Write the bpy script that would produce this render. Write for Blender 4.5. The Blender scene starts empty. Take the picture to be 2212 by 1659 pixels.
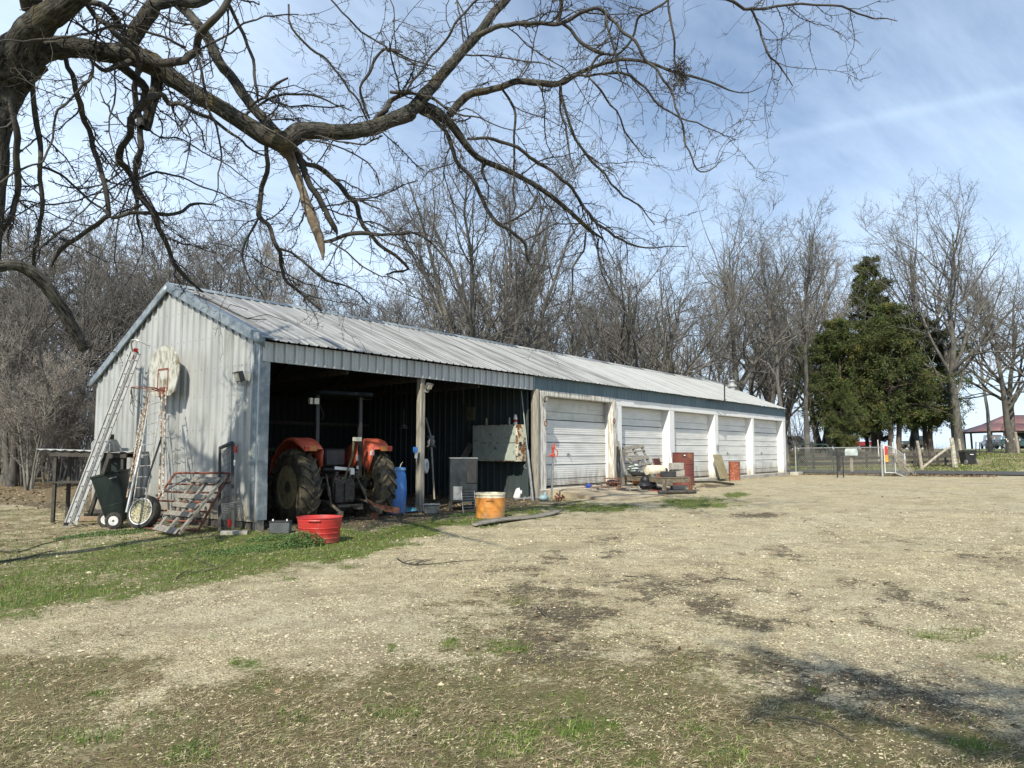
import bpy, bmesh, math, random
import numpy as np
from mathutils import Matrix, Vector, noise as mnoise
R=math.radians
random.seed(7); rng=np.random.default_rng(7)
SC=bpy.context.scene; COL=SC.collection
# ------------------------------------------------------------------ camera, sky, sun, exposure
CAM=Vector((-8.32,-12.03,1.0)); FH=Vector((.7965,.6046,0)).normalized(); RH=Vector((FH.y,-FH.x,0))
FPX=1661.0; PITCH=math.atan(144.5/FPX)
cd=bpy.data.cameras.new('camera'); cam=bpy.data.objects.new('camera',cd); COL.objects.link(cam)
cd.sensor_width=36; cd.lens=36*FPX/2212; cd.clip_start=.05; cd.clip_end=3000
cam.location=CAM; cam.rotation_euler=(R(90)+PITCH,0,math.atan2(FH.y,FH.x)-R(90)); SC.camera=cam
TRAVEL=Vector((1.75,.68,-1.8)).normalized()
SUN_EL=math.asin(-TRAVEL.z); SUN_AZ=math.atan2(-TRAVEL.x,-TRAVEL.y)
w=bpy.data.worlds.new('World'); SC.world=w; w.use_nodes=True
nt=w.node_tree; N=nt.nodes; L=nt.links
for n in list(N): N.remove(n)
out=N.new('ShaderNodeOutputWorld'); bg=N.new('ShaderNodeBackground'); bg.inputs[1].default_value=.112
sky=N.new('ShaderNodeTexSky'); sky.sky_type='NISHITA'; sky.sun_disc=False
sky.sun_elevation=SUN_EL; sky.sun_rotation=SUN_AZ%(2*math.pi); sky.air_density=1.0; sky.dust_density=.6; sky.ozone_density=2.2
tc=N.new('ShaderNodeTexCoord'); sp=N.new('ShaderNodeSeparateXYZ'); L.new(tc.outputs['Generated'],sp.inputs[0])
def mth(op,a,b=None,c=None,clamp=False):
    n=N.new('ShaderNodeMath'); n.operation=op; n.use_clamp=clamp
    for i,x in enumerate((a,b,c)):
        if x is None: continue
        if isinstance(x,(int,float)): n.inputs[i].default_value=x
        else: L.new(x,n.inputs[i])
    return n.outputs[0]
zc=mth('ADD',mth('MAXIMUM',sp.outputs[2],0.0),.18)
cx=mth('DIVIDE',sp.outputs[0],zc); cy=mth('DIVIDE',sp.outputs[1],zc)
cmb=N.new('ShaderNodeCombineXYZ'); L.new(cx,cmb.inputs[0]); L.new(cy,cmb.inputs[1])
mp=N.new('ShaderNodeMapping'); mp.inputs['Rotation'].default_value=(0,0,R(62)); mp.inputs['Scale'].default_value=(.45,1.25,1); L.new(cmb.outputs[0],mp.inputs[0])
nz=N.new('ShaderNodeTexNoise'); nz.inputs['Scale'].default_value=1.1; nz.inputs['Detail'].default_value=9; nz.inputs['Roughness'].default_value=.62; nz.inputs['Distortion'].default_value=.6
L.new(mp.outputs[0],nz.inputs[0])
nz2=N.new('ShaderNodeTexNoise'); nz2.inputs['Scale'].default_value=.5; nz2.inputs['Detail'].default_value=3; L.new(cmb.outputs[0],nz2.inputs[0])
cl=mth('MULTIPLY_ADD',mth('ADD',nz.outputs[0],mth('MULTIPLY',nz2.outputs[0],.7)),3.2,-2.25,clamp=True)
# thin haze that whitens towards the horizon, as air does
hz=mth('POWER',mth('SUBTRACT',1.0,mth('MAXIMUM',sp.outputs[2],0.0),clamp=True),3.2)
# one old vapour trail, a thin band of ice cloud across the right of the sky
_n=Vector((.0,0,0)); 
def _ray(px,py):
    f3=Vector((FH.x*math.cos(PITCH),FH.y*math.cos(PITCH),math.sin(PITCH))); u3=Vector((-FH.x*math.sin(PITCH),-FH.y*math.sin(PITCH),math.cos(PITCH))); return (RH*(px-1106)+u3*(829.5-py)+f3*FPX).normalized()
_a,_b=_ray(1450,345),_ray(2212,190); _n=_a.cross(_b).normalized()
dn=N.new('ShaderNodeVectorMath'); dn.operation='DOT_PRODUCT'; L.new(tc.outputs['Generated'],dn.inputs[0]); dn.inputs[1].default_value=_n
dd=mth('DIVIDE',mth('ADD',dn.outputs['Value'],mth('MULTIPLY',mth('SUBTRACT',nz.outputs[0],.5),.022)),.0065)
dm=N.new('ShaderNodeVectorMath'); dm.operation='DOT_PRODUCT'; L.new(tc.outputs['Generated'],dm.inputs[0]); dm.inputs[1].default_value=_b
trail=mth('MULTIPLY',mth('POWER',2.718,mth('MULTIPLY',mth('MULTIPLY',dd,dd),-1.0)),mth('MULTIPLY',mth('SUBTRACT',dm.outputs['Value'],.87,clamp=True),.9))
vl=N.new('ShaderNodeVectorMath'); vl.operation='DOT_PRODUCT'; L.new(tc.outputs['Generated'],vl.inputs[0]); vl.inputs[1].default_value=(-FH.y,FH.x,0)
veil=mth('MULTIPLY',mth('ADD',vl.outputs['Value'],.25,clamp=True),.30)  # a thin ice-cloud veil, thicker towards the left
fac=mth('MINIMUM',mth('ADD',mth('ADD',mth('MULTIPLY',cl,.60),trail),mth('ADD',mth('MULTIPLY',hz,.70),veil)),.92)
mix=N.new('ShaderNodeMix'); mix.data_type='RGBA'; mix.inputs['B'].default_value=(6.1,7.5,9.3,1)
L.new(fac,mix.inputs['Factor']); L.new(sky.outputs[0],mix.inputs['A']); L.new(mix.outputs['Result'],bg.inputs[0]); L.new(bg.outputs[0],out.inputs[0])
sd=bpy.data.lights.new('sun','SUN'); sd.energy=5.0; sd.angle=R(.55); sd.color=(1,.935,.79)
so=bpy.data.objects.new('sun',sd); COL.objects.link(so); so.rotation_euler=TRAVEL.to_track_quat('-Z','Y').to_euler(); so.location=(-20,-20,30)
vs=SC.view_settings; vs.view_transform='Standard'; vs.look='None'; vs.exposure=.40; vs.gamma=1; vs.use_curve_mapping=False
SC.cycles.max_bounces=5; SC.cycles.diffuse_bounces=3; SC.cycles.glossy_bounces=2; SC.cycles.transparent_max_bounces=8
# ------------------------------------------------------------------ pixel helpers (survey of the photograph, 2212 x 1659 grid)
UP=Vector((-FH.x*math.sin(PITCH),-FH.y*math.sin(PITCH),math.cos(PITCH))); F3=Vector((FH.x*math.cos(PITCH),FH.y*math.cos(PITCH),math.sin(PITCH)))
def ray(px,py): return RH*(px-1106)+UP*(829.5-py)+F3*FPX
def at(px,py,d):
    r=ray(px,py); return CAM+r*(d/r.dot(FH))
def onX(px,py,X): r=ray(px,py); return CAM+r*((X-CAM.x)/r.x)
def onY(px,py,Y): r=ray(px,py); return CAM+r*((Y-CAM.y)/r.y)
def ss(x): x=min(1,max(0,x)); return x*x*(3-2*x)
def npss(x): x=np.clip(x,0,1); return x*x*(3-2*x)
def gz(x,y):
    x=np.asarray(x,float); y=np.asarray(y,float)
    z=-.5+.34*npss((x+9)/29)
    z=z+.06*npss((x-29)/5)
    yy=npss((y+60)/60)
    z=z+.92*npss((x-38)/24)+.45*npss((x-62)/45)-2.2*npss((x-135)/90)
    z=z+.05*np.sin(x*.11+1)*np.sin(y*.13)*npss((np.hypot(x+8,y+12)-22)/20)
    return z
def G(px,py,dz=0):
    r=ray(px,py); t=(-.35-CAM.z)/r.z if r.z<0 else 60/r.dot(FH)
    for _ in range(40):
        p=CAM+r*t; g=float(gz(p.x,p.y))+dz
        if r.z>=-1e-4: break
        t2=(g-CAM.z)/r.z; t=t+.6*(t2-t)
    return CAM+r*t
def gp(x,y,dz=0): return Vector((x,y,float(gz(x,y))+dz))
# ------------------------------------------------------------------ materials
MATS={}
def M(name,c,rough=.75,metal=0,c2=None,scale=4,lo=.42,hi=.62,detail=7,stretch=(1,1,1),c3=None,scale3=1.3,lo3=.55,hi3=.7,stretch3=(1,1,1),bump=0,bscale=40,bstretch=(1,1,1),spec=.4,obj=False,emit=None,trans=0,coat=0,splash=None):
    if name in MATS: return MATS[name]
    m=bpy.data.materials.new(name); m.use_nodes=True; t=m.node_tree; n=t.nodes; l=t.links; b=n['Principled BSDF']
    b.inputs['Roughness'].default_value=rough; b.inputs['Metallic'].default_value=metal
    b.inputs['Specular IOR Level'].default_value=spec; b.inputs['Coat Weight'].default_value=coat
    if trans: b.inputs['Transmission Weight'].default_value=trans
    if obj: src=n.new('ShaderNodeTexCoord').outputs['Object']
    else: src=n.new('ShaderNodeNewGeometry').outputs['Position']
    def noi(sc,st,det=detail):
        mp=n.new('ShaderNodeMapping'); mp.inputs['Scale'].default_value=st; l.new(src,mp.inputs[0])
        q=n.new('ShaderNodeTexNoise'); q.inputs['Scale'].default_value=sc; q.inputs['Detail'].default_value=det; q.inputs['Roughness'].default_value=.6; l.new(mp.outputs[0],q.inputs[0]); return q.outputs[0]
    def ramp(x,a,bb):
        q=n.new('ShaderNodeMapRange'); q.inputs[1].default_value=a; q.inputs[2].default_value=bb; l.new(x,q.inputs[0]); return q.outputs[0]
    def mixc(f,A,B):
        q=n.new('ShaderNodeMix'); q.data_type='RGBA'; l.new(f,q.inputs['Factor'])
        for k,x in (('A',A),('B',B)):
            if isinstance(x,tuple): q.inputs[k].default_value=(*x,1)
            else: l.new(x,q.inputs[k])
        return q.outputs['Result']
    col=tuple(c)
    if c2 is None: c2=tuple(x*.72 for x in c)
    col=mixc(ramp(noi(scale,stretch),lo,hi),col,tuple(c2))
    if c3 is not None: col=mixc(ramp(noi(scale3,stretch3),lo3,hi3),col,tuple(c3))
    if splash:
        # dried mud thrown up along the foot of the wall, ragged along its upper edge
        sz=n.new('ShaderNodeSeparateXYZ'); l.new(src,sz.inputs[0]); ad=n.new('ShaderNodeMath'); ad.operation='MULTIPLY_ADD'; l.new(noi(5,(1,1,.35),6),ad.inputs[0]); ad.inputs[1].default_value=-1.5; l.new(sz.outputs[2],ad.inputs[2])
        col=mixc(ramp(ad.outputs[0],splash-.55,splash-1.15),col,(.29,.26,.21))
    l.new(col,b.inputs['Base Color'])
    if bump:
        q=n.new('ShaderNodeBump'); q.inputs['Strength'].default_value=1; q.inputs['Distance'].default_value=bump
        l.new(noi(bscale,bstretch,4),q.inputs['Height']); l.new(q.outputs[0],b.inputs['Normal'])
    MATS[name]=m; return m
galv=M('galvanised_siding',(.42,.43,.42),.34,.22,(.32,.33,.32),2.2,stretch=(1,1,.25),c3=(.22,.215,.18),scale3=3.5,stretch3=(1,1,.12),lo3=.56,hi3=.8,spec=.5,splash=.12)
galv_trim=M('galvanised_trim',(.15,.18,.20),.4,.3,(.25,.285,.30),7,c3=(.2,.24,.27),scale3=2)
galv_shaded=M('bay_shaded_galvanised',(.012,.015,.017),.85,.0,(.009,.011,.012),2,stretch=(1,1,.2))  # shaded copy of the siding: the bay's darkness is put into the colour
roofm=M('weathered_roof_sheet',(.31,.315,.31),.42,.25,(.15,.148,.14),1.2,stretch=(9,.35,.35),lo=.45,hi=.62,c3=(.17,.16,.145),scale3=1.7,stretch3=(2.8,.35,.35),lo3=.58,hi3=.75)
roof_lit=M('lit_tone_roof_sheet',(.35,.36,.355),.45,.25,(.26,.265,.255),1.5,stretch=(6,.4,.4),c3=(.27,.26,.225),scale3=2.5,stretch3=(3,.4,.4),lo3=.58,hi3=.85)  # same sheet as the near roof, lighter: light's angle put into the colour
band=M('blue_green_siding',(.10,.15,.17),.5,.1,(.075,.115,.135),2,stretch=(1,1,.3))
part_m=M('grey_green_siding',(.042,.060,.062),.75,.0,(.030,.043,.046),2,stretch=(1,1,.2),c3=(.2,.17,.11),scale3=2,stretch3=(1,1,.3),lo3=.6,hi3=.8)  # partition paint, with the bay's shade put into the colour
white=M('white_paint',(.70,.70,.69),.6,0,(.58,.58,.56),3,lo=.5,hi=.8,splash=.15,c3=(.50,.49,.45),scale3=2,stretch3=(1,1,.4),lo3=.58,hi3=.75)
oldwhite=M('peeling_white_paint',(.62,.61,.57),.8,0,(.36,.32,.26),9,stretch=(1.6,1.6,.22),lo=.47,hi=.56,bump=.004,bscale=60,bstretch=(1,1,.1))
wood=M('weathered_wood',(.30,.28,.235),.85,0,(.20,.18,.145),12,stretch=(2,2,.18),c3=(.12,.105,.085),scale3=14,stretch3=(2,2,.12),lo3=.55,hi3=.65,bump=.003,bscale=60,bstretch=(1,1,.08))
woodh=M('weathered_grey_board',(.215,.20,.17),.88,0,(.12,.108,.09),18,c3=(.10,.09,.075),scale3=6,lo3=.58,hi3=.75,bump=.003,bscale=90)
darkwood=M('dark_wood',(.062,.056,.048),.85,0,(.036,.032,.028),8,bump=.002,bscale=60)
doorm=M('garage_door_enamel',(.64,.64,.62),.5,0,(.55,.55,.53),2.5,stretch=(.4,.4,2),c3=(.42,.41,.37),scale3=1.2,stretch3=(.5,.5,2.5),lo3=.56,hi3=.8,splash=.28)
doord=M('dirty_door_enamel',(.56,.56,.52),.5,0,(.45,.45,.41),1.5,stretch=(.4,.4,3),c3=(.36,.35,.30),scale3=2.2,lo3=.5,hi3=.8)
concrete=M('concrete',(.40,.375,.33),.9,0,(.32,.30,.26),3,c3=(.22,.19,.15),scale3=2,lo3=.52,hi3=.68,bump=.006,bscale=50)
rust=M('rust',(.17,.065,.035),.9,0,(.09,.04,.028),22,c3=(.25,.12,.06),scale3=8,bump=.002,bscale=120)
rustred=M('rusty_red_paint',(.21,.075,.05),.75,0,(.14,.052,.035),14,c3=(.10,.045,.03),scale3=7,lo3=.57,hi3=.66,bump=.001,bscale=80)
rustwhite=M('flaking_white_over_rust',(.42,.40,.35),.8,0,(.20,.12,.07),26,lo=.46,hi=.54,c3=(.12,.07,.045),scale3=10,lo3=.55,hi3=.6)
blackm=M('black_steel',(.022,.022,.024),.5,.0,(.035,.033,.03),10)
rubber=M('tyre_rubber',(.028,.027,.025),.85,0,(.07,.062,.048),9,lo=.45,hi=.65,bump=.002,bscale=60)
mudtyre=M('muddy_tyre_rubber',(.038,.035,.029),.88,0,(.12,.10,.062),6,lo=.42,hi=.62,c3=(.03,.028,.025),scale3=16,bump=.004,bscale=45)
alu=M('aluminium',(.44,.44,.42),.45,.25,(.33,.33,.315),14,stretch=(1,1,.3))
steel=M('grey_steel',(.36,.37,.37),.45,.6,(.25,.25,.24),12)
# ------------------------------------------------------------------ mesh helpers
class MB:
    def __init__(s): s.v=[]; s.f=[]; s.m=[]
    def add(s,v,f,mi=0):
        o=len(s.v); s.v+= [tuple(x) for x in v]; s.f+=[tuple(o+i for i in q) for q in f]; s.m+=[mi]*len(f); return s
    def box(s,c,d,rot=None,mi=0):
        hx,hy,hz=d[0]/2,d[1]/2,d[2]/2; c=Vector(c)
        vs=[Vector((x*hx,y*hy,z*hz)) for z in(-1,1) for y in(-1,1) for x in(-1,1)]
        if rot is not None:
            if isinstance(rot,(int,float)): rot=Matrix.Rotation(rot,3,'Z')
            vs=[rot@q for q in vs]
        return s.add([c+q for q in vs],[(0,2,3,1),(4,5,7,6),(0,1,5,4),(2,6,7,3),(0,4,6,2),(1,3,7,5)],mi)
    def bb(s,x0,x1,y0,y1,z0,z1,mi=0): return s.box(((x0+x1)/2,(y0+y1)/2,(z0+z1)/2),(x1-x0,y1-y0,z1-z0),None,mi)
    def bar(s,a,b,w,h=None,up=(0,0,1),mi=0):
        a=Vector(a); b=Vector(b); h=h or w; z=(b-a); ln=z.length; z=z/ln; u=Vector(up)
        if abs(z.dot(u))>.95: u=Vector((0,1,0)) if abs(z.y)<.9 else Vector((1,0,0))
        x=z.cross(u).normalized(); y=z.cross(x)
        rot=Matrix((x,y,z)).transposed(); return s.box((a+b)/2,(w,h,ln),rot,mi)
    def tube(s,pts,r,n=8,mi=0,cap=True,closed=False):
        pts=[Vector(p) for p in pts]; K=len(pts); rr=r if hasattr(r,'__len__') else [r]*K
        ref=None; o=len(s.v); V=[]
        for i,p in enumerate(pts):
            if closed: t=pts[(i+1)%K]-pts[i-1]
            else: t=pts[min(i+1,K-1)]-pts[max(i-1,0)]
            t.normalize()
            if ref is None:
                ref=t.cross(Vector((0,0,1)));
                if ref.length<.1: ref=t.cross(Vector((0,1,0)))
            ref=(ref-t*ref.dot(t)).normalized(); b=t.cross(ref)
            for k in range(n):
                a=2*math.pi*k/n; V.append(p+(ref*math.cos(a)+b*math.sin(a))*rr[i])
        F=[]
        for i in range(K if closed else K-1):
            j=(i+1)%K
            for k in range(n): F.append((i*n+k,i*n+(k+1)%n,j*n+(k+1)%n,j*n+k))
        if cap and not closed: F.append(tuple(range(n))[::-1]); F.append(tuple((K-1)*n+k for k in range(n)))
        return s.add(V,F,mi)
    def lathe(s,prof,n=24,mat=None,mi=0,close=False,sx=1,sy=1):
        V=[];F=[]; K=len(prof)
        for (r,z) in prof:
            for k in range(n):
                a=2*math.pi*k/n; V.append(Vector((r*math.cos(a)*sx,r*math.sin(a)*sy,z)))
        for i in range(K-1+(1 if close else 0)):
            j=(i+1)%K
            for k in range(n): F.append((i*n+k,i*n+(k+1)%n,j*n+(k+1)%n,j*n+k))
        if not close:
            if prof[0][0]>1e-4: F.append(tuple(range(n))[::-1])
            if prof[-1][0]>1e-4: F.append(tuple((K-1)*n+k for k in range(n)))
        if mat is not None: V=[mat@v for v in V]
        return s.add(V,F,mi)
    def prism(s,poly,h0,h1,mat=None,mi=0):
        n=len(poly); V=[Vector((x,y,h0)) for x,y in poly]+[Vector((x,y,h1)) for x,y in poly]
        F=[tuple(range(n))[::-1],tuple(range(n,2*n))]+[(i,(i+1)%n,n+(i+1)%n,n+i) for i in range(n)]
        if mat is not None: V=[mat@v for v in V]
        return s.add(V,F,mi)
    def sphere(s,c,r,n=12,m=8,mi=0,sc=(1,1,1),mat=None):
        prof=[(max(1e-5,r*math.sin(math.pi*i/m)),-r*math.cos(math.pi*i/m)) for i in range(m+1)]
        T=Matrix.Translation(Vector(c))@(mat if mat is not None else Matrix())@Matrix.Diagonal((*sc,1)); return s.lathe(prof,n,T,mi)
    def build(s,name,mats,parent=None,loc=None,world=True,bevel=0,sharp=35,solid=0):
        me=bpy.data.meshes.new(name)
        V=s.v
        if parent is not None and world:
            root=parent
            while root.parent: root=root.parent
            inv=root.matrix_basis.inverted(); V=[inv@Vector(v) for v in V]
            if parent is not root:
                pl=parent.location; 
                if pl.length>1e-9: V=[v-pl for v in V]
        org=Vector((0,0,0))
        if loc is not None:
            org=Vector(loc)
            V=[Vector(v)-org for v in V]
        me.from_pydata([tuple(v) for v in V],[],s.f)
        if not isinstance(mats,(list,tuple)): mats=[mats]
        for m in mats: me.materials.append(m)
        me.polygons.foreach_set('use_smooth',[True]*len(s.f))
        if len(mats)>1: me.polygons.foreach_set('material_index',s.m)
        me.update(); me.set_sharp_from_angle(angle=R(sharp))
        o=bpy.data.objects.new(name,me); COL.objects.link(o)
        if loc is not None: o.location=org
        if parent is not None: o.parent=parent
        if bevel:
            b=o.modifiers.new('bevel','BEVEL'); b.width=bevel; b.segments=1; b.limit_method='ANGLE'; b.angle_limit=R(40)
        if solid:
            b=o.modifiers.new('solid','SOLIDIFY'); b.thickness=solid; b.offset=0
        return o
def tag(o,label=None,cat=None,group=None,kind=None):
    if label: o['label']=label
    if cat: o['category']=cat
    if group: o['group']=group
    if kind: o['kind']=kind
    return o
def thing(name,label,cat,loc=(0,0,0),rz=0,group=None):
    o=bpy.data.objects.new(name,None); COL.objects.link(o); o.empty_display_size=.2
    o.location=Vector(loc); o.rotation_euler=(0,0,rz); return tag(o,label,cat,group)
def single(mb,name,mats,label,cat,loc,group=None,**k):
    return tag(mb.build(name,mats,loc=loc,**k),label,cat,group)
def dup(o,loc=None,rz=None,label=None,scale=None,parent=None):
    c=o.copy(); COL.objects.link(c)
    if parent is not None: c.parent=parent
    for ch in o.children: dup(ch,parent=c)
    if loc is not None: c.location=Vector(loc)
    if rz is not None: c.rotation_euler=(0,0,rz)
    if scale is not None: c.scale=scale if hasattr(scale,'__len__') else (scale,)*3
    if label: c['label']=label
    return c
def piece(src,name,parent,loc,rz=0,mat=None):
    o=bpy.data.objects.new(name,src.data); COL.objects.link(o); o.parent=parent; o.location=loc; o.rotation_euler=(0,0,rz); return o
def lerp(a,b,t): return a+(b-a)*t
def interp(x,xs,ys): return float(np.interp(x,xs,ys))
def smooth_path(pts,k=4):
    pts=[Vector(p) for p in pts]; out=[]
    P=[pts[0]*2-pts[1]]+pts+[pts[-1]*2-pts[-2]]
    for i in range(1,len(P)-2):
        for j in range(k):
            t=j/k; a,b,c,d=P[i-1],P[i],P[i+1],P[i+2]
            out.append(.5*((2*b)+(c-a)*t+(2*a-5*b+4*c-d)*t*t+(3*b-a-3*c+d)*t**3))
    out.append(pts[-1]); return out
def np_mesh(name,V,F,mats,kind=None,smooth=False,mi=None,parent=None):
    """V (n,3) float, F (m,3 or 4) int"""
    me=bpy.data.meshes.new(name); V=np.ascontiguousarray(V,dtype=np.float32); F=np.ascontiguousarray(F,dtype=np.int32); k=F.shape[1]
    me.vertices.add(len(V)); me.vertices.foreach_set('co',V.ravel())
    me.loops.add(F.size); me.loops.foreach_set('vertex_index',F.ravel())
    me.polygons.add(len(F)); me.polygons.foreach_set('loop_start',np.arange(len(F),dtype=np.int32)*k)
    if not isinstance(mats,(list,tuple)): mats=[mats]
    for m in mats: me.materials.append(m)
    if mi is not None: me.polygons.foreach_set('material_index',np.asarray(mi,dtype=np.int32))
    me.polygons.foreach_set('use_smooth',np.full(len(F),smooth,dtype=bool))
    me.update(calc_edges=True)
    o=bpy.data.objects.new(name,me); COL.objects.link(o)
    if parent is not None: o.parent=parent
    if kind: o['kind']=kind
    return o
# value noise for the ground masks
_perm=rng.random((256,256))
def vn(x,y):
    xi=np.floor(x).astype(int); yi=np.floor(y).astype(int); fx=x-xi; fy=y-yi; fx=fx*fx*(3-2*fx); fy=fy*fy*(3-2*fy)
    g=lambda a,b:_perm[a%256,b%256]
    return (g(xi,yi)*(1-fx)+g(xi+1,yi)*fx)*(1-fy)+(g(xi,yi+1)*(1-fx)+g(xi+1,yi+1)*fx)*fy
def fbm(x,y,o=4):
    s=0;a=.5;t=0
    for i in range(o): s=s+a*vn(x+17*i,y+31*i); t+=a; a*=.55; x=x*2.03; y=y*2.03
    return s/t
# ------------------------------------------------------------------ ground
def masks(x,y):
    """what covers the soil at a place: green grass, dry thatch, dark dirt, loose leaves (rest is gravel); laid out as surveyed"""
    x=np.asarray(x,float); y=np.asarray(y,float); z=gz(x,y)
    dx=x-CAM.x; dy=y-CAM.y; f=dx*FH.x+dy*FH.y; r=dx*RH.x+dy*RH.y; dz=z-CAM.z
    ff=np.maximum(f,.3)
    fc=ff*math.cos(PITCH)+dz*math.sin(PITCH); uc=-ff*math.sin(PITCH)+dz*math.cos(PITCH)
    u=1106+FPX*r/fc; v=829.5-FPX*uc/fc
    u=np.where(f<.3,1106+300*r,u); v=np.where(f<.3,2400,v)
    n1=fbm(x*.55,y*.55,4); n2=fbm(x*1.7+9,y*1.7,4); n3=fbm(x*.23+4,y*.23+3,3); n4=fbm(x*5,y*5+5,3)
    # streaks along the drive's direction
    sa=x*.83+y*.55; sb=-x*.55+y*.83; st=fbm(sa*.35,sb*1.3,4)
    A=np.interp(u,[-900,0,300,500,700,850,1000,1130,1260,1400,1500],[1420,1335,1285,1255,1225,1180,1142,1114,1082,1040,960])
    g=npss((A-v+(n2-.5)*90)/34+.5)
    g=g*np.clip(.75+1.5*(n1-.38)+.5*(n2-.5),.3,1)
    g=g*(1-.55*npss((A-85-v+(n2-.5)*60)/50)*npss((760-u)/200))
    # browner far lawn on the left
    far=npss((1190-v)/60)*npss((560-u)/200)
    g=g*(1-.55*far)
    # strip of grass in front of the apron
    C=np.interp(u,[-400,0,500,900,1150,1350,1500,1650,1850,2212,2700],[1360,1415,1400,1330,1290,1330,1380,1405,1420,1490,1560])
    th=npss((v-C+(n2-.5)*170+(st-.5)*300)/190+.45)
    low=npss((v-1330)/250)
    th=np.clip(th*(.75+.6*(n2-.4)),0,1)
    # thin brown drifts of old leaves and soil in the lot
    lot=npss((u-880)/250)*npss((v-1050)/60)
    dr=npss((st-.46)/.17)*npss((n2-.32)/.22)*lot*np.interp(v,[1050,1200,1300,1450,1500],[.25,.75,1,.7,.3])*np.interp(u,[900,1200,1700,2212],[.6,1,1,.75])
    # green tufts
    tf=np.zeros_like(x)
    for (a,b,ra,rb,w_) in ((1290,1590,75,34,1),(400,1628,60,26,.9),(1240,1505,60,20,.4),(860,1545,70,22,.55),(1100,1600,90,34,.7),(1500,1580,26,9,1),(1540,1640,60,20,.8),(1400,1640,60,22,.7),(1760,1490,25,9,.9),(1785,1540,30,8,.9),(1090,1395,50,16,.6),(850,1405,38,14,.8),(975,1392,22,10,.9),(530,1435,50,14,.7),(220,1500,44,10,.8),(640,1545,40,12,.5),(190,1590,70,20,.7),(30,1600,60,26,.7),(660,1505,30,9,.5),(900,1480,80,14,.35),(2100,1610,80,18,.8),(2050,1370,90,14,.6),(2130,1420,80,10,.5),(1350,1650,80,20,.5),(1180,1545,60,14,.3),(600,1480,60,10,.5),(940,1600,50,14,.5),(330,1545,60,9,.45),(1500,1088,90,12,.8),(1290,1098,120,8,.9),(1130,1300,30,8,.4),(1590,1069,30,6,.8)):
        tf=np.maximum(tf,w_*npss(1.5-np.sqrt(((u-a)/ra)**2+((v-b)/rb)**2)+(n4-.5)*1.3+(n2-.5)))
    tf=np.maximum(tf,npss((n2-.60)/.07)*low*.5*npss((n1-.40)/.1))
    # soil in and just before the open bays
    di=npss((y+2.0+(n2-.5)*1.8)/1.2)*npss((x+.2)/.5)*npss((9.4-x+(n2-.5)*2)/1.2)
    di=np.maximum(di,.85*npss((y+2.6+(n2-.5)*2)/.8)*npss((x-10.5)/1)*npss((19-x)/2)*npss((n2-.25)/.2))
    di=np.maximum(di,.8*npss(1.4-np.sqrt(((u-1640)/75)**2+((v-1113)/7)**2)+(n4-.5)))
    di=np.maximum(di,.35*npss((y+1.2)/.7)*(x>19)*(x<30))
    g=g*(1-.8*di)
    # beyond the road: rough winter grass, and woodland floor to the left and rear
    bank=npss((x-37.2)/.6)
    g=np.where(x>37,np.clip(.75-1.1*(n3-.35)+.9*(n1-.5),.1,.9)*bank,g)
    drv=npss((-7.9-(x-38)*.09-y+(n2-.5)*2)/1.3)*(x>36.5)*npss((57-x)/9)
    g=g*(1-drv)
    woods=npss((y-9.5)/3)*(x<31)+npss((y-4)/4)*(x>=31)
    woods=np.clip(woods,0,1)
    lv=np.where(x>37,(1-drv)*np.clip(.5+.8*(n1-.5),0,1),0)
    lv=np.maximum(lv,woods*.95); g=g*(1-.85*woods)
    fence=npss(1-np.abs(x-30.7)/1.2)*(y<1)*(y>-8)
    lv=np.maximum(lv,fence*.9)
    lft=npss((720-u)/200)*npss((1260-v)/60)
    lv=np.maximum(lv,lft*np.clip(.2+1.1*(n2-.42),0,.7))
    lawn=npss((A-v+30)/60)*(x<1)*(y<9.6)
    th=np.maximum(th,lawn*.8)
    dark_oval=.62*npss(1.5-np.sqrt(((u-1880)/330)**2+((v-1490-(u-1880)*.16)/55)**2)+(n2-.5)*1.2)  # more dirt weight in a slanted oval at the lower right
    inn=(y>-.15)&(x>0)&(x<8.5)&(y<6.4)
    g=np.where(inn,0,np.clip(np.maximum(g,tf),0,1)); di=np.where(inn,1,di)
    return g,np.clip(np.maximum(th*(1-.35*(v<1420)),dr*.35),0,1),np.clip(np.maximum(di,np.maximum(dr*.68,dark_oval)),0,1),np.clip(lv,0,1),u,v
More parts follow.
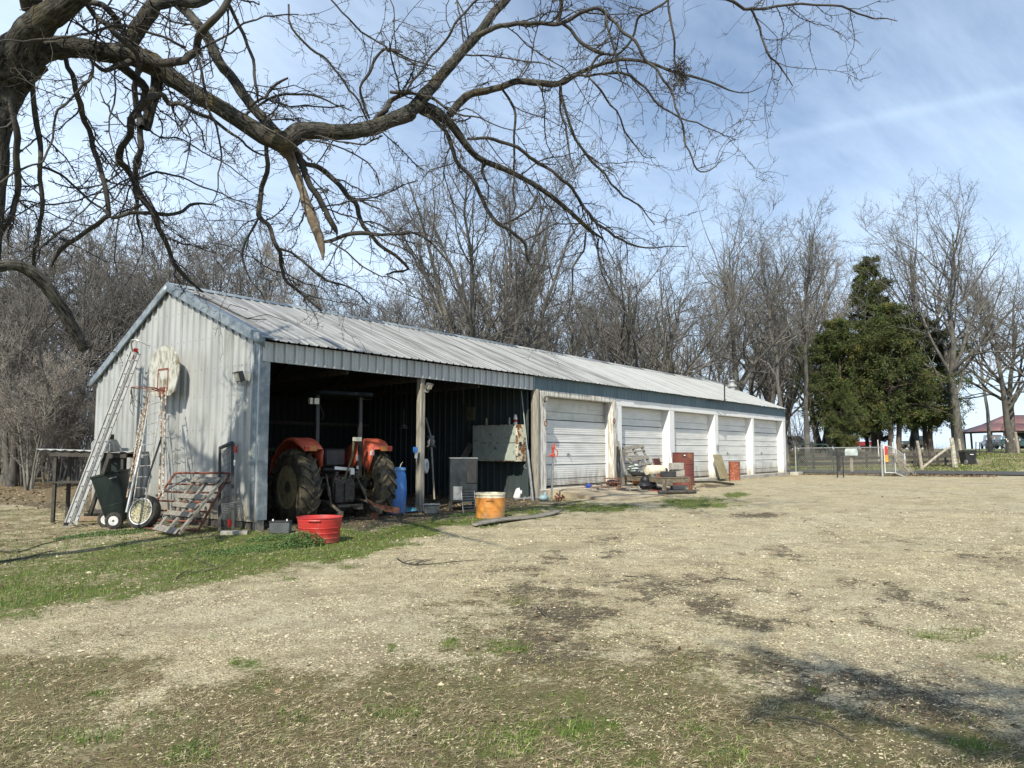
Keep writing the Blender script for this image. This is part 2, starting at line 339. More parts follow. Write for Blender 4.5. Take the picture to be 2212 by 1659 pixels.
def ground():
    a=np.concatenate([np.linspace(-42,42,420),np.linspace(42,318,90)[1:-1]])
    a=np.radians(a); rad=[.0]; r_=.35
    while r_<2500: rad.append(r_); r_*=1.028 if r_<60 else 1.08
    rad=np.array(rad[1:]); na=len(a); nr=len(rad)
    base=math.atan2(FH.y,FH.x)
    X=CAM.x+rad[:,None]*np.cos(base-a)[None,:]; Y=CAM.y+rad[:,None]*np.sin(base-a)[None,:]
    X=X.ravel(); Y=Y.ravel(); Z=gz(X,Y)
    rr=np.hypot(X-CAM.x,Y-CAM.y)
    Z=Z+(fbm(X*1.4,Y*1.4,4)-.5)*.05*npss((rr-.5)/2)*(1-npss((X-27)/3)*1)*npss((60-rr)/20)
    V=np.stack([X,Y,Z],1); V=np.vstack([V,[[CAM.x,CAM.y,float(gz(CAM.x,CAM.y))]]]); c=len(V)-1
    i=np.arange(nr-1)[:,None]*na; j=np.arange(na)[None,:]; j2=(j+1)%na
    F=np.stack([i+j,i+j2,i+na+j2,i+na+j],-1).reshape(-1,4)[:,::-1]
    me=bpy.data.meshes.new('ground')
    fl=F.tolist()+[(c,int((k+1)%na),int(k)) for k in range(na)]
    me.from_pydata(V.tolist(),[],fl)
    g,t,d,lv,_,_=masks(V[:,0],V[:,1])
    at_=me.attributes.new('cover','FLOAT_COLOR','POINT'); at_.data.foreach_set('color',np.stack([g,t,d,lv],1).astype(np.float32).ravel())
    me.polygons.foreach_set('use_smooth',[True]*len(fl))
    o=bpy.data.objects.new('ground',me); COL.objects.link(o); o['kind']='structure'
    if me.polygons[0].normal.z<0: me.flip_normals()
    m=bpy.data.materials.new('ground_cover'); m.use_nodes=True; t_=m.node_tree; n=t_.nodes; l=t_.links; b=n['Principled BSDF']; b.inputs['Roughness'].default_value=.95; b.inputs['Specular IOR Level'].default_value=.15
    ge=n.new('ShaderNodeNewGeometry').outputs['Position']
    at2=n.new('ShaderNodeAttribute'); at2.attribute_name='cover'; sx=n.new('ShaderNodeSeparateColor'); l.new(at2.outputs['Color'],sx.inputs[0])
    def noi(sc,det=5,ro=.65):
        q=n.new('ShaderNodeTexNoise'); q.inputs['Scale'].default_value=sc; q.inputs['Detail'].default_value=det; q.inputs['Roughness'].default_value=ro; l.new(ge,q.inputs[0]); return q.outputs[0]
    def mx(f,A,B,t='MIX'):
        q=n.new('ShaderNodeMix'); q.data_type='RGBA'; q.blend_type=t
        if isinstance(f,float): q.inputs['Factor'].default_value=f
        else: l.new(f,q.inputs['Factor'])
        for k,x in (('A',A),('B',B)):
            if isinstance(x,tuple): q.inputs[k].default_value=(*x,1)
            else: l.new(x,q.inputs[k])
        return q.outputs['Result']
    def mr(x,a,bb,c=0,d=1):
        q=n.new('ShaderNodeMapRange'); q.inputs[1].default_value=a; q.inputs[2].default_value=bb; q.inputs[3].default_value=c; q.inputs[4].default_value=d; l.new(x,q.inputs[0]); return q.outputs[0]
    def ma(op,a,b):
        q=n.new('ShaderNodeMath'); q.operation=op; q.use_clamp=False
        for i,x in enumerate((a,b)):
            if isinstance(x,(int,float)): q.inputs[i].default_value=x
            else: l.new(x,q.inputs[i])
        return q.outputs[0]
    vo=n.new('ShaderNodeTexVoronoi'); vo.inputs['Scale'].default_value=55; l.new(ge,vo.inputs[0])
    vo2=n.new('ShaderNodeTexVoronoi'); vo2.inputs['Scale'].default_value=24; l.new(ge,vo2.inputs[0])
    hs=n.new('ShaderNodeSeparateColor'); l.new(vo.outputs['Color'],hs.inputs[0])
    fine=noi(90,4); mid=noi(14,6); big=noi(1.1,5)
    stone=mx(mr(hs.outputs[0],0,1),(.68,.62,.43),(.36,.315,.21))
    stone=mx(mr(fine,.35,.7),stone,(.55,.49,.325))
    sand=mx(mr(mid,.35,.7),(.54,.47,.30),(.34,.29,.18))
    grav=mx(mr(noi(6,6),.42,.58),stone,sand)
    grav=mx(mr(big,.5,.75,0,.5),grav,(.36,.31,.205))
    grav=mx(mr(noi(.32,4,.6),.46,.66,0,.45),grav,(.50,.46,.36))
    grav=mx(mr(noi(2.6,6,.75),.48,.66,0,.7),grav,(.25,.205,.135))
    grav=mx(mr(noi(.75,7,.75),.50,.64,0,.55),grav,(.24,.20,.135))
    # little dark gaps between the stones
    grav=mx(mr(vo.outputs['Distance'],.42,.72,0,.7),grav,(.15,.125,.075))
    that=mx(mr(noi(70,5,.8),.38,.62),(.055,.044,.022),(.25,.21,.11))
    that=mx(mr(mid,.35,.7,0,.6),that,(.15,.12,.06))
    that=mx(mr(noi(3.2,6,.7),.44,.60,0,.62),that,(.085,.10,.03))
    that=mx(mr(noi(26,5,.8),.55,.66,0,.75),that,(.40,.35,.23))
    gras=mx(mr(noi(60,5,.8),.36,.64),(.036,.062,.012),(.135,.18,.035))
    gras=mx(mr(noi(7,5),.45,.65,0,.7),gras,(.15,.125,.06))
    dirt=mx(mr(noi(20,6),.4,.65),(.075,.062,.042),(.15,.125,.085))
    leaf=mx(mr(noi(45,5,.8),.4,.62),(.12,.085,.05),(.24,.185,.12))
    leaf=mx(mr(noi(2.1,5),.4,.65,0,.5),leaf,(.12,.12,.05))
    def thr(ch,w=.16,s=18.,amp=2.0):
        nn=ma('ADD',ma('MULTIPLY',ma('SUBTRACT',noi(s,6,.8),.5),amp),ma('MULTIPLY',ma('SUBTRACT',noi(s*.17,5,.7),.5),amp*.9))
        # fades in and out fully where the cover is sure
        sure=ma('MULTIPLY',ma('MULTIPLY',ch,ma('SUBTRACT',1.0,ch)),4.0)
        return mr(ma('ADD',ch,ma('MULTIPLY',nn,ma('ADD',.35,ma('MULTIPLY',sure,.75)))),.5-w,.5+w)
    c=mx(thr(sx.outputs[1]),grav,that)
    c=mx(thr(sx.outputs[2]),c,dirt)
    al=at2.outputs['Alpha']
    c=mx(thr(al),c,leaf)
    c=mx(thr(sx.outputs[0],.2,22.),c,gras)
    l.new(c,b.inputs['Base Color'])
    h=ma('ADD',ma('MULTIPLY',vo.outputs['Distance'],-.010),ma('ADD',ma('MULTIPLY',vo2.outputs['Distance'],-.010),ma('MULTIPLY',fine,.02)))
    bp=n.new('ShaderNodeBump'); bp.inputs['Strength'].default_value=.9; bp.inputs['Distance'].default_value=1; l.new(h,bp.inputs['Height']); l.new(bp.outputs[0],b.inputs['Normal'])
    me.materials.append(m); return o
ground()
# road: a strip laid on the ground sheet
def strip(name,xs,ys,mat,dz):
    V=[];F=[]
    for j,y in enumerate(ys):
        for i,x in enumerate(xs): V.append((x,y,float(gz(x,y))+dz))
    nx=len(xs)
    for j in range(len(ys)-1):
        for i in range(nx-1): F.append((j*nx+i,j*nx+i+1,(j+1)*nx+i+1,(j+1)*nx+i))
    mb=MB(); mb.add(V,F); return tag(mb.build(name,mat),kind='structure')
asph=M('asphalt',(.05,.05,.052),.9,0,(.065,.064,.062),8,c3=(.09,.085,.078),scale3=.8,bump=.003,bscale=90)
strip('road',np.linspace(31.6,37.0,8),np.linspace(-70,40,90),asph,.05)
# ------------------------------------------------------------------ the long metal shed
RIDGE_Y,RIDGE_Z,EZ,EY,REY,REZ=3.25,4.46,3.0,-.2,6.47,2.60
def roofz(y): return EZ+(y-EY)*(RIDGE_Z-EZ)/(RIDGE_Y-EY) if y<=RIDGE_Y else RIDGE_Z+(y-RIDGE_Y)*(REZ-RIDGE_Z)/(REY-RIDGE_Y)
shed=thing('machine_shed','long metal farm shed with open tractor bay and five white garage doors','shed')
LEN=29.4; PITCHR=.2286; SW=PITCHR*4
def ribs(w,major=.018,minor=.004,pitch=PITCHR):
    P=[]; k=0; x=0
    while x<w-1e-6:
        for (dx,h) in ((0,0),(.018,major),(.050,major),(.068,0),(.108,0),(.116,minor),(.126,minor),(.134,0),(.162,0),(.170,minor),(.180,minor),(.188,0)):
            q=x+dx*pitch/.2286
            if q<w: P.append((q,h))
        x+=pitch
    P.append((w,0)); return P
def wall_sheet(name,parent,mat,org,axis,outw,w,z0,ztop,major=.034,loc=None):
    """vertical ribbed sheet: profile along axis, ribs standing out along outw, top cut by ztop(u)"""
    org=Vector(org); axis=Vector(axis); outw=Vector(outw); mb=MB(); V=[];F=[]
    P=ribs(w,major)
    for (u,h) in P:
        zt=ztop(u) if callable(ztop) else ztop; zb=z0(u) if callable(z0) else z0
        for z in (zb,zt): V.append(org+axis*u+outw*h+Vector((0,0,z)))
    for i in range(len(P)-1): F.append((2*i,2*i+2,2*i+3,2*i+1))
    mb.add(V,F); return mb.build(name,mat,parent,sharp=12)
# near gable: sheets run from the front corner to the rear
y=.0; k=0
while y<6.35:
    w_=min(SW,6.35-y)
    dd=.004*(k%2)
    gb=lambda u,y=y: -.27-.05*(y+u)/6
    wall_sheet('wall_sheet',shed,galv,(0-dd,y,0),(0,1,0),(-1,0,0),w_,gb,lambda u,y=y: roofz(y+u)-.03)
    y+=SW; k+=1
# inner lining girts of that wall and the bottom boards
mb=MB(); mb.bb(.0,.04,.2,6.3,-.52,-.30); mb.build('skirt_board',darkwood,shed)
mb=MB(); mb.bb(29.34,29.40,.1,6.3,-.2,2.62); mb.add([(29.4,.1,2.6),(29.4,6.3,2.6),(29.4,RIDGE_Y,4.4),(29.34,.1,2.6),(29.34,6.3,2.6),(29.34,RIDGE_Y,4.4)],[(0,1,2),(3,5,4),(0,2,5,3),(1,4,5,2)]); mb.build('far_gable_wall',galv,shed)
# rear wall
x=0.; 
while x<8.3:
    wall_sheet('rear_wall_sheet',shed,galv_shaded,(x,6.32,0),(1,0,0),(0,-1,0),min(SW,8.42-x),-.45,2.62); x+=SW
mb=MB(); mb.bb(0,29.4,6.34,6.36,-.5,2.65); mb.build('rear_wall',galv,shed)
# partition between open bays and garages, seen from the open side
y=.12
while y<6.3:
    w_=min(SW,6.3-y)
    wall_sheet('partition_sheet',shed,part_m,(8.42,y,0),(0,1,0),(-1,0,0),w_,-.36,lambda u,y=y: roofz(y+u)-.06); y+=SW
# corner trim, two leaves
ct=MB(); ct.bb(-.026,-.022,-.03,.20,-.235,2.98); ct.bb(-.022,.16,-.034,-.030,-.235,2.98); ct.bb(-.03,-.026,.17,.20,-.235,2.95); ct.bb(-.027,.165,-.04,-.034,-.235,.42)
ct.build('corner_trim',galv_trim,shed)
mb=MB(); mb.bb(.0,.14,.0,.14,-.5,2.9); mb.build('corner_post',wood,shed,bevel=.006)
mb=MB(); mb.bb(.14,.17,-.02,.12,-.15,2.62); mb.build('corner_post_board',wood,shed)
# rake trims on the near gable and ridge, eaves
def rake(y0,y1,name,x0=-.10,x1=.035):
    mb=MB(); n=6
    for s_ in range(1):
        V=[];F=[]
        for i in range(n+1):
            y=lerp(y0,y1,i/n); z=roofz(y)+.03
            V+= [(x1+.10,y,z+.004),(x0,y,z+.012),(x0-.004,y,z-.17),(x0+.03,y,z-.185)]
        for i in range(n):
            for j in range(3): F.append((i*4+j,i*4+j+1,i*4+j+5,i*4+j+4))
        mb.add(V,F)
    return mb.build(name,galv_trim,shed,solid=.004)
rake(EY-.03,RIDGE_Y,'rake_trim'); rake(REY+.03,RIDGE_Y,'rake_trim')
# roof sheets: front slope and rear slope share one mesh each
def roof_sheet_mesh(front):
    ya,yb=(EY,RIDGE_Y) if front else (REY,RIDGE_Y)
    za,zb=roofz(ya),roofz(yb); P=ribs(SW+.01,.02,.005); V=[];F=[]; nn=7
    nrm=Vector((0,-(zb-za),(yb-ya))); nrm=nrm.normalized()*(1 if front else -1)
    if nrm.z<0: nrm=-nrm
    for i in range(nn+1):
        t=i/nn; wv=.004*math.sin(i*2.1)
        for (u,h) in P: V.append(Vector((u,lerp(ya,yb,t),lerp(za,zb,t)))+nrm*(h+wv))
    m_=len(P)
    for i in range(nn):
        for j in range(m_-1):
            q=(i*m_+j,i*m_+j+1,(i+1)*m_+j+1,(i+1)*m_+j); F.append(q if front else q[::-1])
    mb=MB(); mb.add(V,F); return mb
fm=roof_sheet_mesh(True).build('roof_sheet',roofm,shed,sharp=12); fm.location=(-.06,0,0)
fw=roof_sheet_mesh(True).build('roof_sheet',roof_lit,shed,sharp=12)
rm=roof_sheet_mesh(False).build('rear_roof_sheet',roofm,shed,sharp=12); rm.location=(-.06,0,0)
x=-.06+SW; i=1
xs_=[]
while x<LEN+.1-SW*.4: xs_.append(x); x+=SW
fw.location=(xs_[-1],0,.006)
for q,x in enumerate(xs_):
    if q<len(xs_)-1: piece(fm if x<13.2 else fw,'roof_sheet',shed,(x,random.uniform(-.012,.012),.006 if q%2 else random.uniform(0,.003)))
    piece(rm,'rear_roof_sheet',shed,(x,0,.004*(q%2)))
# added black sheet standing in for the shade under the open bays' roof
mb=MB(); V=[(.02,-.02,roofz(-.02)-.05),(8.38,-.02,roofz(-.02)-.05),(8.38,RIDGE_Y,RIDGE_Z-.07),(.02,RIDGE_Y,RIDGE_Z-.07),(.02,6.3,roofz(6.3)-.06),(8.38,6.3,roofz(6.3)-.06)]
mb.add(V,[(0,1,2,3),(3,2,5,4)]); mb.build('bay_shade_sheet',M('black_shade_sheet',(.018,.019,.02),.95),shed)
# ridge cap in lengths
for q in range(10):
    x0=-.1+q*3.0; x1=x0+3.02
    mb=MB(); V=[]
    for xx in (x0,x1):
        for (yy,dz) in ((-.2,.028),(-.19,.034),(0,.045+.003*(q%2)),(.19,.034),(.2,.028)): V.append((xx,RIDGE_Y+yy,roofz(RIDGE_Y+yy)+dz))
    mb.add(V,[(j,j+1,j+6,j+5)[::-1] for j in range(4)]); mb.build('ridge_cap',galv_trim if q<4 else roof_lit,shed,solid=.003)
# ribbed fascia over the open bays
x=-.02
while x<8.4:
    w_=min(SW,8.42-x)
    wall_sheet('fascia_sheet',shed,galv,(x,-.045-.003*(int(x/SW)%2),0),(1,0,0),(0,-1,0),w_,2.625,2.99); x+=SW
mb=MB(); mb.bb(.14,8.4,.0,.05,2.63,2.95); mb.build('header_beam',darkwood,shed)
# blue-green band over the garage doors
x=8.42
while x<LEN-.05:
    w_=min(SW,LEN-x)
    wall_sheet('upper_wall_sheet',shed,band,(x,-.03,0),(1,0,0),(0,-1,0),w_,2.64,3.02,.012); x+=SW
mb=MB(); mb.bb(8.42,8.46,-.06,-.035,2.64,3.0); mb.build('joint_trim',galv_trim,shed)
# posts and piers
mb=MB(); mb.bb(4.13,4.275,-.02,.125,-.6,2.66); mb.build('wooden_post',wood,shed,bevel=.012)
mb=MB(); mb.tube([(8.56,-.0,-.5),(8.57,0,1),(8.56,.0,2.66)],.115,10); mb.build('wooden_post',wood,shed)
def jag(x0,x1,y0,y1,z0,z1,name,mat,n=9,amp=.012):
    mb=MB(); V=[];F=[]
    for i in range(n+1):
        z=lerp(z0,z1,i/n); a,b,c_,d=[random.uniform(-amp,amp) for _ in range(4)]
        V+=[(x0+a,y0+b,z),(x1+c_,y0+d,z),(x1,y1,z),(x0,y1,z)]
    for i in range(n):
        for j in range(4): F.append((i*4+j,i*4+(j+1)%4,i*4+4+(j+1)%4,i*4+4+j))
    F.append((3,2,1,0)); F.append((n*4,n*4+1,n*4+2,n*4+3)); mb.add(V,F); return mb.build(name,mat,shed,bevel=.01)
jag(8.70,9.0,-.06,.26,-.35,2.62,'door_post',oldwhite)
jag(12.62,12.86,-.08,.12,-.3,2.5,'door_post',oldwhite)
mb=MB(); mb.bb(12.73,12.77,.12,.3,-.1,2.5); mb.build('door_jamb',white,shed)
for (a,b) in ((12.86,13.27),(16.7,17.1),(20.74,21.1),(24.88,25.12),(29.0,29.4)):
    mb=MB(); mb.bb(a,b,-.025,.30,-.22,2.43); mb.build('door_pier',white,shed,bevel=.008)
mb=MB(); mb.bb(12.86,29.42,-.028,.22,2.43,2.655); mb.build('header_beam',white,shed,bevel=.006)
jag(8.7,12.86,-.05,.2,2.50,2.655,'header_beam',oldwhite,3)
# garage doors of four sections each
def door_section(w,h,mat):
    P=[]; z=0
    def groove(z0,z1,d): P.extend([(z0-.004,0),(z0+.004,d),(z1-.004,d),(z1+.004,0)])
    P.append((0.0,-.010)); P.append((.006,0))
    zz=.05
    while zz<.17*h/.61: P.extend([(zz,0),(zz+.006,.005),(zz+.018,.005),(zz+.024,0)]); zz+=.045
    P.extend([(.196,0),(.200,.034),(.228,.034),(.236,0)])
    zz=.27
    while zz<h-.06: P.extend([(zz,0),(zz+.006,.005),(zz+.02,.005),(zz+.026,0)]); zz+=.06
    P.extend([(h-.026,0),(h-.020,.034),(h-.016,.036)])
    P=[P[0]]+[p for p in P[1:]]
    V=[];F=[]
    for (z,d) in P:
        for x in (0,w): V.append((x,d,z))
    for i in range(len(P)-1): F.append((2*i,2*i+1,2*i+3,2*i+2))
    mb=MB(); mb.add(V,F); return mb
doors=((8.98,12.74,2.53,doord),(13.26,16.72,2.46,doorm),(17.08,20.76,2.46,doorm),(21.08,24.90,2.46,doorm),(25.10,29.02,2.46,doorm))
dn=('weathered garage door of four ribbed sections beside the open bay','garage door behind the leaning pallet','garage door behind the maroon drum','garage door behind the small rusty drum','farthest garage door at the end of the shed')
for i,(a,b,top,mt) in enumerate(doors):
    fr=MB(); fr.bb(a,b,.262,.27,-.02,.03); fr.bb(a,b,.30,.31,-.02,top+.02)
    d_=fr.build('garage_door',blackm,shed); d_['label']=dn[i]
    h=(top)/4
    for q in range(4):
        m_=mt
        if i==0 and q<3: m_=doorm
        s_=door_section(b-a,h,m_)
        s_.v=[(v[0]+a,v[1]+.262-.002*(q%2),v[2]+q*h-.01+0.0) for v in s_.v]
        s_.build('door_section',m_,d_,sharp=15)
    hb=MB(); xx=(a+b)/2-.35; hb.bar((xx-.05,.235,.92),(xx+.10,.235,.9),.02); hb.tube([(xx+.10,.225,.9),(xx+.13,.215,.86),(xx+.12,.215,.8)],.012,6); hb.bb(xx+.02,xx+.07,.235,.262,.88,.95)
    hb.build('door_handle',steel,d_)
# slab edge
mb=MB(); mb.bb(8.6,29.55,-.10,6.3,-.5,-.03); mb.build('floor_slab',concrete,shed,bevel=.02)
# interior framing
for z in (.25,1.0,1.75):
    mb=MB(); mb.bb(.2,8.3,6.24,6.30,z,z+.09); mb.build('girt',darkwood,shed)
for z in (.3,1.1,1.9):
    mb=MB(); mb.bb(.03,.07,.2,6.2,z,z+.09); mb.build('girt',darkwood,shed)
for xx in (2.1,4.2,6.3):
    mb=MB(); mb.bar((xx,.1,2.66),(xx,RIDGE_Y,4.32),.04,.14); mb.bar((xx,6.25,2.5),(xx,RIDGE_Y,4.32),.04,.14); mb.bar((xx,.1,2.62),(xx,6.25,2.5),.04,.12); mb.build('roof_truss',darkwood,shed)
for xx in (.1,4.2):
    mb=MB(); mb.bb(xx,xx+.14,6.1,6.24,-.5,2.6); mb.build('wooden_post',darkwood,shed)
# roof vent and far wall box
T=Matrix.Translation((28.4,2.2,roofz(2.2)-.03))
mb=MB(); mb.lathe([(.16,0),(.16,.16),(.24,.17),(.24,.24),(.13,.30),(.13,.42),(.20,.44),(.06,.52)],14,T); mb.build('roof_vent',galv,shed)
mb=MB(); mb.bb(20.86,20.98,-.08,-.026,1.05,1.25); mb.build('outlet_box',steel,shed,bevel=.005)
# screws on the near gable, real heads
mb=MB()
yy=.145
while yy<6.2:
    for z in (.1,.75,1.4,2.05,2.6,3.2,3.8):
        if z<roofz(yy)-.15: mb.box((-.005,yy,z),(.012,.014,.014))
    yy+=PITCHR
mb.build('screw_heads',steel,shed)['kind']='stuff'
mb=MB()
xx=.1
while xx<8.3:
    for z in (2.68,2.92): mb.box((xx,-.052,z),(.014,.01,.014))
    xx+=PITCHR
mb.build('fascia_screw_heads',steel,shed)['kind']='stuff'
# concrete apron before the first garage door
def apron():
    mb=MB(); pts=[(9.0,-.1),(9.1,-1.0),(8.9,-2.0),(9.8,-2.35),(11.2,-2.4),(12.6,-2.1),(13.6,-1.9),(14.2,-1.2),(14.6,-.5),(14.6,-.1)]
    c=(11.6,-.9); V=[];F=[]; n=len(pts)
    def zz(x,y): t=ss((-.1-y)/1.9); return lerp(-.04,float(gz(x,y))+.025,t)
    rings=(1,.85,.5)
    for s_ in rings:
        for (x,y) in pts:
            X=lerp(c[0],x,s_); Y=lerp(c[1],y,s_); V.append((X,Y,zz(X,Y)))
    V.append((*c,zz(*c)))
    for (x,y) in pts: V.append((x,y,zz(x,y)-.25))
    for k_ in range(2):
        for i in range(n): F.append((k_*n+i,k_*n+(i+1)%n,(k_+1)*n+(i+1)%n,(k_+1)*n+i))
    for i in range(n): F.append((2*n+i,2*n+(i+1)%n,3*n)); F.append((3*n+1+i,3*n+1+(i+1)%n,(i+1)%n,i))
    mb.add(V,F); return tag(mb.build('concrete_apron',M('sandy_old_concrete',(.36,.31,.22),.95,0,(.24,.20,.145),1.3,c3=(.12,.10,.075),scale3=1.9,lo3=.48,hi3=.66,bump=.008,bscale=40)),kind='structure')
apron()
# ------------------------------------------------------------------ branching plants, vectorised
def resample(pts,K):
    P=np.array([list(p) for p in pts],float); d=np.r_[0,np.cumsum(np.linalg.norm(np.diff(P,axis=0),axis=1))]; t=np.linspace(0,d[-1],K)
    return np.stack([np.interp(t,d,P[:,i]) for i in range(3)],1)
def tubes(P,Rr,n):
    """P (B,K,3) R (B,K) -> verts, quads"""
    B,K,_=P.shape
    T=np.empty_like(P); T[:,1:-1]=P[:,2:]-P[:,:-2]; T[:,0]=P[:,1]-P[:,0]; T[:,-1]=P[:,-1]-P[:,-2]
    T/=np.linalg.norm(T,axis=2,keepdims=True)+1e-9
    md=P[:,-1]-P[:,0]; ax=np.zeros((B,3)); ax[np.arange(B),np.argmin(np.abs(md),axis=1)]=1
    U=np.cross(T,ax[:,None,:]); U/=np.linalg.norm(U,axis=2,keepdims=True)+1e-9; W=np.cross(T,U)
    a=np.arange(n)*2*np.pi/n
    V=P[:,:,None,:]+Rr[:,:,None,None]*(np.cos(a)[None,None,:,None]*U[:,:,None,:]+np.sin(a)[None,None,:,None]*W[:,:,None,:])
    b=np.arange(B)[:,None,None]*K*n; i=np.arange(K-1)[None,:,None]*n; j=np.arange(n)[None,None,:]; j2=(j+1)%n
    F=np.stack([b+i+j,b+i+j2,b+i+n+j2,b+i+n+j],-1).reshape(-1,4)
    return V.reshape(-1,3),F
def joinm(parts):
    V=[];F=[];o=0
    for v,f in parts: V.append(v); F.append(f+o); o+=len(v)
    return np.vstack(V),np.vstack(F)
def spawn(P,Rr,counts,length,lsd,r0f,ang,K,wander,trop,tmin=.2,tmax=1.0,taper=.25,rmin=.002,shrink=0.5,rg=None):
    rg=rg or rng
    B,KK,_=P.shape; idx=np.repeat(np.arange(B),counts); n=len(idx)
    t=rg.uniform(tmin,tmax,n); s=t*(KK-1); i=np.minimum(s.astype(int),KK-2); fr=(s-i)[:,None]
    S=P[idx,i]*(1-fr)+P[idx,i+1]*fr; T=P[idx,i+1]-P[idx,i]; T/=np.linalg.norm(T,axis=1,keepdims=True)+1e-9
    rl=Rr[idx,i]*(1-fr[:,0])+Rr[idx,i+1]*fr[:,0]
    q=rg.normal(size=(n,3)); q-=T*np.sum(q*T,1,keepdims=True); q/=np.linalg.norm(q,axis=1,keepdims=True)+1e-9
    a=np.radians(rg.uniform(ang[0],ang[1],n))[:,None]; D=T*np.cos(a)+q*np.sin(a)
    Ln=(length[idx] if hasattr(length,'__len__') else length)*rg.uniform(1-lsd,1+lsd,n)*(1-shrink*t)
    r=np.maximum(rmin,np.minimum(rl*.85,rl*r0f*rg.uniform(.8,1.15,n)))
    out=np.empty((n,K,3)); out[:,0]=S; rad=np.empty((n,K))
    for k in range(K):
        rad[:,k]=r*(1-(1-taper)*k/(K-1))
        if k:
            D=D+rg.normal(size=(n,3))*wander; D[:,2]+=trop; D/=np.linalg.norm(D,axis=1,keepdims=True)
            out[:,k]=out[:,k-1]+D*(Ln/(K-1))[:,None]
    return out,np.maximum(rad,rmin*.6),Ln
bark=M('tree_bark',(.115,.108,.096),.95,0,(.058,.054,.048),5,stretch=(1,1,.4),c3=(.20,.195,.165),scale3=.9,lo3=.5,hi3=.75,bump=.01,bscale=30,bstretch=(1,1,.2))
bark_pale=M('pale_tree_bark',(.205,.195,.17),.95,0,(.125,.118,.10),5,stretch=(1,1,.4),bump=.008,bscale=30,bstretch=(1,1,.2))
twigm=M('twig_bark',(.135,.128,.118),.95,0,(.075,.071,.065),1.5)
twigp=M('pale_twig_bark',(.25,.225,.195),.95,0,(.155,.138,.12),1.5)
def make_tree(kind,seed,label,H=16,tm=bark,cm=twigm):
    rg=np.random.default_rng(seed)
    root=thing('bare_tree',label,'tree',(0,0,0))
    z=lambda k:np.linspace(0,1,k)
    tr=[];cr=[]
    if kind=='multi': st=rg.integers(5,8)
    elif kind=='scrub': st=rg.integers(2,5)
    elif kind=='oak' and rg.random()<.4: st=2
    else: st=1
    K0=9; P=np.empty((st,K0,3)); Rr=np.empty((st,K0))
    for s_ in range(st):
        hh=H*(rg.uniform(.78,1) if st>1 else 1)*(.86 if kind!='oak' else .8); az=2*np.pi*(s_+rg.uniform(-.3,.3))/max(st,1)
        lean=(.30 if kind=='multi' else .22 if st>1 else .05)*hh
        t=z(K0)
        bend=t**1.25 if kind=='multi' else t
        P[s_,:,0]=np.cos(az)*(lean*bend+.12*(st>1))+np.cumsum(rg.normal(size=K0))*.012*H*t
        P[s_,:,1]=np.sin(az)*(lean*bend+.12*(st>1))+np.cumsum(rg.normal(size=K0))*.012*H*t
        P[s_,:,2]=hh*t-.3*(t==0)
        r0={'multi':.0135,'scrub':.008,'oak':.017,'slim':.0115}[kind]*H
        Rr[s_]=r0*(1-.86*t**.85); Rr[s_,0]*=1.35
    tr.append(tubes(P,Rr,8))
    if kind=='oak': n1,a1,l1,tm1,tp=15,(30,62),.56,.24,.115
    elif kind=='slim': n1,a1,l1,tm1,tp=17,(22,52),.34,.38,.14
    elif kind=='multi': n1,a1,l1,tm1,tp=9,(16,40),.34,.2,.09
    else: n1,a1,l1,tm1,tp=11,(25,65),.42,.12,.06
    P1,R1,L1=spawn(P,Rr,n1,H*l1,.25,.62,a1,8,.13,tp,tm1,.97,.22,.012,.55,rg); tr.append(tubes(P1,R1,5))
    P2,R2,L2=spawn(P1,R1,7,L1*.55,.3,.6,(22,58),6,.2,.07,.15,.98,.3,.011,.45,rg)
    # leader twigs on the trunk top
    Pt,Rt,Lt=spawn(P,Rr,8,H*.16,.3,.5,(15,50),6,.15,.08,.6,1,.3,.010,.3,rg); P2=np.vstack([P2,Pt]);R2=np.vstack([R2,Rt]);L2=np.r_[L2,Lt]
    cr.append(tubes(P2,R2,4))
    P3,R3,L3=spawn(P2,R2,6 if kind!='scrub' else 7,L2*.55,.35,.6,(20,60),5,.24,.05,.1,1,.4,.009,.35,rg); cr.append(tubes(P3,R3,3))
    P4,R4,L4=spawn(P3,R3,2,L3*.55,.35,.7,(20,60),3,.25,.03,.15,1,.5,.0065,.3,rg); cr.append(tubes(P4,R4,3))
    np_mesh('trunk',*joinm(tr),tm,smooth=True,parent=root); np_mesh('crown',*joinm(cr),cm,parent=root)
    return root
variants={}
for k,sd_,H_ in (('oak',1,17),('oak',2,17),('oak',3,17),('slim',4,16),('slim',5,16),('multi',6,14),('multi',12,14),('scrub',8,8),('scrub',9,9)):
    pale=sd_ in (5,8)
    variants[(k,sd_)]=(make_tree(k,sd_,'tree',H_,bark_pale if pale else bark,twigp if pale else twigm),H_)
used=set()
def tree(kind,sd_,px,d,top,label,group='bare trees of the woods round the shed',rz=None,lean=None,xy=None):
    src,H_=variants[(kind,sd_)]
    if xy is None:
        p=at(px,974,d); x,y=p.x,p.y
    else: x,y=xy
    g=float(gz(x,y)); h=(974-top)/FPX*d+1-g
    s_=h/H_
    if (kind,sd_) not in used: used.add((kind,sd_)); o=src
    else: o=dup(src)
    o.location=(x,y,g-.05); o.rotation_euler=(lean[0] if lean else 0,lean[1] if lean else 0,random.uniform(0,6.28) if rz is None else rz); o.scale=(s_,s_,s_)
    o['label']=label; o['group']=group; return o
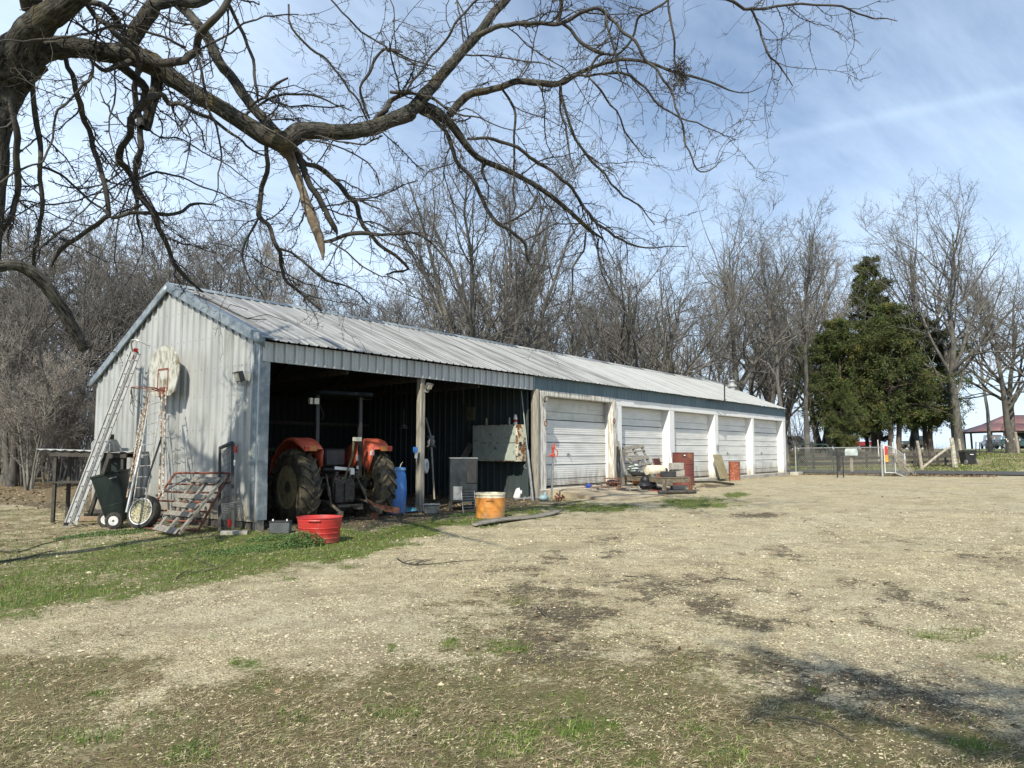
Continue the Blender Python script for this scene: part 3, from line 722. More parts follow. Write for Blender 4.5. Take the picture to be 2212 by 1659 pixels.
# trees one can single out
tree('multi',6,1030,36,270,'tall pale tree of many fanning stems rising behind the middle of the shed roof',rz=.4)
tree('multi',12,1090,42,330,'fanning bare tree just right of the tallest many-stemmed tree')
tree('oak',1,1600,47,405,'big bare oak whose crown stands above the far end of the shed roof',rz=1)
tree('oak',2,1400,44,440,'bare oak right of the fanning tree, behind the lighter end of the roof')
tree('slim',4,1745,50,425,'tall straight bare tree left of the cedars, by the chain-link fence',rz=2)
tree('slim',4,1700,46,440,'tall bare tree nearest the far corner of the shed')
tree('slim',5,1790,60,455,'pale bare tree at the left edge of the cedars')
tree('oak',3,2075,53,392,'tall dark oak leaning right above the trash bin',rz=.3,lean=(.05,.10))
tree('oak',1,1975,63,440,'bare oak standing behind the tip of the tallest cedar')
tree('oak',2,2185,62,500,'bare oak at the right edge of the picture before the red-roofed barn',rz=2.4)
tree('slim',5,2140,72,560,'slender pale trunk standing in front of the red-roofed barn')
tree('oak',3,2290,58,520,'spreading bare oak just past the right edge, its limbs over the barn',rz=3.9)
rgt=random.Random(3)
tl=''
KD={('oak',1):'broad-crowned oak',('oak',2):'crooked oak',('oak',3):'tall spreading oak',('slim',4):'dark slender tree',('slim',5):'pale slender tree',('multi',6):'many-stemmed pale tree',('multi',12):'many-stemmed dark tree',('scrub',8):'pale scrubby tree',('scrub',9):'dark scrubby tree'}
def wlabel(k,px,d,far=48):
    lm=[(-60,'well outside the left edge'),(30,'at the picture\'s left edge'),(110,'behind the left end of the scrap table'),(200,'behind the foot of the long ladder'),(290,'behind the rear eave of the gable'),(370,'behind the peak of the gable'),(470,'just right of the gable peak'),(560,'above the tractor bay'),(700,'above the blue drum'),(840,'above the middle post'),(960,'above the black smoker'),(1080,'above the orange tub'),(1200,'above the wall cabinet'),(1320,'above the first garage door'),(1440,'above the second garage door'),(1530,'above the third garage door'),(1620,'above the fourth garage door'),(1700,'above the last garage door'),(1790,'behind the farm gate at the shed corner'),(9999,'behind the cedars')]
    w_=[t for x,t in lm if px<x][0]
    return 'leafless '+KD[k]+(' deep in woods ' if d>far else ' near woods edge ')+w_
for px in range(640,1760,62):
    k=rgt.choice([('slim',4),('slim',5),('oak',1),('oak',2),('oak',3),('scrub',9),('multi',12)])
    d=rgt.uniform(44,70); tree(*k,px+rgt.uniform(-20,20),d,rgt.uniform(540,660) if px<1300 else rgt.uniform(500,640),wlabel(k,px,d,57),'bare trees behind the shed')
for px in range(1290,1900,60):
    k=rgt.choice([('slim',4),('slim',5),('oak',3)])
    tree(*k,px+rgt.uniform(-15,15),rgt.uniform(62,85),rgt.uniform(620,720),wlabel(k,px,80).replace('deep in woods','farthest back'),'bare trees behind the shed')
# woods on the left
tl='grey-brown leafless tree in the dense woods left of the shed'
tree('oak',3,30,29.5,520,'rugged multi-limbed tree at the edge of the lawn, far left',rz=1.7)
tree('scrub',8,68,27.5,700,'small pale sapling standing between the old tree and the shelf table')
for i in range(21):
    px=-160+i*40; k=rgt.choice([('scrub',8),('scrub',9),('slim',4),('slim',5),('oak',2),('multi',12),('oak',1)])
    dd_=rgt.uniform(31,52); tree(*k,px+rgt.uniform(-15,15),dd_,rgt.uniform(360,540) if px<500 else rgt.uniform(470,620),wlabel(k,px,dd_,41),'leafless trees of the left-hand woods')
for i in range(8):
    px=-40+i*34; kk=rgt.choice([('scrub',8),('scrub',9)]); tree(*kk,px+rgt.uniform(-10,10),rgt.uniform(28.5,33),rgt.uniform(700,860),wlabel(kk,px,20).replace('leafless','low twiggy').replace('near woods edge','at lawn edge'),'undergrowth trees at the lawn edge')
# far undergrowth and brush nobody could count
def brush(name,n,region,h,rad,mat,seed):
    rg=np.random.default_rng(seed); X,Y=region(rg,n); Z=gz(X,Y); S=np.stack([X,Y,Z-.05],1)
    D=np.stack([rg.normal(0,.28,n),rg.normal(0,.28,n),np.ones(n)],1); K=4; P=np.empty((n,K,3)); P[:,0]=S; Ln=h*rg.uniform(.35,1,n)
    for k in range(1,K):
        D=D+rg.normal(0,.16,(n,3)); D/=np.linalg.norm(D,axis=1,keepdims=True); P[:,k]=P[:,k-1]+D*(Ln/(K-1))[:,None]
    Rr=rad*rg.uniform(.5,1.3,n)[:,None]*np.linspace(1,.35,K)[None,:]
    a=tubes(P,Rr,3); P1,R1,_=spawn(P,Rr,4,Ln*.4,.3,.6,(25,65),3,.2,.03,.2,1,.4,.003,.2,rg)
    o=np_mesh(name,*joinm([a,tubes(P1,R1,3)]),mat); return tag(o,'tangled leafless brush filling the woods beyond','undergrowth',kind='stuff')
def reg(pxa,pxb,da,db):
    def f(rg,n):
        px=rg.uniform(pxa,pxb,n); d=rg.uniform(da,db,n); r=(px-1106)/FPX*d
        return CAM.x+FH.x*d+RH.x*r, CAM.y+FH.y*d+RH.y*r
    return f
brush('undergrowth',1100,reg(-500,520,33,62),3.4,.022,twigp,1)
brush('undergrowth',1100,reg(500,1760,50,90),5.0,.03,twigp,2)['label']='tangled leafless brush filling the gaps above the shed roof'
o_=brush('roadside_brush',900,reg(1740,2060,47,56),1.1,.012,twigp,3); o_['label']='dry brown brush along the fence beyond the road'
# fallen rough bank behind the fence beyond the road
# ------------------------------------------------------------------ cedars
cedarm=M('cedar_foliage',(.078,.097,.024),.9,0,(.036,.056,.018),2.6,lo=.4,hi=.6,c3=(.15,.135,.035),scale3=.8,lo3=.52,hi3=.72)
cedarb=M('cedar_bark',(.13,.10,.08),.95,0,(.07,.055,.045),6,stretch=(1,1,.2),bump=.012,bscale=20,bstretch=(1,1,.15))
def make_cedar(seed,H,Wd,base,label,cone):
    rg=np.random.default_rng(seed); root=thing('cedar_tree',label,'cedar',(0,0,0),group='evergreen cedars beyond the road')
    K0=8; st=2; P=np.empty((st,K0,3)); t=np.linspace(0,1,K0)
    for s_ in range(st):
        P[s_,:,0]=(s_-.5)*.5*(1+t)+np.cumsum(rg.normal(size=K0))*.06; P[s_,:,1]=np.cumsum(rg.normal(size=K0))*.06; P[s_,:,2]=t*H*.93-.3*(t==0)
    Rr=np.tile(.019*H*(1-.9*t)+.01,(st,1)); tr=[tubes(P,Rr,8)]
    # boughs
    nb=190; tz=rg.uniform(base,1,nb)**1.0
    az=rg.uniform(0,2*np.pi,nb)
    def prof(q):
        q=(q-base)/(1-base)
        return Wd*(np.minimum(1,(.40+2.6*q))*(1-q)**(.62 if cone else .45)*(.8+.35*np.sin(az*2.3+q*9))+.05)
    Ln=prof(tz)*rg.uniform(.72,1.12,nb); S=np.stack([rg.normal(0,.25,nb),rg.normal(0,.2,nb),tz*H],1)
    D=np.stack([np.cos(az),np.sin(az),rg.uniform(.05,.6,nb)],1); K=6; PB=np.empty((nb,K,3)); PB[:,0]=S
    for k in range(1,K):
        D=D+rg.normal(0,.10,(nb,3)); D[:,2]-=.06; D/=np.linalg.norm(D,axis=1,keepdims=True); PB[:,k]=PB[:,k-1]+D*(Ln/(K-1))[:,None]
    RB=np.linspace(1,.2,K)[None,:]*(.012*Ln+.012)[:,None]; tr.append(tubes(PB,RB,4))
    P2,R2,L2=spawn(PB,RB,12,Ln*.34,.35,.5,(25,70),4,.18,.02,.25,1,.3,.004,.4,rg); tr.append(tubes(P2,R2,3))
    np_mesh('trunk',*joinm(tr),cedarb,smooth=True,parent=root)
    # sprays of small scale-leaf fans along the side boughs
    n=len(P2)*30; idx=np.repeat(np.arange(len(P2)),30); tt=rg.uniform(.15,1.08,n)*(3); i=np.minimum(tt.astype(int),2); fr=(tt-i)[:,None]
    C=P2[idx,i]*(1-fr)+P2[idx,i+1]*fr+rg.normal(0,.09,(n,3)); 
    dirn=(P2[idx,3]-P2[idx,0]); dirn/=np.linalg.norm(dirn,axis=1,keepdims=True)+1e-9; dirn=dirn+rg.normal(0,.55,(n,3)); dirn/=np.linalg.norm(dirn,axis=1,keepdims=True)
    sd2=np.cross(dirn,rg.normal(size=(n,3))); sd2/=np.linalg.norm(sd2,axis=1,keepdims=True)+1e-9
    s1=rg.uniform(.08,.19,n)[:,None]*(H/14)**.4; s2=s1*rg.uniform(.16,.30,n)[:,None]
    V=np.stack([C-dirn*s1*.3,C+sd2*s2,C+dirn*s1,C-sd2*s2],1).reshape(-1,3); F=np.arange(n*4).reshape(-1,4)
    np_mesh('foliage',V,F,cedarm,parent=root); return root
ced={}
ced['tall']=make_cedar(21,16,4.3,.24,'tallest cedar, its pointed crown rising above the others',True)
ced['wide']=make_cedar(22,11,3.9,.20,'cedar',False)
ced['low']=make_cedar(23,8.5,3.2,.12,'cedar',False)
cu=set()
def cedar(k,px,d,top,label,rz=0,wx=1,top_h=None):
    o=ced[k] if k not in cu else dup(ced[k]); cu.add(k); p=at(px,974,d); g=float(gz(p.x,p.y)); h=(974-top)/FPX*d+1-g
    H_={'tall':16,'wide':11,'low':8.5}[k]; s_=h/H_; o.location=(p.x,p.y,g-.1); o.rotation_euler=(0,0,rz); o.scale=(s_*wx,s_*wx,s_); o['label']=label; return o
cedar('tall',1893,60,552,'tallest cedar, its pointed crown rising above the others',0,1.0)
cedar('wide',1815,56,690,'broad cedar on the left of the clump, behind the mailbox',.8,1.05)
cedar('wide',1930,55,655,'broad cedar in the middle of the clump below the pointed crown',2.2,1.0)
cedar('wide',2010,57,690,'broad cedar on the right of the clump behind the leaning post',3.9,1.05)
cedar('low',1822,54,830,'low cedar whose boughs hang to the red pickup',.3,.9)
cedar('low',1880,62,760,'shaded cedar at the back of the clump behind the jeep',1.9,1.0)
cedar('low',1455,62,790,'small dark cedar showing just above the shed roof',2.5,.42)
# ------------------------------------------------------------------ the big overhanging tree
bigbark=bpy.data.materials.new('furrowed_bark'); bigbark.use_nodes=True
def furrow():
    t=bigbark.node_tree; n=t.nodes; l=t.links; b=n['Principled BSDF']; b.inputs['Roughness'].default_value=.95; b.inputs['Specular IOR Level'].default_value=.2
    uv=n.new('ShaderNodeAttribute'); uv.attribute_name='limb'
    ge=n.new('ShaderNodeNewGeometry').outputs['Position']
    q=n.new('ShaderNodeTexNoise'); q.inputs['Scale'].default_value=1; q.inputs['Detail'].default_value=5; q.inputs['Roughness'].default_value=.6; q.inputs['Distortion'].default_value=.5; l.new(uv.outputs['Vector'],q.inputs[0])
    v=n.new('ShaderNodeTexNoise'); v.inputs['Scale'].default_value=9; v.inputs['Detail'].default_value=6; l.new(ge,v.inputs[0])
    v2=n.new('ShaderNodeTexNoise'); v2.inputs['Scale'].default_value=1.6; v2.inputs['Detail'].default_value=5; l.new(ge,v2.inputs[0])
    def mr(x,a,bb):
        k=n.new('ShaderNodeMapRange'); k.inputs[1].default_value=a; k.inputs[2].default_value=bb; l.new(x,k.inputs[0]); return k.outputs[0]
    def mx(f,A,B):
        k=n.new('ShaderNodeMix'); k.data_type='RGBA'; l.new(f,k.inputs['Factor'])
        for kk,x in (('A',A),('B',B)):
            if isinstance(x,tuple): k.inputs[kk].default_value=(*x,1)
            else: l.new(x,k.inputs[kk])
        return k.outputs['Result']
    c=mx(mr(q.outputs[0],.40,.56),(.012,.0115,.0105),(.070,.067,.057))
    c=mx(mr(v.outputs[0],.5,.68),c,(.10,.098,.083)); 
    m_=n.new('ShaderNodeMath'); m_.operation='MULTIPLY'; l.new(mr(v2.outputs[0],.56,.72),m_.inputs[0]); m_.inputs[1].default_value=.6
    c=mx(m_.outputs[0],c,(.13,.10,.035))
    l.new(c,b.inputs['Base Color'])
    bp=n.new('ShaderNodeBump'); bp.inputs['Strength'].default_value=1; bp.inputs['Distance'].default_value=.03; l.new(q.outputs[0],bp.inputs['Height']); l.new(bp.outputs[0],b.inputs['Normal'])
furrow()
limbm=M('small_limb_bark',(.058,.053,.046),.92,0,(.034,.031,.027),9,c3=(.085,.08,.045),scale3=2.2,lo3=.55,hi3=.7,bump=.003,bscale=70)
deadm=M('dead_peeling_wood',(.15,.12,.085),.9,0,(.12,.085,.055),22,c3=(.30,.26,.2),scale3=8,bump=.006,bscale=50)
fgtw=M('fine_twig_bark',(.052,.047,.042),.92,0,(.033,.029,.026),6,c3=(.10,.095,.083),scale3=3,lo3=.5,hi3=.7)
Z1=lambda l:[(x*.4,y*.4,w_*.4 if w_ else None) for (x,y,w_) in l]
Z2=lambda l:[(811+.4*ptx,pty*.4,w_*.4 if w_ else None) for (ptx,pty,w_) in l]
# (kind, points(x,y,width), depth at start, depth at end)
LIMBS=[
 ('big',[(-112,1212,80),(-75,1000,62),(-34,640,52),(-14,430,52),(-10,330,60),(-4,240,84),(22,165,96),(70,118,92)],6.75,6.6),
 ('big',Z1([(70,360,235),(170,290,190),(290,262,140),(420,258,128),(560,280,125),(700,300,128),(820,345,135),(900,400,120),(1000,470,108),(1100,530,108),(1250,620,106),(1400,715,106),(1490,765,115),(1550,760,125),(1620,712,118),(1700,705,104),(1850,712,98),(2000,692,92),(2100,655,88),(2212,622,82)])+Z2([(90,640,80),(200,590,84),(260,520,88),(330,440,70),(450,300,62),(550,190,60),(630,80,54),(720,-20,50),(800,-140,44)]),6.5,8.3),
 ('big',Z1([(40,400,220),(90,280,210),(170,160,185),(260,90,170),(380,0,150),(520,-120,130)]),6.5,6.0),
 ('mid',Z1([(690,320,95),(715,210,88),(770,120,92),(810,60,90),(850,0,84),(950,-80,70)]),6.9,6.6),
 ('mid',Z1([(820,30,60),(950,5,62),(1060,12,60),(1160,-30,50)]),6.6,6.8),
 ('mid',Z1([(880,-40,50),(970,30,52),(1060,120,55),(1130,220,55),(1180,330,56),(1260,430,55),(1350,560,55),(1430,650,58),(1500,730,60)]),7.6,7.4),
 ('sm',Z1([(1240,-20,40),(1170,90,40),(1100,170,42),(1060,270,44),(1000,330,46),(920,348,48),(800,325,52),(690,305,46)]),6.4,6.9),
 ('sm',Z1([(700,330,40),(640,350,34),(560,372,26),(490,330,14)]),6.8,6.5),
 ('sm',Z1([(360,320,26),(400,440,30),(430,560,32),(480,700,30),(520,830,30),(560,1000,28),(590,1170,26)]),6.8,7.2),
 ('sm',Z1([(590,1160,24),(520,1215,26),(430,1270,24),(360,1330,24),(310,1370,24),(280,1440,10)]),7.2,7.6),
 ('sm',Z1([(600,1170,18),(700,1150,20),(800,1150,22),(900,1165,20),(980,1145,18),(1050,1105,16),(1160,1112,8)]),7.2,7.9),
 ('sm',Z1([(165,400,26),(185,560,30),(200,740,30),(215,900,26),(235,1100,24),(215,1250,22),(190,1350,20),(190,1450,18),(230,1520,6)]),6.6,7.2),
 ('sm',Z1([(60,520,34),(85,680,36),(95,850,36),(98,1000,34),(80,1120,30),(40,1200,28),(-10,1290,26)]),6.4,6.9),
 ('sm',Z1([(745,330,36),(735,480,34),(748,640,36),(755,800,34),(730,930,32),(735,1060,26),(735,1150,16),(760,1250,10),(765,1370,5)]),7.4,8.0),
 ('sm',Z1([(640,350,50),(720,400,48),(790,470,44),(760,560,44),(715,640,40),(680,760,36),(645,865,42),(700,940,34),(780,1070,36),(840,1190,32),(890,1290,28),(930,1380,24),(965,1450,26),(1020,1510,16),(1095,1580,12)]),6.9,8.6),
 ('sm',Z1([(760,690,36),(755,600,34),(790,535,36),(860,510,34),(910,560,30),(980,560,24),(1040,590,22),(1120,640,22),(1180,680,18),(1280,740,14),(1360,800,12),(1430,832,8)]),6.7,7.3),
 ('mid',Z1([(850,380,64),(845,470,64),(820,560,58),(800,640,54),(788,700,48)]),7.0,7.0),
 ('dead',Z1([(1520,780,80),(1570,860,54),(1610,960,48),(1650,1080,48),(1690,1190,52),(1725,1290,42),(1740,1350,28),(1745,1405,10)]),7.5,7.6),
 ('sm',Z1([(1590,800,30),(1640,888,30),(1740,905,30),(1810,970,28),(1880,1050,28),(1930,1110,26),(1950,1200,24),(2010,1270,22),(2080,1340,20),(2212,1450,16)])+Z2([(60,1480,10),(150,1530,6)]),7.6,8.8),
 ('sm',Z1([(1580,790,36),(1640,920,36),(1700,1040,34),(1760,1140,34),(1800,1230,30),(1820,1260,8)]),7.6,7.8),
 ('sm',Z1([(1450,740,22),(1440,880,26),(1410,1020,28),(1395,1150,30),(1460,1240,24),(1500,1340,24),(1520,1430,20),(1570,1520,18),(1650,1600,14),(1740,1680,10)]),7.3,8.0),
 ('tw',Z1([(1400,1150,14),(1360,1260,14),(1325,1340,14),(1320,1450,12),(1380,1550,9),(1440,1640,5)]),7.5,7.7),
 ('sm',Z1([(1500,1340,14),(1600,1390,14),(1700,1470,13),(1800,1520,12),(1900,1560,8),(2000,1640,6)]),7.6,8.4),
 ('sm',Z1([(1750,1300,18),(1850,1275,22),(1950,1265,26),(2060,1262,18),(2212,1262,14)])+Z2([(100,1262,14),(230,1258,14),(290,1300,12),(360,1380,10),(420,1450,6)]),7.7,8.6),
 ('mid',Z2([(230,570,60),(300,590,64),(370,640,56),(430,700,48),(480,770,40),(540,840,34),(600,875,34),(700,915,30),(800,965,28),(900,1025,26),(1000,1100,26),(1090,1180,24),(1160,1245,20),(1230,1290,10)]),7.9,9.2),
 ('sm',Z2([(500,745,16),(570,742,18),(680,765,20),(800,825,20),(880,885,20),(960,925,18),(1040,1000,18),(1090,1060,18),(1130,1130,18),(1200,1205,16),(1300,1275,14),(1420,1325,10),(1540,1332,7),(1680,1335,4)]),8.0,9.6),
 ('sm',Z2([(250,605,20),(320,645,24),(370,705,24),(410,800,24),(460,890,22),(520,970,22),(560,1050,22),(620,1150,22),(670,1205,24),(740,1260,18),(790,1310,18),(820,1380,16),(860,1470,12),(905,1575,7)]),7.9,8.7),
 ('tw',Z2([(680,1205,14),(760,1180,14),(820,1130,14),(895,1065,10)]),8.4,8.2),
 ('mid',Z2([(400,620,46),(450,560,46),(510,510,42),(600,490,40),(680,470,38),(760,440,36),(860,445,36),(960,455,36),(1020,440,34),(1080,405,26),(1180,360,22),(1300,325,20),(1400,325,18),(1500,345,16),(1600,385,16),(1720,415,14),(1830,450,12),(1920,490,8),(2010,500,6),(2095,465,3)]),8.1,8.4),
 ('sm',Z2([(560,190,30),(620,150,28),(700,135,28),(800,130,26),(900,128,24),(990,130,24),(1060,90,22),(1140,60,20),(1200,52,20),(1270,100,18),(1330,160,18),(1390,220,18),(1440,290,16),(1500,360,16),(1550,430,14),(1590,500,14),(1640,620,12),(1660,720,12),(1690,820,10),(1740,900,9),(1800,910,7),(1870,850,4)]),7.7,7.2),
 ('sm',Z2([(985,130,22),(990,60,22),(992,-30,20)]),7.6,7.4),
 ('sm',Z2([(690,480,14),(740,560,16),(752,660,14),(748,780,13),(755,900,12),(750,1020,11),(750,1165,9)]),8.2,8.4),
 ('sm',Z2([(1000,460,18),(1010,540,16),(1040,640,16),(1065,730,16),(1110,810,15),(1170,870,14),(1240,940,13),(1300,1020,12),(1370,1080,11),(1440,1130,9),(1500,1215,5)]),8.1,8.7),
 ('tw',Z2([(1000,460,12),(1005,600,11),(1030,740,10),(1060,870,8),(1085,960,4)]),8.1,8.2),
 ('tw',Z2([(1150,410,10),(1200,460,12),(1250,540,11),(1320,640,10),(1370,730,9),(1410,800,8),(1460,850,5),(1520,850,3)]),8.0,8.4),
 ('sm',Z2([(1060,410,14),(1200,400,14),(1380,408,14),(1450,470,13),(1510,540,12),(1600,610,11),(1740,670,9),(1850,715,6),(1955,757,3)]),8.2,8.5),
 ('sm',Z2([(1565,-20,12),(1590,80,14),(1605,200,13),(1620,320,11),(1660,430,7)]),7.6,7.7),
 ('sm',[(1540,-6,7),(1585,8,7),(1620,20,7),(1680,12,6),(1760,8,5),(1820,14,5),(1870,34,4),(1938,48,2)],7.2,7.6),
 ('tw',[(1620,20,5),(1640,60,5),(1660,108,5),(1685,140,4),(1712,188,2)],7.3,7.6),
 ('sm',Z1([(1560,20,11),(1580,150,12),(1680,260,13),(1770,330,12),(1850,440,11),(1940,560,10),(1980,655,9)]),7.2,7.6),
 ('tw',Z1([(1780,0,9),(1880,100,10),(1990,200,10),(2110,275,9),(2250,340,8)])+Z2([(160,350,7),(330,372,5)]),7.4,7.8),
 ('tw',Z1([(2110,0,7),(2130,120,7),(2140,260,6)]),7.3,7.3),
 ('tw',Z2([(480,290,10),(600,302,9),(740,310,8),(880,335,7),(980,370,4)]),7.8,7.6),
 ('sm',Z1([(1225,-10,18),(1270,80,20),(1300,160,20),(1340,260,18),(1370,360,18),(1390,480,16),(1405,560,10)]),6.9,7.2),
 ('mid',[(-40,588,26),(-10,577,26),(30,573,26),(66,586,27),(100,618,27),(135,668,26),(160,712,24),(180,752,20),(182,756,8)],6.3,6.9),
 ('sm',Z1([(430,-10,26),(520,80,30),(600,150,30),(660,220,30),(720,290,28),(765,400,18)]),6.3,6.8),
 ('sm',Z1([(480,10,30),(560,30,34),(620,80,36),(650,150,30),(700,210,30)]),6.6,6.8),
 ('tw',Z1([(490,330,14),(488,400,16),(440,470,16),(380,540,14),(310,600,14),(300,690,13),(280,780,12),(230,860,12),(160,905,12),(90,940,12),(10,985,12),(-30,1010,10)]),6.4,6.2),
 ('sm',Z1([(2010,690,26),(2030,640,30),(2080,590,36),(2110,540,28),(2212,490,22)])+Z2([(80,500,20),(200,498,18),(330,540,15),(430,620,12),(560,640,9),(700,690,6),(850,680,4)]),7.8,7.6),
 ('tw',Z1([(1985,640,14),(1965,560,16),(1955,480,14),(1990,400,16),(2030,320,16),(2100,275,14),(2170,280,12)])+Z2([(60,270,10),(130,290,10),(230,340,9),(330,368,6)]),7.7,7.6),
 ('tw',Z2([(150,500,12),(240,400,13),(310,300,14),(380,210,14),(430,130,13),(500,50,13),(580,-20,12)]),7.5,7.3),
 ('tw',Z2([(440,-10,10),(465,90,10),(474,220,8)]),7.4,7.4),
 ('tw',Z1([(1060,270,16),(1080,380,16),(1110,520,16),(1150,640,14),(1185,760,12),(1195,880,10),(1180,980,8),(1160,1090,5)]),6.6,6.9),
 ('tw',Z1([(-20,226,8),(120,218,10),(260,205,14),(360,200,14),(460,185,14),(560,150,14),(680,140,14),(800,175,14),(920,220,13),(1010,265,12)]),5.9,6.6),
 ('tw',Z1([(760,540,18),(820,720,10),(950,745,9),(1100,830,8),(1240,900,7),(1360,1000,5),(1420,1060,3)]),7.2,7.6),
 ('tw',Z1([(1330,620,14),(1400,560,15),(1500,520,14),(1650,505,12),(1780,540,10),(1900,610,7)]),7.4,7.5),
 ('tw',Z1([(1360,580,14),(1440,520,16),(1470,480,18),(1560,430,12)]),7.3,7.1),
 ('tw',Z1([(1040,290,10),(1130,260,12),(1250,180,12),(1350,110,11),(1480,85,9),(1610,75,6)]),6.6,6.8),
 ('tw',Z1([(745,970,16),(850,935,13),(980,955,10),(1100,1010,9),(1250,1070,7),(1400,1130,5)]),7.6,7.9),
 ('tw',Z1([(200,900,16),(270,910,15),(340,950,15),(430,1030,14),(520,1110,14),(585,1160,14)]),7.0,7.2),
 ('tw',Z1([(0,1160,9),(120,1080,9),(300,1100,9),(480,1070,8),(650,990,8),(800,930,6)]),7.0,7.4),
 ('sm',Z2([(1240,60,14),(1265,180,13),(1290,300,12),(1320,400,10),(1345,480,6)]),7.5,7.6),
 ('tw',Z2([(1135,1255,12),(1115,1350,12),(1070,1430,12),(1070,1520,10),(1050,1640,7),(1040,1720,4)]),9.0,9.1),
 ('tw',Z2([(1210,1285,10),(1208,1370,10),(1230,1470,9),(1260,1560,8),(1330,1640,5)]),9.1,9.4),
 ('sm',Z2([(590,870,26),(580,940,14),(640,1020,6)]),8.3,8.3),
 ('sm',Z2([(1570,0,12),(1500,60,14),(1420,110,14),(1400,180,13),(1340,270,14),(1250,300,16),(1190,320,14),(1130,410,12)]),7.7,8.1),
 ('sm',Z2([(1000,120,16),(1050,160,18),(1110,220,20),(1170,260,22),(1240,285,22)]),7.6,7.6),
]
TS=1.45
rootT=at(-112,1212,6.75*TS); bt=thing('overhanging_tree','huge bare tree at the left with furrowed limbs sweeping over the whole shed','tree',(rootT.x,rootT.y,float(gz(rootT.x,rootT.y))))
bl=Vector(bt.location)
def limb_mesh(name,P,Rr,n,mat,rough=0,uvs=True):
    """one limb with knobbly section; 'limb' attribute gives along/around coordinates for the bark"""
    K=len(P); V,F=tubes(P[None],Rr[None],n)
    V=V.reshape(K,n,3)
    if rough:
        for i in range(K):
            for k in range(n):
                p=V[i,k]; q=mnoise.noise(Vector(p)*6)+.6*mnoise.noise(Vector(p)*15); V[i,k]=P[i]+(p-P[i])*(1+rough*q)
    V=V.reshape(-1,3)
    F=np.vstack([F]); o=np_mesh(name,V-np.array(bl),F,mat,smooth=True,parent=bt)
    if uvs:
        d=np.r_[0,np.cumsum(np.linalg.norm(np.diff(P,axis=0),axis=1))]; a=np.arange(n)*2*np.pi/n
        A=np.zeros((K,n,3)); s_=Rr.mean()*60
        A[:,:,0]=np.cos(a)[None]*Rr[:,None]*42; A[:,:,1]=np.sin(a)[None]*Rr[:,None]*42; A[:,:,2]=d[:,None]*6.5
        at_=o.data.attributes.new('limb','FLOAT_VECTOR','POINT'); at_.data.foreach_set('vector',A.astype(np.float32).ravel())
    return o
PP=[];PR=[];PL=[];KK=14
for kind,pts,d0,d1 in LIMBS:
    d0*=TS; d1*=TS
    n_=len(pts); W_=[]; ws=[]
    L0=[0]
    for i in range(1,n_): L0.append(L0[-1]+math.hypot(pts[i][0]-pts[i-1][0],pts[i][1]-pts[i-1][1]))
    for i,(x,y,w_) in enumerate(pts):
        t=L0[i]/L0[-1]; d=lerp(d0,d1,t)+(.12*math.sin(i*1.7+x) if 0<i<n_-1 and kind in('sm','tw') else 0); W_.append(at(x,y,d)); ws.append(w_/2*d/FPX*(.88 if kind=='big' else 1))
    sm=smooth_path(W_,5 if kind in('big','mid','dead') else 3); rr=np.interp(np.linspace(0,1,len(sm)),np.linspace(0,1,len(ws)),ws)
    P=np.array([list(p) for p in sm])
    if kind in ('sm','tw'):
        P=P+np.array([[mnoise.noise(Vector(p)*3.5+Vector((i_*7.3,0,0))) for i_ in range(3)] for p in P])*.05
    nm={'big':'limb','mid':'limb','dead':'dead_limb','sm':'branch','tw':'branch'}[kind]
    o=limb_mesh(nm,P,rr,{'big':22,'mid':16,'dead':14,'sm':8,'tw':6}[kind],{'big':bigbark,'mid':bigbark,'dead':deadm}.get(kind,limbm),{'big':.17,'mid':.13,'dead':.3}.get(kind,.1),kind in('big','mid'))
    if kind=='dead': o['label']='dead hanging limb with peeling tan bark'
    q=resample(P,KK); PP.append(q); PR.append(np.interp(np.linspace(0,1,KK),np.linspace(0,1,len(rr)),rr)); PL.append((float(np.linalg.norm(np.diff(P,axis=0),axis=1).sum()),kind))
P0=np.array(PP); R0=np.array(PR)
cnt=np.array([int({'big':1.5,'mid':2.0,'dead':1.2,'sm':2.7,'tw':3.0}[k]*l)+1 for l,k in PL]); cnt[0]=0
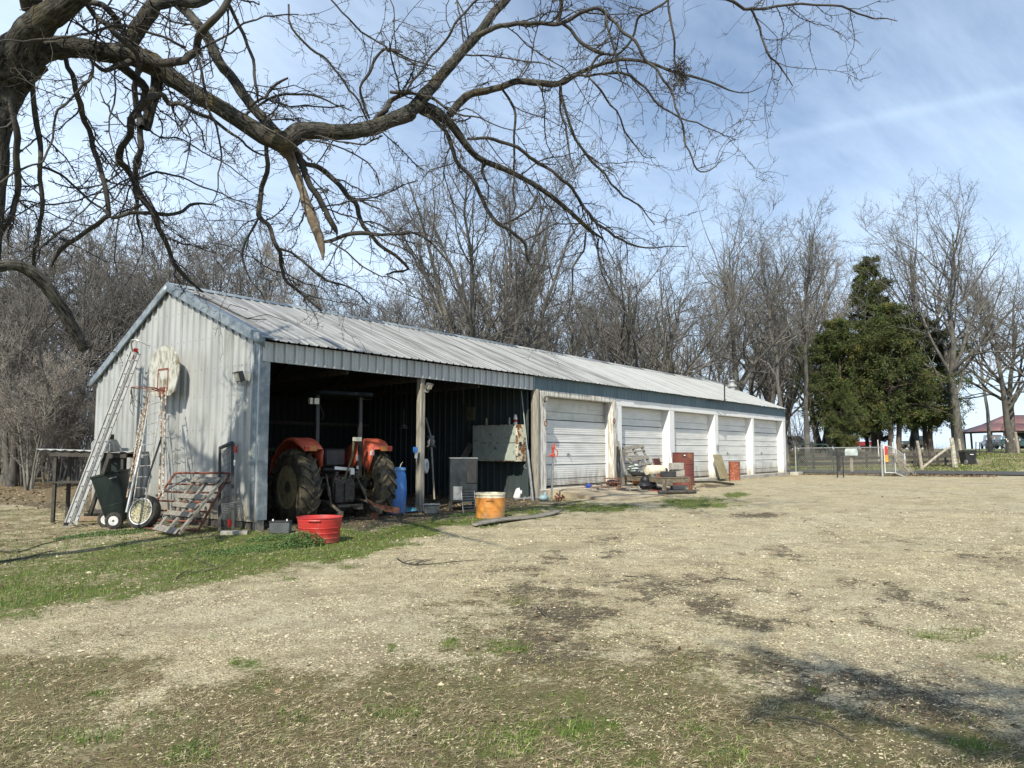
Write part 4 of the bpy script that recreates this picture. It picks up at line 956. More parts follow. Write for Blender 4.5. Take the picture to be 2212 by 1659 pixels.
if True:
    rg=np.random.default_rng(5)
    Ps,Rs,Ls=spawn(P0,R0,cnt,1.2,.6,.42,(28,70),9,.22,-.02,.04,1,.35,.005,.25,rg)
    Rs=np.minimum(Rs,.012)
    # clamp: keep the sprays a sensible size
    P2,R2,L2=spawn(Ps,Rs,4,Ls*.42,.5,.6,(28,70),6,.34,-.01,.1,1,.5,.004,.3,rg)
    P3,R3,L3=spawn(P2,R2,3,np.maximum(L2*.38,.09),.5,.8,(30,75),4,.4,.0,.1,1,.6,.0036,.2,rg)
    P3b,R3b,_=spawn(Ps,Rs,9,np.full(len(Ps),.08),.5,.8,(35,75),3,.35,.0,.05,1,.8,.0038,.1,rg)
    # short knuckled spurs along the drawn branches too
    P4,R4,_=spawn(P0,R0,(cnt*1.5).astype(int),.15,.6,.3,(40,85),4,.4,.02,.05,1,.7,.003,.1,rg); R4=np.minimum(R4,.0075)
    V,F=joinm([tubes(Ps,Rs,4),tubes(P2,R2,3),tubes(P3,R3,3),tubes(P3b,R3b,3),tubes(P4,R4,3)])
    np_mesh('twigs',V-np.array(bl),F,fgtw,kind='stuff',parent=bt)
    # the crown goes on above and behind the frame: limbs that only throw shade into the picture
    S=[at(70,20,9.1),at(40,-60,9.1),at(1120,-60,12),at(-60,200,9.3),at(-40,80,9.3)]
    E=[Vector((-8.5,-7,10)),Vector((-6.5,-4.5,11)),Vector((0,-8,11)),Vector((-8.2,-1.0,8.0)),Vector((-10,-4,9))]
    PPc=[];RRc=[]
    for a,b_ in zip(S,E):
        m_=(a+b_)/2+Vector((0,0,.8)); s2=smooth_path([a,m_,b_,b_+(b_-m_)*.8],5); PPc.append(resample(s2,14)); RRc.append(np.linspace(.13,.03,14))
    Pc=np.array(PPc);Rc=np.array(RRc)
    P5,R5,L5=spawn(Pc,Rc,9,2.2,.4,.55,(25,65),8,.16,-.01,.15,1,.25,.006,.4,rg); P6,R6,L6=spawn(P5,R5,7,L5*.4,.4,.6,(25,60),5,.25,-.01,.1,1,.4,.004,.3,rg); P7,R7,_=spawn(P6,R6,4,L6*.4,.4,.7,(25,60),4,.3,0,.1,1,.5,.003,.3,rg)
    V,F=joinm([tubes(Pc,Rc,8),tubes(P5,R5,5),tubes(P6,R6,3),tubes(P7,R7,3)]); np_mesh('upper_crown',V-np.array(bl),F,limbm,smooth=True,parent=bt)
# a second yard tree stands behind the camera, to the left; its limbs shade the near right corner of the drive
def shade_tree():
    rg=np.random.default_rng(77); base=Vector((-14.5,-17.5,float(gz(-14.5,-17.5)))); r_=thing('shade_tree','large bare tree behind the viewer whose limbs shade the near drive','tree',base)
    f=base+Vector((.5,.8,5.2)); T=[base-Vector((0,0,.3)),base+Vector((.2,.3,2.5)),f]
    def cast(px,py,z):
        g_=G(px,py); return g_-TRAVEL*((z-g_.z)/-TRAVEL.z)*-1 if False else g_+(-TRAVEL)*((z-g_.z)/(-TRAVEL.z))
    ends=[[f]+[cast(*q) for q in ((2350,1600,7.6),(2150,1540,7.9),(1950,1490,8.2),(1780,1450,8.5),(1620,1400,8.8))],
          [f]+[cast(*q) for q in ((2400,1520,7.8),(2200,1500,8.2),(2000,1500,8.6),(1850,1500,9.0))],
          [f]+[cast(*q) for q in ((2330,1680,7.2),(2080,1620,7.5),(1880,1550,7.8),(1700,1500,8.1),(1620,1560,8.4))],
          [f,(-15.5,-19.5,8),(-16.5,-21.5,10),(-17,-23,12)],[f,(-14.2,-18,8),(-14.4,-19.5,11),(-13.5,-21,13)],[f,(-12.2,-19.5,7.6),(-10.5,-20.6,8.6),(-8.8,-21.4,9.4)]]
    A=[resample(smooth_path(T,5),14)]+[resample(smooth_path([Vector(q) for q in e],5),14) for e in ends]
    R_=[np.linspace(.48,.38,14)]+[np.linspace(.13,.04,14) for _ in ends]
    A=np.array(A); R_=np.array(R_); V,F=tubes(A,R_,12); np_mesh('trunk',V-np.array(base),F,bark,smooth=True,parent=r_)
    P5,R5,L5=spawn(A[1:],R_[1:],20,1.1,.4,.5,(20,50),8,.2,0,.3,1,.25,.01,.4,rg); P6,R6,L6=spawn(P5,R5,8,L5*.45,.4,.6,(25,60),5,.25,-.01,.1,1,.4,.005,.3,rg); P7,R7,_=spawn(P6,R6,5,L6*.45,.4,.7,(25,60),4,.3,0,.1,1,.5,.004,.3,rg)
    V,F=joinm([tubes(P5,R5,5),tubes(P6,R6,3),tubes(P7,R7,3)]); np_mesh('crown',V-np.array(base),F,twigm,parent=r_)
shade_tree()
# bird's nest of dry grass in the twigs
def nest():
    c=at(1468,160,11.2); rg=np.random.default_rng(8); n=150; 
    q=rg.normal(size=(n,3))*np.array([.05,.05,.12]); S=np.array(c)+q; D=rg.normal(size=(n,3)); D[:,2]-=.6; D/=np.linalg.norm(D,axis=1,keepdims=True); P=np.empty((n,4,3)); P[:,0]=S
    for k in range(1,4): D=D+rg.normal(0,.5,(n,3)); D/=np.linalg.norm(D,axis=1,keepdims=True); P[:,k]=P[:,k-1]+D*.06
    V,F=tubes(P,np.full((n,4),.005),3); o=np_mesh('bird_nest',V-np.array(c),F,fgtw); o.location=c; tag(o,'ragged nest of dry grass caught in twigs against the sky','nest')
nest()
# ------------------------------------------------------------------ ground cover near the camera: stones, straw, grass
def scatter(n,rmin,rmax,seed,uspan=(-60,2280)):
    rg=np.random.default_rng(seed); d=np.exp(rg.uniform(math.log(rmin),math.log(rmax),n)); u=rg.uniform(*uspan,n); r=(u-1106)/FPX*d
    x=CAM.x+FH.x*d+RH.x*r; y=CAM.y+FH.y*d+RH.y*r; return x,y,d,rg
def surf(x,y):
    rr=np.hypot(x-CAM.x,y-CAM.y); return gz(x,y)+(fbm(x*1.4,y*1.4,4)-.5)*.05*npss((rr-.5)/2)*(1-npss((x-27)/3))*npss((60-rr)/20)
stonem=M('pale_gravel',(.55,.485,.34),.9,0,(.36,.31,.21),30,lo=.35,hi=.65,c3=(.30,.26,.21),scale3=11,lo3=.55,hi3=.75,detail=2)
def stones():
    x,y,d,rg=scatter(105000,2.3,16,31); g,t,di,lv,u,v=masks(x,y)
    cl=fbm(x*2.2+7,y*2.2,3)
    p=(1-g*.95)*(1-t*.90)*(1-.7*di)*(1-.9*lv)*npss((cl-.33)/.3)*1.25+.03
    k=(rg.random(len(x))<p*.8)&~((x>.0)&(y>-.2)); x,y,d=x[k],y[k],d[k]; n=len(x)
    s=np.exp(rg.normal(math.log(.0052),.42,n))*np.clip(d/6,.8,1.9)**.75; z=surf(x,y)
    base=np.array([[1,0,.1],[.25,.95,0],[-.85,.55,.1],[-.8,-.6,-.05],[.3,-.95,.05],[.15,.1,.75]])
    V=base[None]*(1+rg.normal(0,.2,(n,6,1))); V=V*np.stack([s*rg.uniform(.8,1.5,n),s*rg.uniform(.7,1.2,n),s*rg.uniform(.5,1,n)],1)[:,None,:]
    a=rg.uniform(0,6.28,n); ca,sa=np.cos(a)[:,None],np.sin(a)[:,None]; X=V[:,:,0]*ca-V[:,:,1]*sa; Y=V[:,:,0]*sa+V[:,:,1]*ca
    V=np.stack([X+x[:,None],Y+y[:,None],V[:,:,2]+z[:,None]+s[:,None]*.1],2).reshape(-1,3)
    f=np.array([[0,1,5],[1,2,5],[2,3,5],[3,4,5],[4,0,5]]); F=(f[None]+np.arange(n)[:,None,None]*6).reshape(-1,3)
    tag(np_mesh('gravel',V,F,stonem),'loose pale limestone gravel strewn over the drive','gravel',kind='stuff')
stones()
def blades(name,n,rmin,rmax,seed,dens,h,wd,lean,mat,label,cat,flat=False,seg=2):
    x,y,d,rg=scatter(n,rmin,rmax,seed); g,t,di,lv,u,v=masks(x,y); k=rg.random(n)<dens(g,t,di,lv,x,y)
    k&=~((x>.0)&(x<29.5)&(y>-.05)&(y<6.4)); k&=~((x>31.4)&(x<37.2)); x,y,d=x[k],y[k],d[k]; n=len(x); z=surf(x,y); sc=np.clip(d/5,1,3.2)**.7
    az=rg.uniform(0,6.28,n); L_=h*rg.uniform(.4,1.3,n)*sc**.4; ln=np.clip(rg.normal(lean,.25,n),.02,.97 if not flat else 1.0); w_=wd*rg.uniform(.6,1.4,n)*sc
    if flat: ln=np.clip(rg.normal(.97,.03,n),.86,1)
    hx=np.cos(az)*ln; hy=np.sin(az)*ln; hz_=np.sqrt(np.maximum(1-ln**2,0))
    sx=-np.sin(az)*w_/2; sy=np.cos(az)*w_/2
    B=np.stack([x,y,z-.004+(.006 if flat else 0)],1); D1=np.stack([hx*.6,hy*.6,hz_*.9+.1*(not flat)],1)*(L_*.5)[:,None]; D2=np.stack([hx*1.4,hy*1.4,hz_*.4-(0 if not flat else .02)],1)*(L_*.5)[:,None]
    bend=rg.normal(0,.35,n)*L_*.3 if flat else np.zeros(n)
    Sd=np.stack([sx,sy,np.abs(w_)*.15],1); Mx=np.stack([-np.sin(az)*bend,np.cos(az)*bend,0*bend],1)
    V=np.stack([B-Sd,B+Sd,B+D1+Mx+Sd*.8,B+D1+Mx-Sd*.8,B+D1+D2],1).reshape(-1,3); o=np.arange(n)[:,None]*5
    F=np.vstack([o+np.array([[0,1,2]]),o+np.array([[0,2,3]]),o+np.array([[3,2,4]])])
    tag(np_mesh(name,V,F,mat),label,cat,kind='stuff')
grassm=M('grass_blades',(.085,.145,.028),.75,0,(.17,.22,.05),3,lo=.35,hi=.65,c3=(.045,.085,.02),scale3=9,lo3=.5,hi3=.6,detail=3)
strawm=M('dry_straw',(.50,.43,.27),.85,0,(.24,.19,.11),11,lo=.38,hi=.62,c3=(.11,.085,.045),scale3=19,lo3=.44,hi3=.58,detail=3)
patch=lambda x,y,f,a,b: npss((fbm(x*f+3,y*f+8,3)-a)/(b-a))
blades('grass',170000,2.3,32,41,lambda g,t,di,lv,x,y: np.clip((g**1.2+.10*t)*patch(x,y,2.5,.3,.6)*1.2,0,1),.060,.0042,.45,grassm,'short green spring grass in tufts over the yard','grass')
blades('dry_grass',200000,2.3,26,42,lambda g,t,di,lv,x,y: np.clip((t*.9+lv*.4*(x<29)+g*.15+.05)*patch(x,y,3,.25,.6),0,1),.075,.0031,.97,strawm,'dead straw and thatch lying over the dirt','dry grass',flat=True)
blades('standing_straw',26000,2.3,30,43,lambda g,t,di,lv,x,y: np.clip((t*.35+g*.35)*patch(x,y,3.5,.4,.62),0,1),.055,.0034,.7,strawm,'tufts of dry standing grass among the green','dry grass')
litm=M('bark_litter',(.060,.048,.035),.9,0,(.11,.085,.06),12,detail=2)
blades('twig_litter',90000,2.5,26,44,lambda g,t,di,lv,x,y: np.clip((.03+t*.12)+.6*npss((fbm((x*.83+y*.55)*.5,(-x*.55+y*.83)*1.6,4)-.55)/.08)*npss((fbm(x*1.3,y*1.3,3)-.45)/.12)*(x>-6),0,1)*(x<30),.055,.0038,.97,litm,'dark bits of bark and broken twig drifted over the drive','litter',flat=True)
# rough grass beyond the road
def farblades():
    rg=np.random.default_rng(47); n=60000; u=rg.uniform(1560,2400,n); d=rg.uniform(36,66,n); r=(u-1106)/FPX*d; x=CAM.x+FH.x*d+RH.x*r; y=CAM.y+FH.y*d+RH.y*r
    g,t,di,lv,_,_=masks(x,y); k=(x>37.4)&(rg.random(n)<g*.75+lv*.25); x,y=x[k],y[k]; n=len(x); z=gz(x,y); az=rg.uniform(0,6.28,n); h=rg.uniform(.02,.09,n); w_=.03
    B=np.stack([x,y,z],1); S=np.stack([np.cos(az)*w_,np.sin(az)*w_,0*az],1); T=B+np.stack([rg.normal(0,.05,n),rg.normal(0,.05,n),h],1)
    V=np.stack([B-S,B+S,T],1).reshape(-1,3); F=np.arange(3*n).reshape(-1,3); mi=(rg.random(n)<.45).astype(int)
    tag(np_mesh('verge_grass',V,F,[grassm,strawm],mi=mi),'rough winter grass on the bank beyond the road','grass',kind='stuff')
farblades()
leafm=M('dead_leaves',(.22,.15,.09),.9,0,(.12,.08,.05),30,lo=.4,hi=.6,c3=(.32,.25,.16),scale3=20,lo3=.5,hi3=.6,detail=2)
def leaves():
    rg=np.random.default_rng(50); A=[]
    x,y,d,_=scatter(60000,3,34,51); g,t,di,lv,u,v=masks(x,y); k=rg.random(len(x))<np.clip(lv*.5+di*.12+.006,0,1); k&=~((x>31.4)&(x<37.2)); x,y,d=x[k],y[k],d[k]
    x2=rg.normal(30.6,.35,2500); y2=rg.uniform(-8.5,.4,2500); d2=np.full(2500,36.); x=np.r_[x,x2]; y=np.r_[y,y2]; d=np.r_[d,d2]
    x3=rg.uniform(.3,8.3,2500); y3=rg.uniform(-.5,5,2500); x=np.r_[x,x3]; y=np.r_[y,y3]; d=np.r_[d,np.full(2500,16.)]
    n=len(x); z=surf(x,y)+.008+.03*rg.random(n)*(x>29.5); s=rg.uniform(.012,.035,n)*np.clip(d/12,.8,2); az=rg.uniform(0,6.28,n)
    X=np.stack([np.cos(az),np.sin(az),rg.normal(0,.35,n)],1)*s[:,None]; Y=np.stack([-np.sin(az),np.cos(az),rg.normal(0,.35,n)],1)*(s*.6)[:,None]; C=np.stack([x,y,z],1)
    V=np.stack([C-X,C-Y,C+X,C+Y],1).reshape(-1,3); tag(np_mesh('dead_leaves',V,np.arange(4*n).reshape(-1,4),leafm),'brown dead leaves blown about the yard and under the fence','leaves',kind='stuff')
leaves()
# fallen sticks, each a thing
def stick(pts,w_,label,forks=2):
    P=[]
    for (x,y) in pts: p=G(x,y); P.append(Vector((p.x,p.y,p.z+w_*.8+random.uniform(0,.02))))
    c=P[0].copy(); mb=MB(); s=smooth_path(P,3); s=[q+Vector((random.uniform(-1,1),random.uniform(-1,1),0))*.006 for q in s]; mb.tube(s,[lerp(w_,w_*.4,i/(len(s)-1)) for i in range(len(s))],6)
    for k in range(forks):
        i=random.randrange(1,len(s)-2); d=(s[i+1]-s[i]).normalized(); a=random.choice((-1,1))*random.uniform(.5,.9); e=Vector((d.x*math.cos(a)-d.y*math.sin(a),d.x*math.sin(a)+d.y*math.cos(a),random.uniform(0,.2)))
        l_=random.uniform(.12,.35); mb.tube([s[i],s[i]+e*l_*.5+Vector((0,0,.01)),s[i]+e*l_],[w_*.6,w_*.45,w_*.25],5)
    single(mb,'fallen_stick',limbm,label,'stick',c,'fallen sticks in the yard')
stick([(1160,1316),(1180,1333),(1215,1338),(1290,1337)],.008,'crooked stick on the gravel below the wooden plank',3)
stick([(858,1210),(880,1222),(930,1222),(985,1217),(1030,1212)],.009,'forked twiggy branch lying below the black tub and stove',6)
stick([(375,1255),(400,1240),(440,1238),(480,1225),(510,1205)],.008,'thin stick in the grass below the red gate',2)
stick([(420,1210),(445,1218),(470,1226)],.007,'short stick in the grass under the leaning pallet',1)
stick([(-10,1190),(40,1196),(90,1178),(150,1165)],.012,'branch in the long grass below the aluminium ladder',6)
stick([(0,1215),(60,1205),(120,1190)],.009,'lower branch in the grass at the left edge',5)
stick([(1700,1556),(1740,1562),(1800,1580),(1845,1606)],.008,'long straight stick near the bottom right corner',0)
stick([(1955,1190),(1990,1192),(2040,1194)],.008,'stick on the open gravel near the right edge',0)
stick([(1560,1250),(1585,1256),(1620,1258)],.006,'small twig among the brown leaf drifts',1)
stick([(1345,1245),(1370,1248),(1400,1252)],.007,'small forked twig right of centre on the gravel',3)
stick([(620,1185),(660,1190),(700,1186)],.005,'thin pale twig below the red tub',0)
# leafy weeds round the red tub
weedm=M('weed_leaves',(.055,.105,.028),.7,0,(.09,.15,.04),12,c3=(.035,.065,.02),scale3=25,detail=2)
def weeds(name,c,rx,ry,h,n,label,seed=0):
    rg=np.random.default_rng(seed); a=rg.uniform(0,6.28,n); q=np.sqrt(rg.random(n)); x=c[0]+np.cos(a)*q*rx; y=c[1]+np.sin(a)*q*ry; z=surf(x,y)+h*rg.random(n)**.8*(1-.75*q**2)
    s=rg.uniform(.008,.020,n); C=np.stack([x,y,z],1)-np.array([c[0],c[1],0]); N1=rg.normal(size=(n,3)); N1/=np.linalg.norm(N1,axis=1,keepdims=True); N1[:,2]=np.abs(N1[:,2])*.6; N2=np.cross(N1,rg.normal(size=(n,3))); N2/=np.linalg.norm(N2,axis=1,keepdims=True)
    V=np.stack([C-N1*s[:,None],C-N2*s[:,None]*.6,C+N1*s[:,None],C+N2*s[:,None]*.6],1); V[:,:,2]-=gz(*c); V=V.reshape(-1,3)
    o=np_mesh(name,V,np.arange(4*n).reshape(-1,4),weedm); o.location=(c[0],c[1],float(gz(*c))); tag(o,label,'weeds',kind='stuff')
# ------------------------------------------------------------------ things standing in and around the shed
YAW=math.atan2(RH.y,RH.x)
def surf_a(x,y):
    g_=float(gz(x,y))
    if 8.9<x<14.6 and -2.3<y<0: g_=max(g_,lerp(-.04,g_+.025,ss((-.1-y)/1.9)))
    elif 8.6<x<29.5 and y>-.10: g_=max(g_,-.03)
    return g_
def G(px,py,dz=0):
    r=ray(px,py); t=(-.35-CAM.z)/r.z
    for _ in range(60):
        p=CAM+r*t; t=t+.4*((surf_a(p.x,p.y)+dz-CAM.z)/r.z-t)
    p=CAM+r*t; return Vector((p.x,p.y,surf_a(p.x,p.y)+dz))
def S(px,F): return px*F/1667.
def dep(p): return (Vector(p)-CAM).dot(FH)
def pot(name,label,cat,px,py,mat,group=None,rz=YAW,d=None,dz=0):
    """a thing's Empty on the ground seen at a pixel; local x is to the right, local y away from the camera"""
    p=G(px,py) if d is None else at(px,py,d)
    return thing(name,label,cat,(p.x,p.y,p.z+dz),rz,group),dep(p)
def part(mb,name,mat,root,label=None,**k):
    o=mb.build(name,mat,root,world=False,**k)
    if label: o['label']=label
    return o
def qd(c,u,v): # bilinear corners: c=(BL,BR,TR,TL)
    a=c[0].lerp(c[1],u); b=c[3].lerp(c[2],u); return a.lerp(b,v)
def nx(v): return Vector(v).normalized()
AX=lambda ax: Vector((0,0,1)).rotation_difference(nx(ax)).to_matrix().to_4x4()
red=M('red_plastic',(.50,.035,.03),.42,0,(.40,.03,.028),5,c3=(.30,.06,.045),scale3=3,spec=.5,splash=-.42)
orange=M('faded_orange_plastic',(.62,.26,.05),.5,0,(.50,.20,.045),4,c3=(.42,.22,.09),scale3=3,stretch3=(3,3,.4),lo3=.55,hi3=.75,splash=-.36)
cream=M('cream_plastic',(.66,.62,.48),.5,0,(.50,.45,.33),8)
bluep=M('blue_plastic_drum',(.045,.20,.55),.4,0,(.035,.16,.46),2,c3=(.10,.24,.50),scale3=5,stretch3=(3,3,.4),lo3=.5,hi3=.7,spec=.5,splash=-.25)
tractred=M('tractor_orange_red_paint',(.52,.105,.055),.42,0,(.44,.085,.045),4,c3=(.36,.12,.06),scale3=7,lo3=.56,hi3=.75,spec=.5)
rimy=M('dusty_yellow_rim',(.36,.30,.16),.75,0,(.22,.18,.10),12)
darkst=M('oily_dark_steel',(.030,.029,.027),.55,.3,(.07,.06,.045),14)
dirtst=M('dirty_implement_steel',(.13,.115,.09),.7,.3,(.06,.05,.04),18)
lampg=M('lamp_glass',(.55,.53,.42),.15,0,(.45,.43,.35),20,spec=.6)
amber=M('amber_lens',(.42,.16,.03),.3,0); redl=M('red_lens',(.40,.02,.015),.25,0)
darkgreen=M('dark_green_poly',(.006,.012,.0105),.5,0,(.010,.018,.016),4,c3=(.018,.025,.022),scale3=2.5,lo3=.58,hi3=.8)
blackp=M('black_plastic',(.025,.026,.028),.45,0,(.04,.04,.042),6)
whitep=M('white_plastic',(.72,.72,.70),.4,0,(.6,.6,.57),10)
blockm=M('cinder_block',(.36,.34,.30),.95,0,(.26,.245,.21),12,c3=(.17,.16,.12),scale3=4,bump=.006,bscale=70)
strapm=M('black_strap',(.015,.015,.017),.7)
hosem=M('dark_hose',(.03,.028,.026),.6)
# --- red gate, pallet and clutter along the gable
def ladder_x(px,py,x_top=-.28,slope=.30,z_top=3.1):
    X=x_top
    for _ in range(12): p=onX(px,py,X); X=x_top-max(0,z_top-p.z)*slope
    return onX(px,py,X)
z1=lambda x,y:((150+.38567*x)/1.3562,(980+.38567*y)/1.3562)
z2=lambda x,y:((750+.40687*x)/1.3562,(1050+.40687*y)/1.3562)
z3=lambda x,y:((1500+.38427*x)/1.3562,(1100+.38427*y)/1.3562)
z4=lambda x,y:(1659+.25*x,848+.25*y)
# aluminium extension ladder
b0=G(142,1140); t0=onX(*z1(615,140),-.34)
lad=thing('extension_ladder','long aluminium extension ladder leaning against the gable, leftmost of the ladders','ladder',b0)
ax_=(t0-b0); Ln_=ax_.length; axn=ax_.normalized(); wdir=Vector((.44,.9,0)); wdir=(wdir-axn*wdir.dot(axn)).normalized(); nrm=axn.cross(wdir).normalized()
if nrm.x<0: nrm=-nrm
for sec,(off,wd,l0,l1) in enumerate(((0,.42,0,Ln_*.985),(.115,.36,.12,Ln_))):
    for s_ in (-1,1):
        a=b0+wdir*s_*wd/2+axn*l0+nrm*off; b=b0+wdir*s_*wd/2+axn*l1+nrm*off
        mb=MB(); mb.bar(a-wdir*s_*.012,b-wdir*s_*.012,.006,.10,up=wdir.cross(axn)) ; mb.bar(a+nrm*.035,b+nrm*.035,.026,.006,up=wdir.cross(axn)); mb.bar(a-nrm*.035,b-nrm*.035,.026,.006,up=wdir.cross(axn)); mb.build('rail',alu,lad)
    k=.18
    while k<l1-.1:
        mb=MB(); c=b0+axn*(k+sec*.06)+nrm*off; mb.tube([c-wdir*(wd/2+.012),c+wdir*(wd/2+.012)],.017,8)
        mb.build('rung',alu,lad); k+=.305
mb=MB(); c=t0+nrm*.02
for s_ in (-1,1): mb.tube(smooth_path([c-axn*.05+wdir*s_*.1,c+wdir*s_*.35+Vector((-.08,0,.1)),c+wdir*s_*.62+Vector((0,0,.04)),c+wdir*s_*.75+Vector((.28,0,-.1))],4),.016,8)
mb.build('stabiliser',alu,lad)
mb=MB()
for s_ in (-1,1): mb.box(b0+wdir*s_*.2+Vector((0,0,.03)),(.09,.03,.06)); 
mb.build('foot',rubber,lad); mb=MB()
for s_ in(-1,1): mb.box(t0+wdir*s_*.2+nrm*.05,(.08,.035,.08)); 
mb.build('end_cap',redl,lad)
# light silver ladder
def simple_ladder(name,label,L0,L1,R0_,R1_,n,mat,rad,rung,group=None):
    A=[ladder_x(*z1(*q)) for q in (L0,L1,R0_,R1_)]
    r_=thing(name,label,'ladder',A[0],0,group)
    for (a,b) in ((A[0],A[1]),(A[2],A[3])): mb=MB(); mb.tube([a,(a+b)/2,b],rad,8); mb.build('rail',mat,r_)
    for i in range(n): t=(i+.5)/n; mb=MB(); mb.tube([A[0].lerp(A[1],t),A[2].lerp(A[3],t)],rung,6); mb.build('rung',mat,r_)
    return r_
simple_ladder('ladder','thin silver ladder with bare rungs leaning under the backboard',(622,1290),(742,500),(712,1300),(842,470),10,M('worn_silver_paint',(.42,.41,.38),.5,.2,(.27,.25,.21),14),.012,.008)
simple_ladder('rusty_ladder','rusty white-flaked ladder section left of the silver ladder',(575,1240),(690,560),(604,1180),(748,400),11,rustwhite,.015,.008)
simple_ladder('rusty_ladder','rusty white-flaked ladder section right of the silver ladder',(820,1240),(842,440),(848,1240),(872,400),12,rustwhite,.016,.008)
# basketball backboard and rim
bc=onX(*z1(862,280),-.30); hoop=thing('basketball_goal','weathered fan-shaped basketball backboard with rusty rim and torn net on the gable','basketball hoop',bc)
def fan():
    P=[(-.44,-.42),(-.30,-.50),(.30,-.50),(.44,-.42),(.56,-.12)]
    for i in range(13): a=R(-5+i*190/12); P.append((.57*math.cos(a),.02+.50*math.sin(a)))
    P.append((-.56,-.12)); return P
Tb=Matrix.Translation(bc)@Matrix(((0,0,-1,0),(1,0,0,0),(0,1,0,0),(0,0,0,1)))
bbm=M('peeling_backboard',(.43,.43,.395),.85,0,(.25,.24,.20),9,stretch=(1,1,.5),lo=.46,hi=.58,c3=(.16,.14,.09),scale3=4,lo3=.55,hi3=.66,bump=.003,bscale=60)
mb=MB(); mb.prism(fan(),0,.03,Tb); mb.build('backboard',bbm,hoop,bevel=.004)
mb=MB()
for (a,b) in (((-.19,-.38),(.19,-.38)),((.19,-.38),(.19,.04)),((.19,.04),(-.19,.04)),((-.19,.04),(-.19,-.38))):
    mb.bar(Tb@Vector((*a,.034)),Tb@Vector((*b,.034)),.035,.006,up=(1,0,0))
mb.build('target_square',rustred,hoop)
rc=bc+Vector((-.42,-.02,-.36)); mb=MB(); mb.tube([rc+Vector((math.cos(a)*.225,math.sin(a)*.225,0)) for a in np.linspace(0,2*math.pi,25)[:-1]],.010,6,closed=True); mb.tube([rc+Vector((math.cos(a)*.232,math.sin(a)*.232,-.05)) for a in np.linspace(-1.2,1.2,12)],.006,5)
mb.bar(rc+Vector((.2,.09,-.01)),bc+Vector((-.03,.09,-.40)),.02); mb.bar(rc+Vector((.2,-.09,-.01)),bc+Vector((-.03,-.09,-.40)),.02); mb.bb(bc.x-.05,bc.x-.03,bc.y-.1,bc.y+.1,bc.z-.52,bc.z-.32); mb.build('rim',rustred,hoop)
mb=MB(); rr_=random.Random(4)
for i in range(9):
    a=R(120+rr_.uniform(-45,50)); p=rc+Vector((math.cos(a)*.22,math.sin(a)*.22,0)); l_=rr_.uniform(.25,.6); mb.tube(smooth_path([p,p+Vector((rr_.uniform(-.03,.03),rr_.uniform(-.04,.04),-l_*.4)),p+Vector((rr_.uniform(-.06,.06),rr_.uniform(-.08,.02),-l_*.75)),p+Vector((rr_.uniform(-.04,.08),rr_.uniform(-.1,0),-l_))],3),.005,4)
mb.build('torn_net',strapm,hoop)
# strap, pipe
a,b=ladder_x(*z1(832,800),x_top=-.45),ladder_x(*z1(712,1160),x_top=-.45)
mb=MB(); mb.bar(a,b,.05,.012,up=(1,0,0)); mb.tube([a,a+Vector((0,0,.06))],.012,6); mb.tube([b+Vector((.0,.03,-.02)),b+Vector((0,.0,-.08)),b+Vector((0,-.05,-.05))],.008,6); single(mb,'ratchet_strap',strapm,'black ratchet strap hanging across the silver ladder','strap',b)
a,b=ladder_x(*z1(686,850),x_top=-.5),ladder_x(*z1(612,1180),x_top=-.5); mb=MB(); mb.tube([a,b,b+(b-a)*.5],.028,10); single(mb,'pipe',steel,'grey pipe leaning just left of the silver ladder','pipe',b)
# floodlight on the gable
def floodlight(px,py,X,label,out=(-1,-.35,-.25),s=1,plane='X'):
    p=onX(px,py,X) if plane=='X' else onY(px,py,X)
    r_=thing('floodlight',label,'floodlight',p,0,'floodlights on the shed'); o_=nx(out); up=Vector((0,0,1)); sd_=o_.cross(up).normalized(); u2=sd_.cross(o_)
    rot=Matrix((sd_,o_,u2)).transposed(); mb=MB(); mb.box(p+o_*.10*s,(.26*s,.09*s,.19*s),rot); mb.box(p+o_*.15*s+u2*.09*s,(.28*s,.05*s,.02),rot); mb.build('housing',M('grey_brown_lamp_housing',(.09,.088,.08),.6),r_,bevel=.01)
    mb=MB(); mb.box(p+o_*.152*s,(.22*s,.012,.15*s),rot); mb.build('lens',lampg,r_)
    mb=MB(); mb.box(p+Vector((0,0,-.13*s))-o_*-.03,(.07,.07,.12),rot); mb.bar(p+Vector((0,0,-.13*s)),p+o_*.06,.025); mb.build('bracket',steel,r_); return r_
floodlight(*z1(1470,310),-.06,'square floodlight on the gable near the corner trim',out=(-1,.25,-.3))
floodlight(*z2(1225,190),-.04,'small floodlight at the top of the middle wooden post',out=(.25,-1,-.5),s=.75,plane='Y')
floodlight(*z3(240,172),-.10,'twin lamp on the peeling post left of the first garage door',out=(.3,-1,-.3),s=.7,plane='Y')
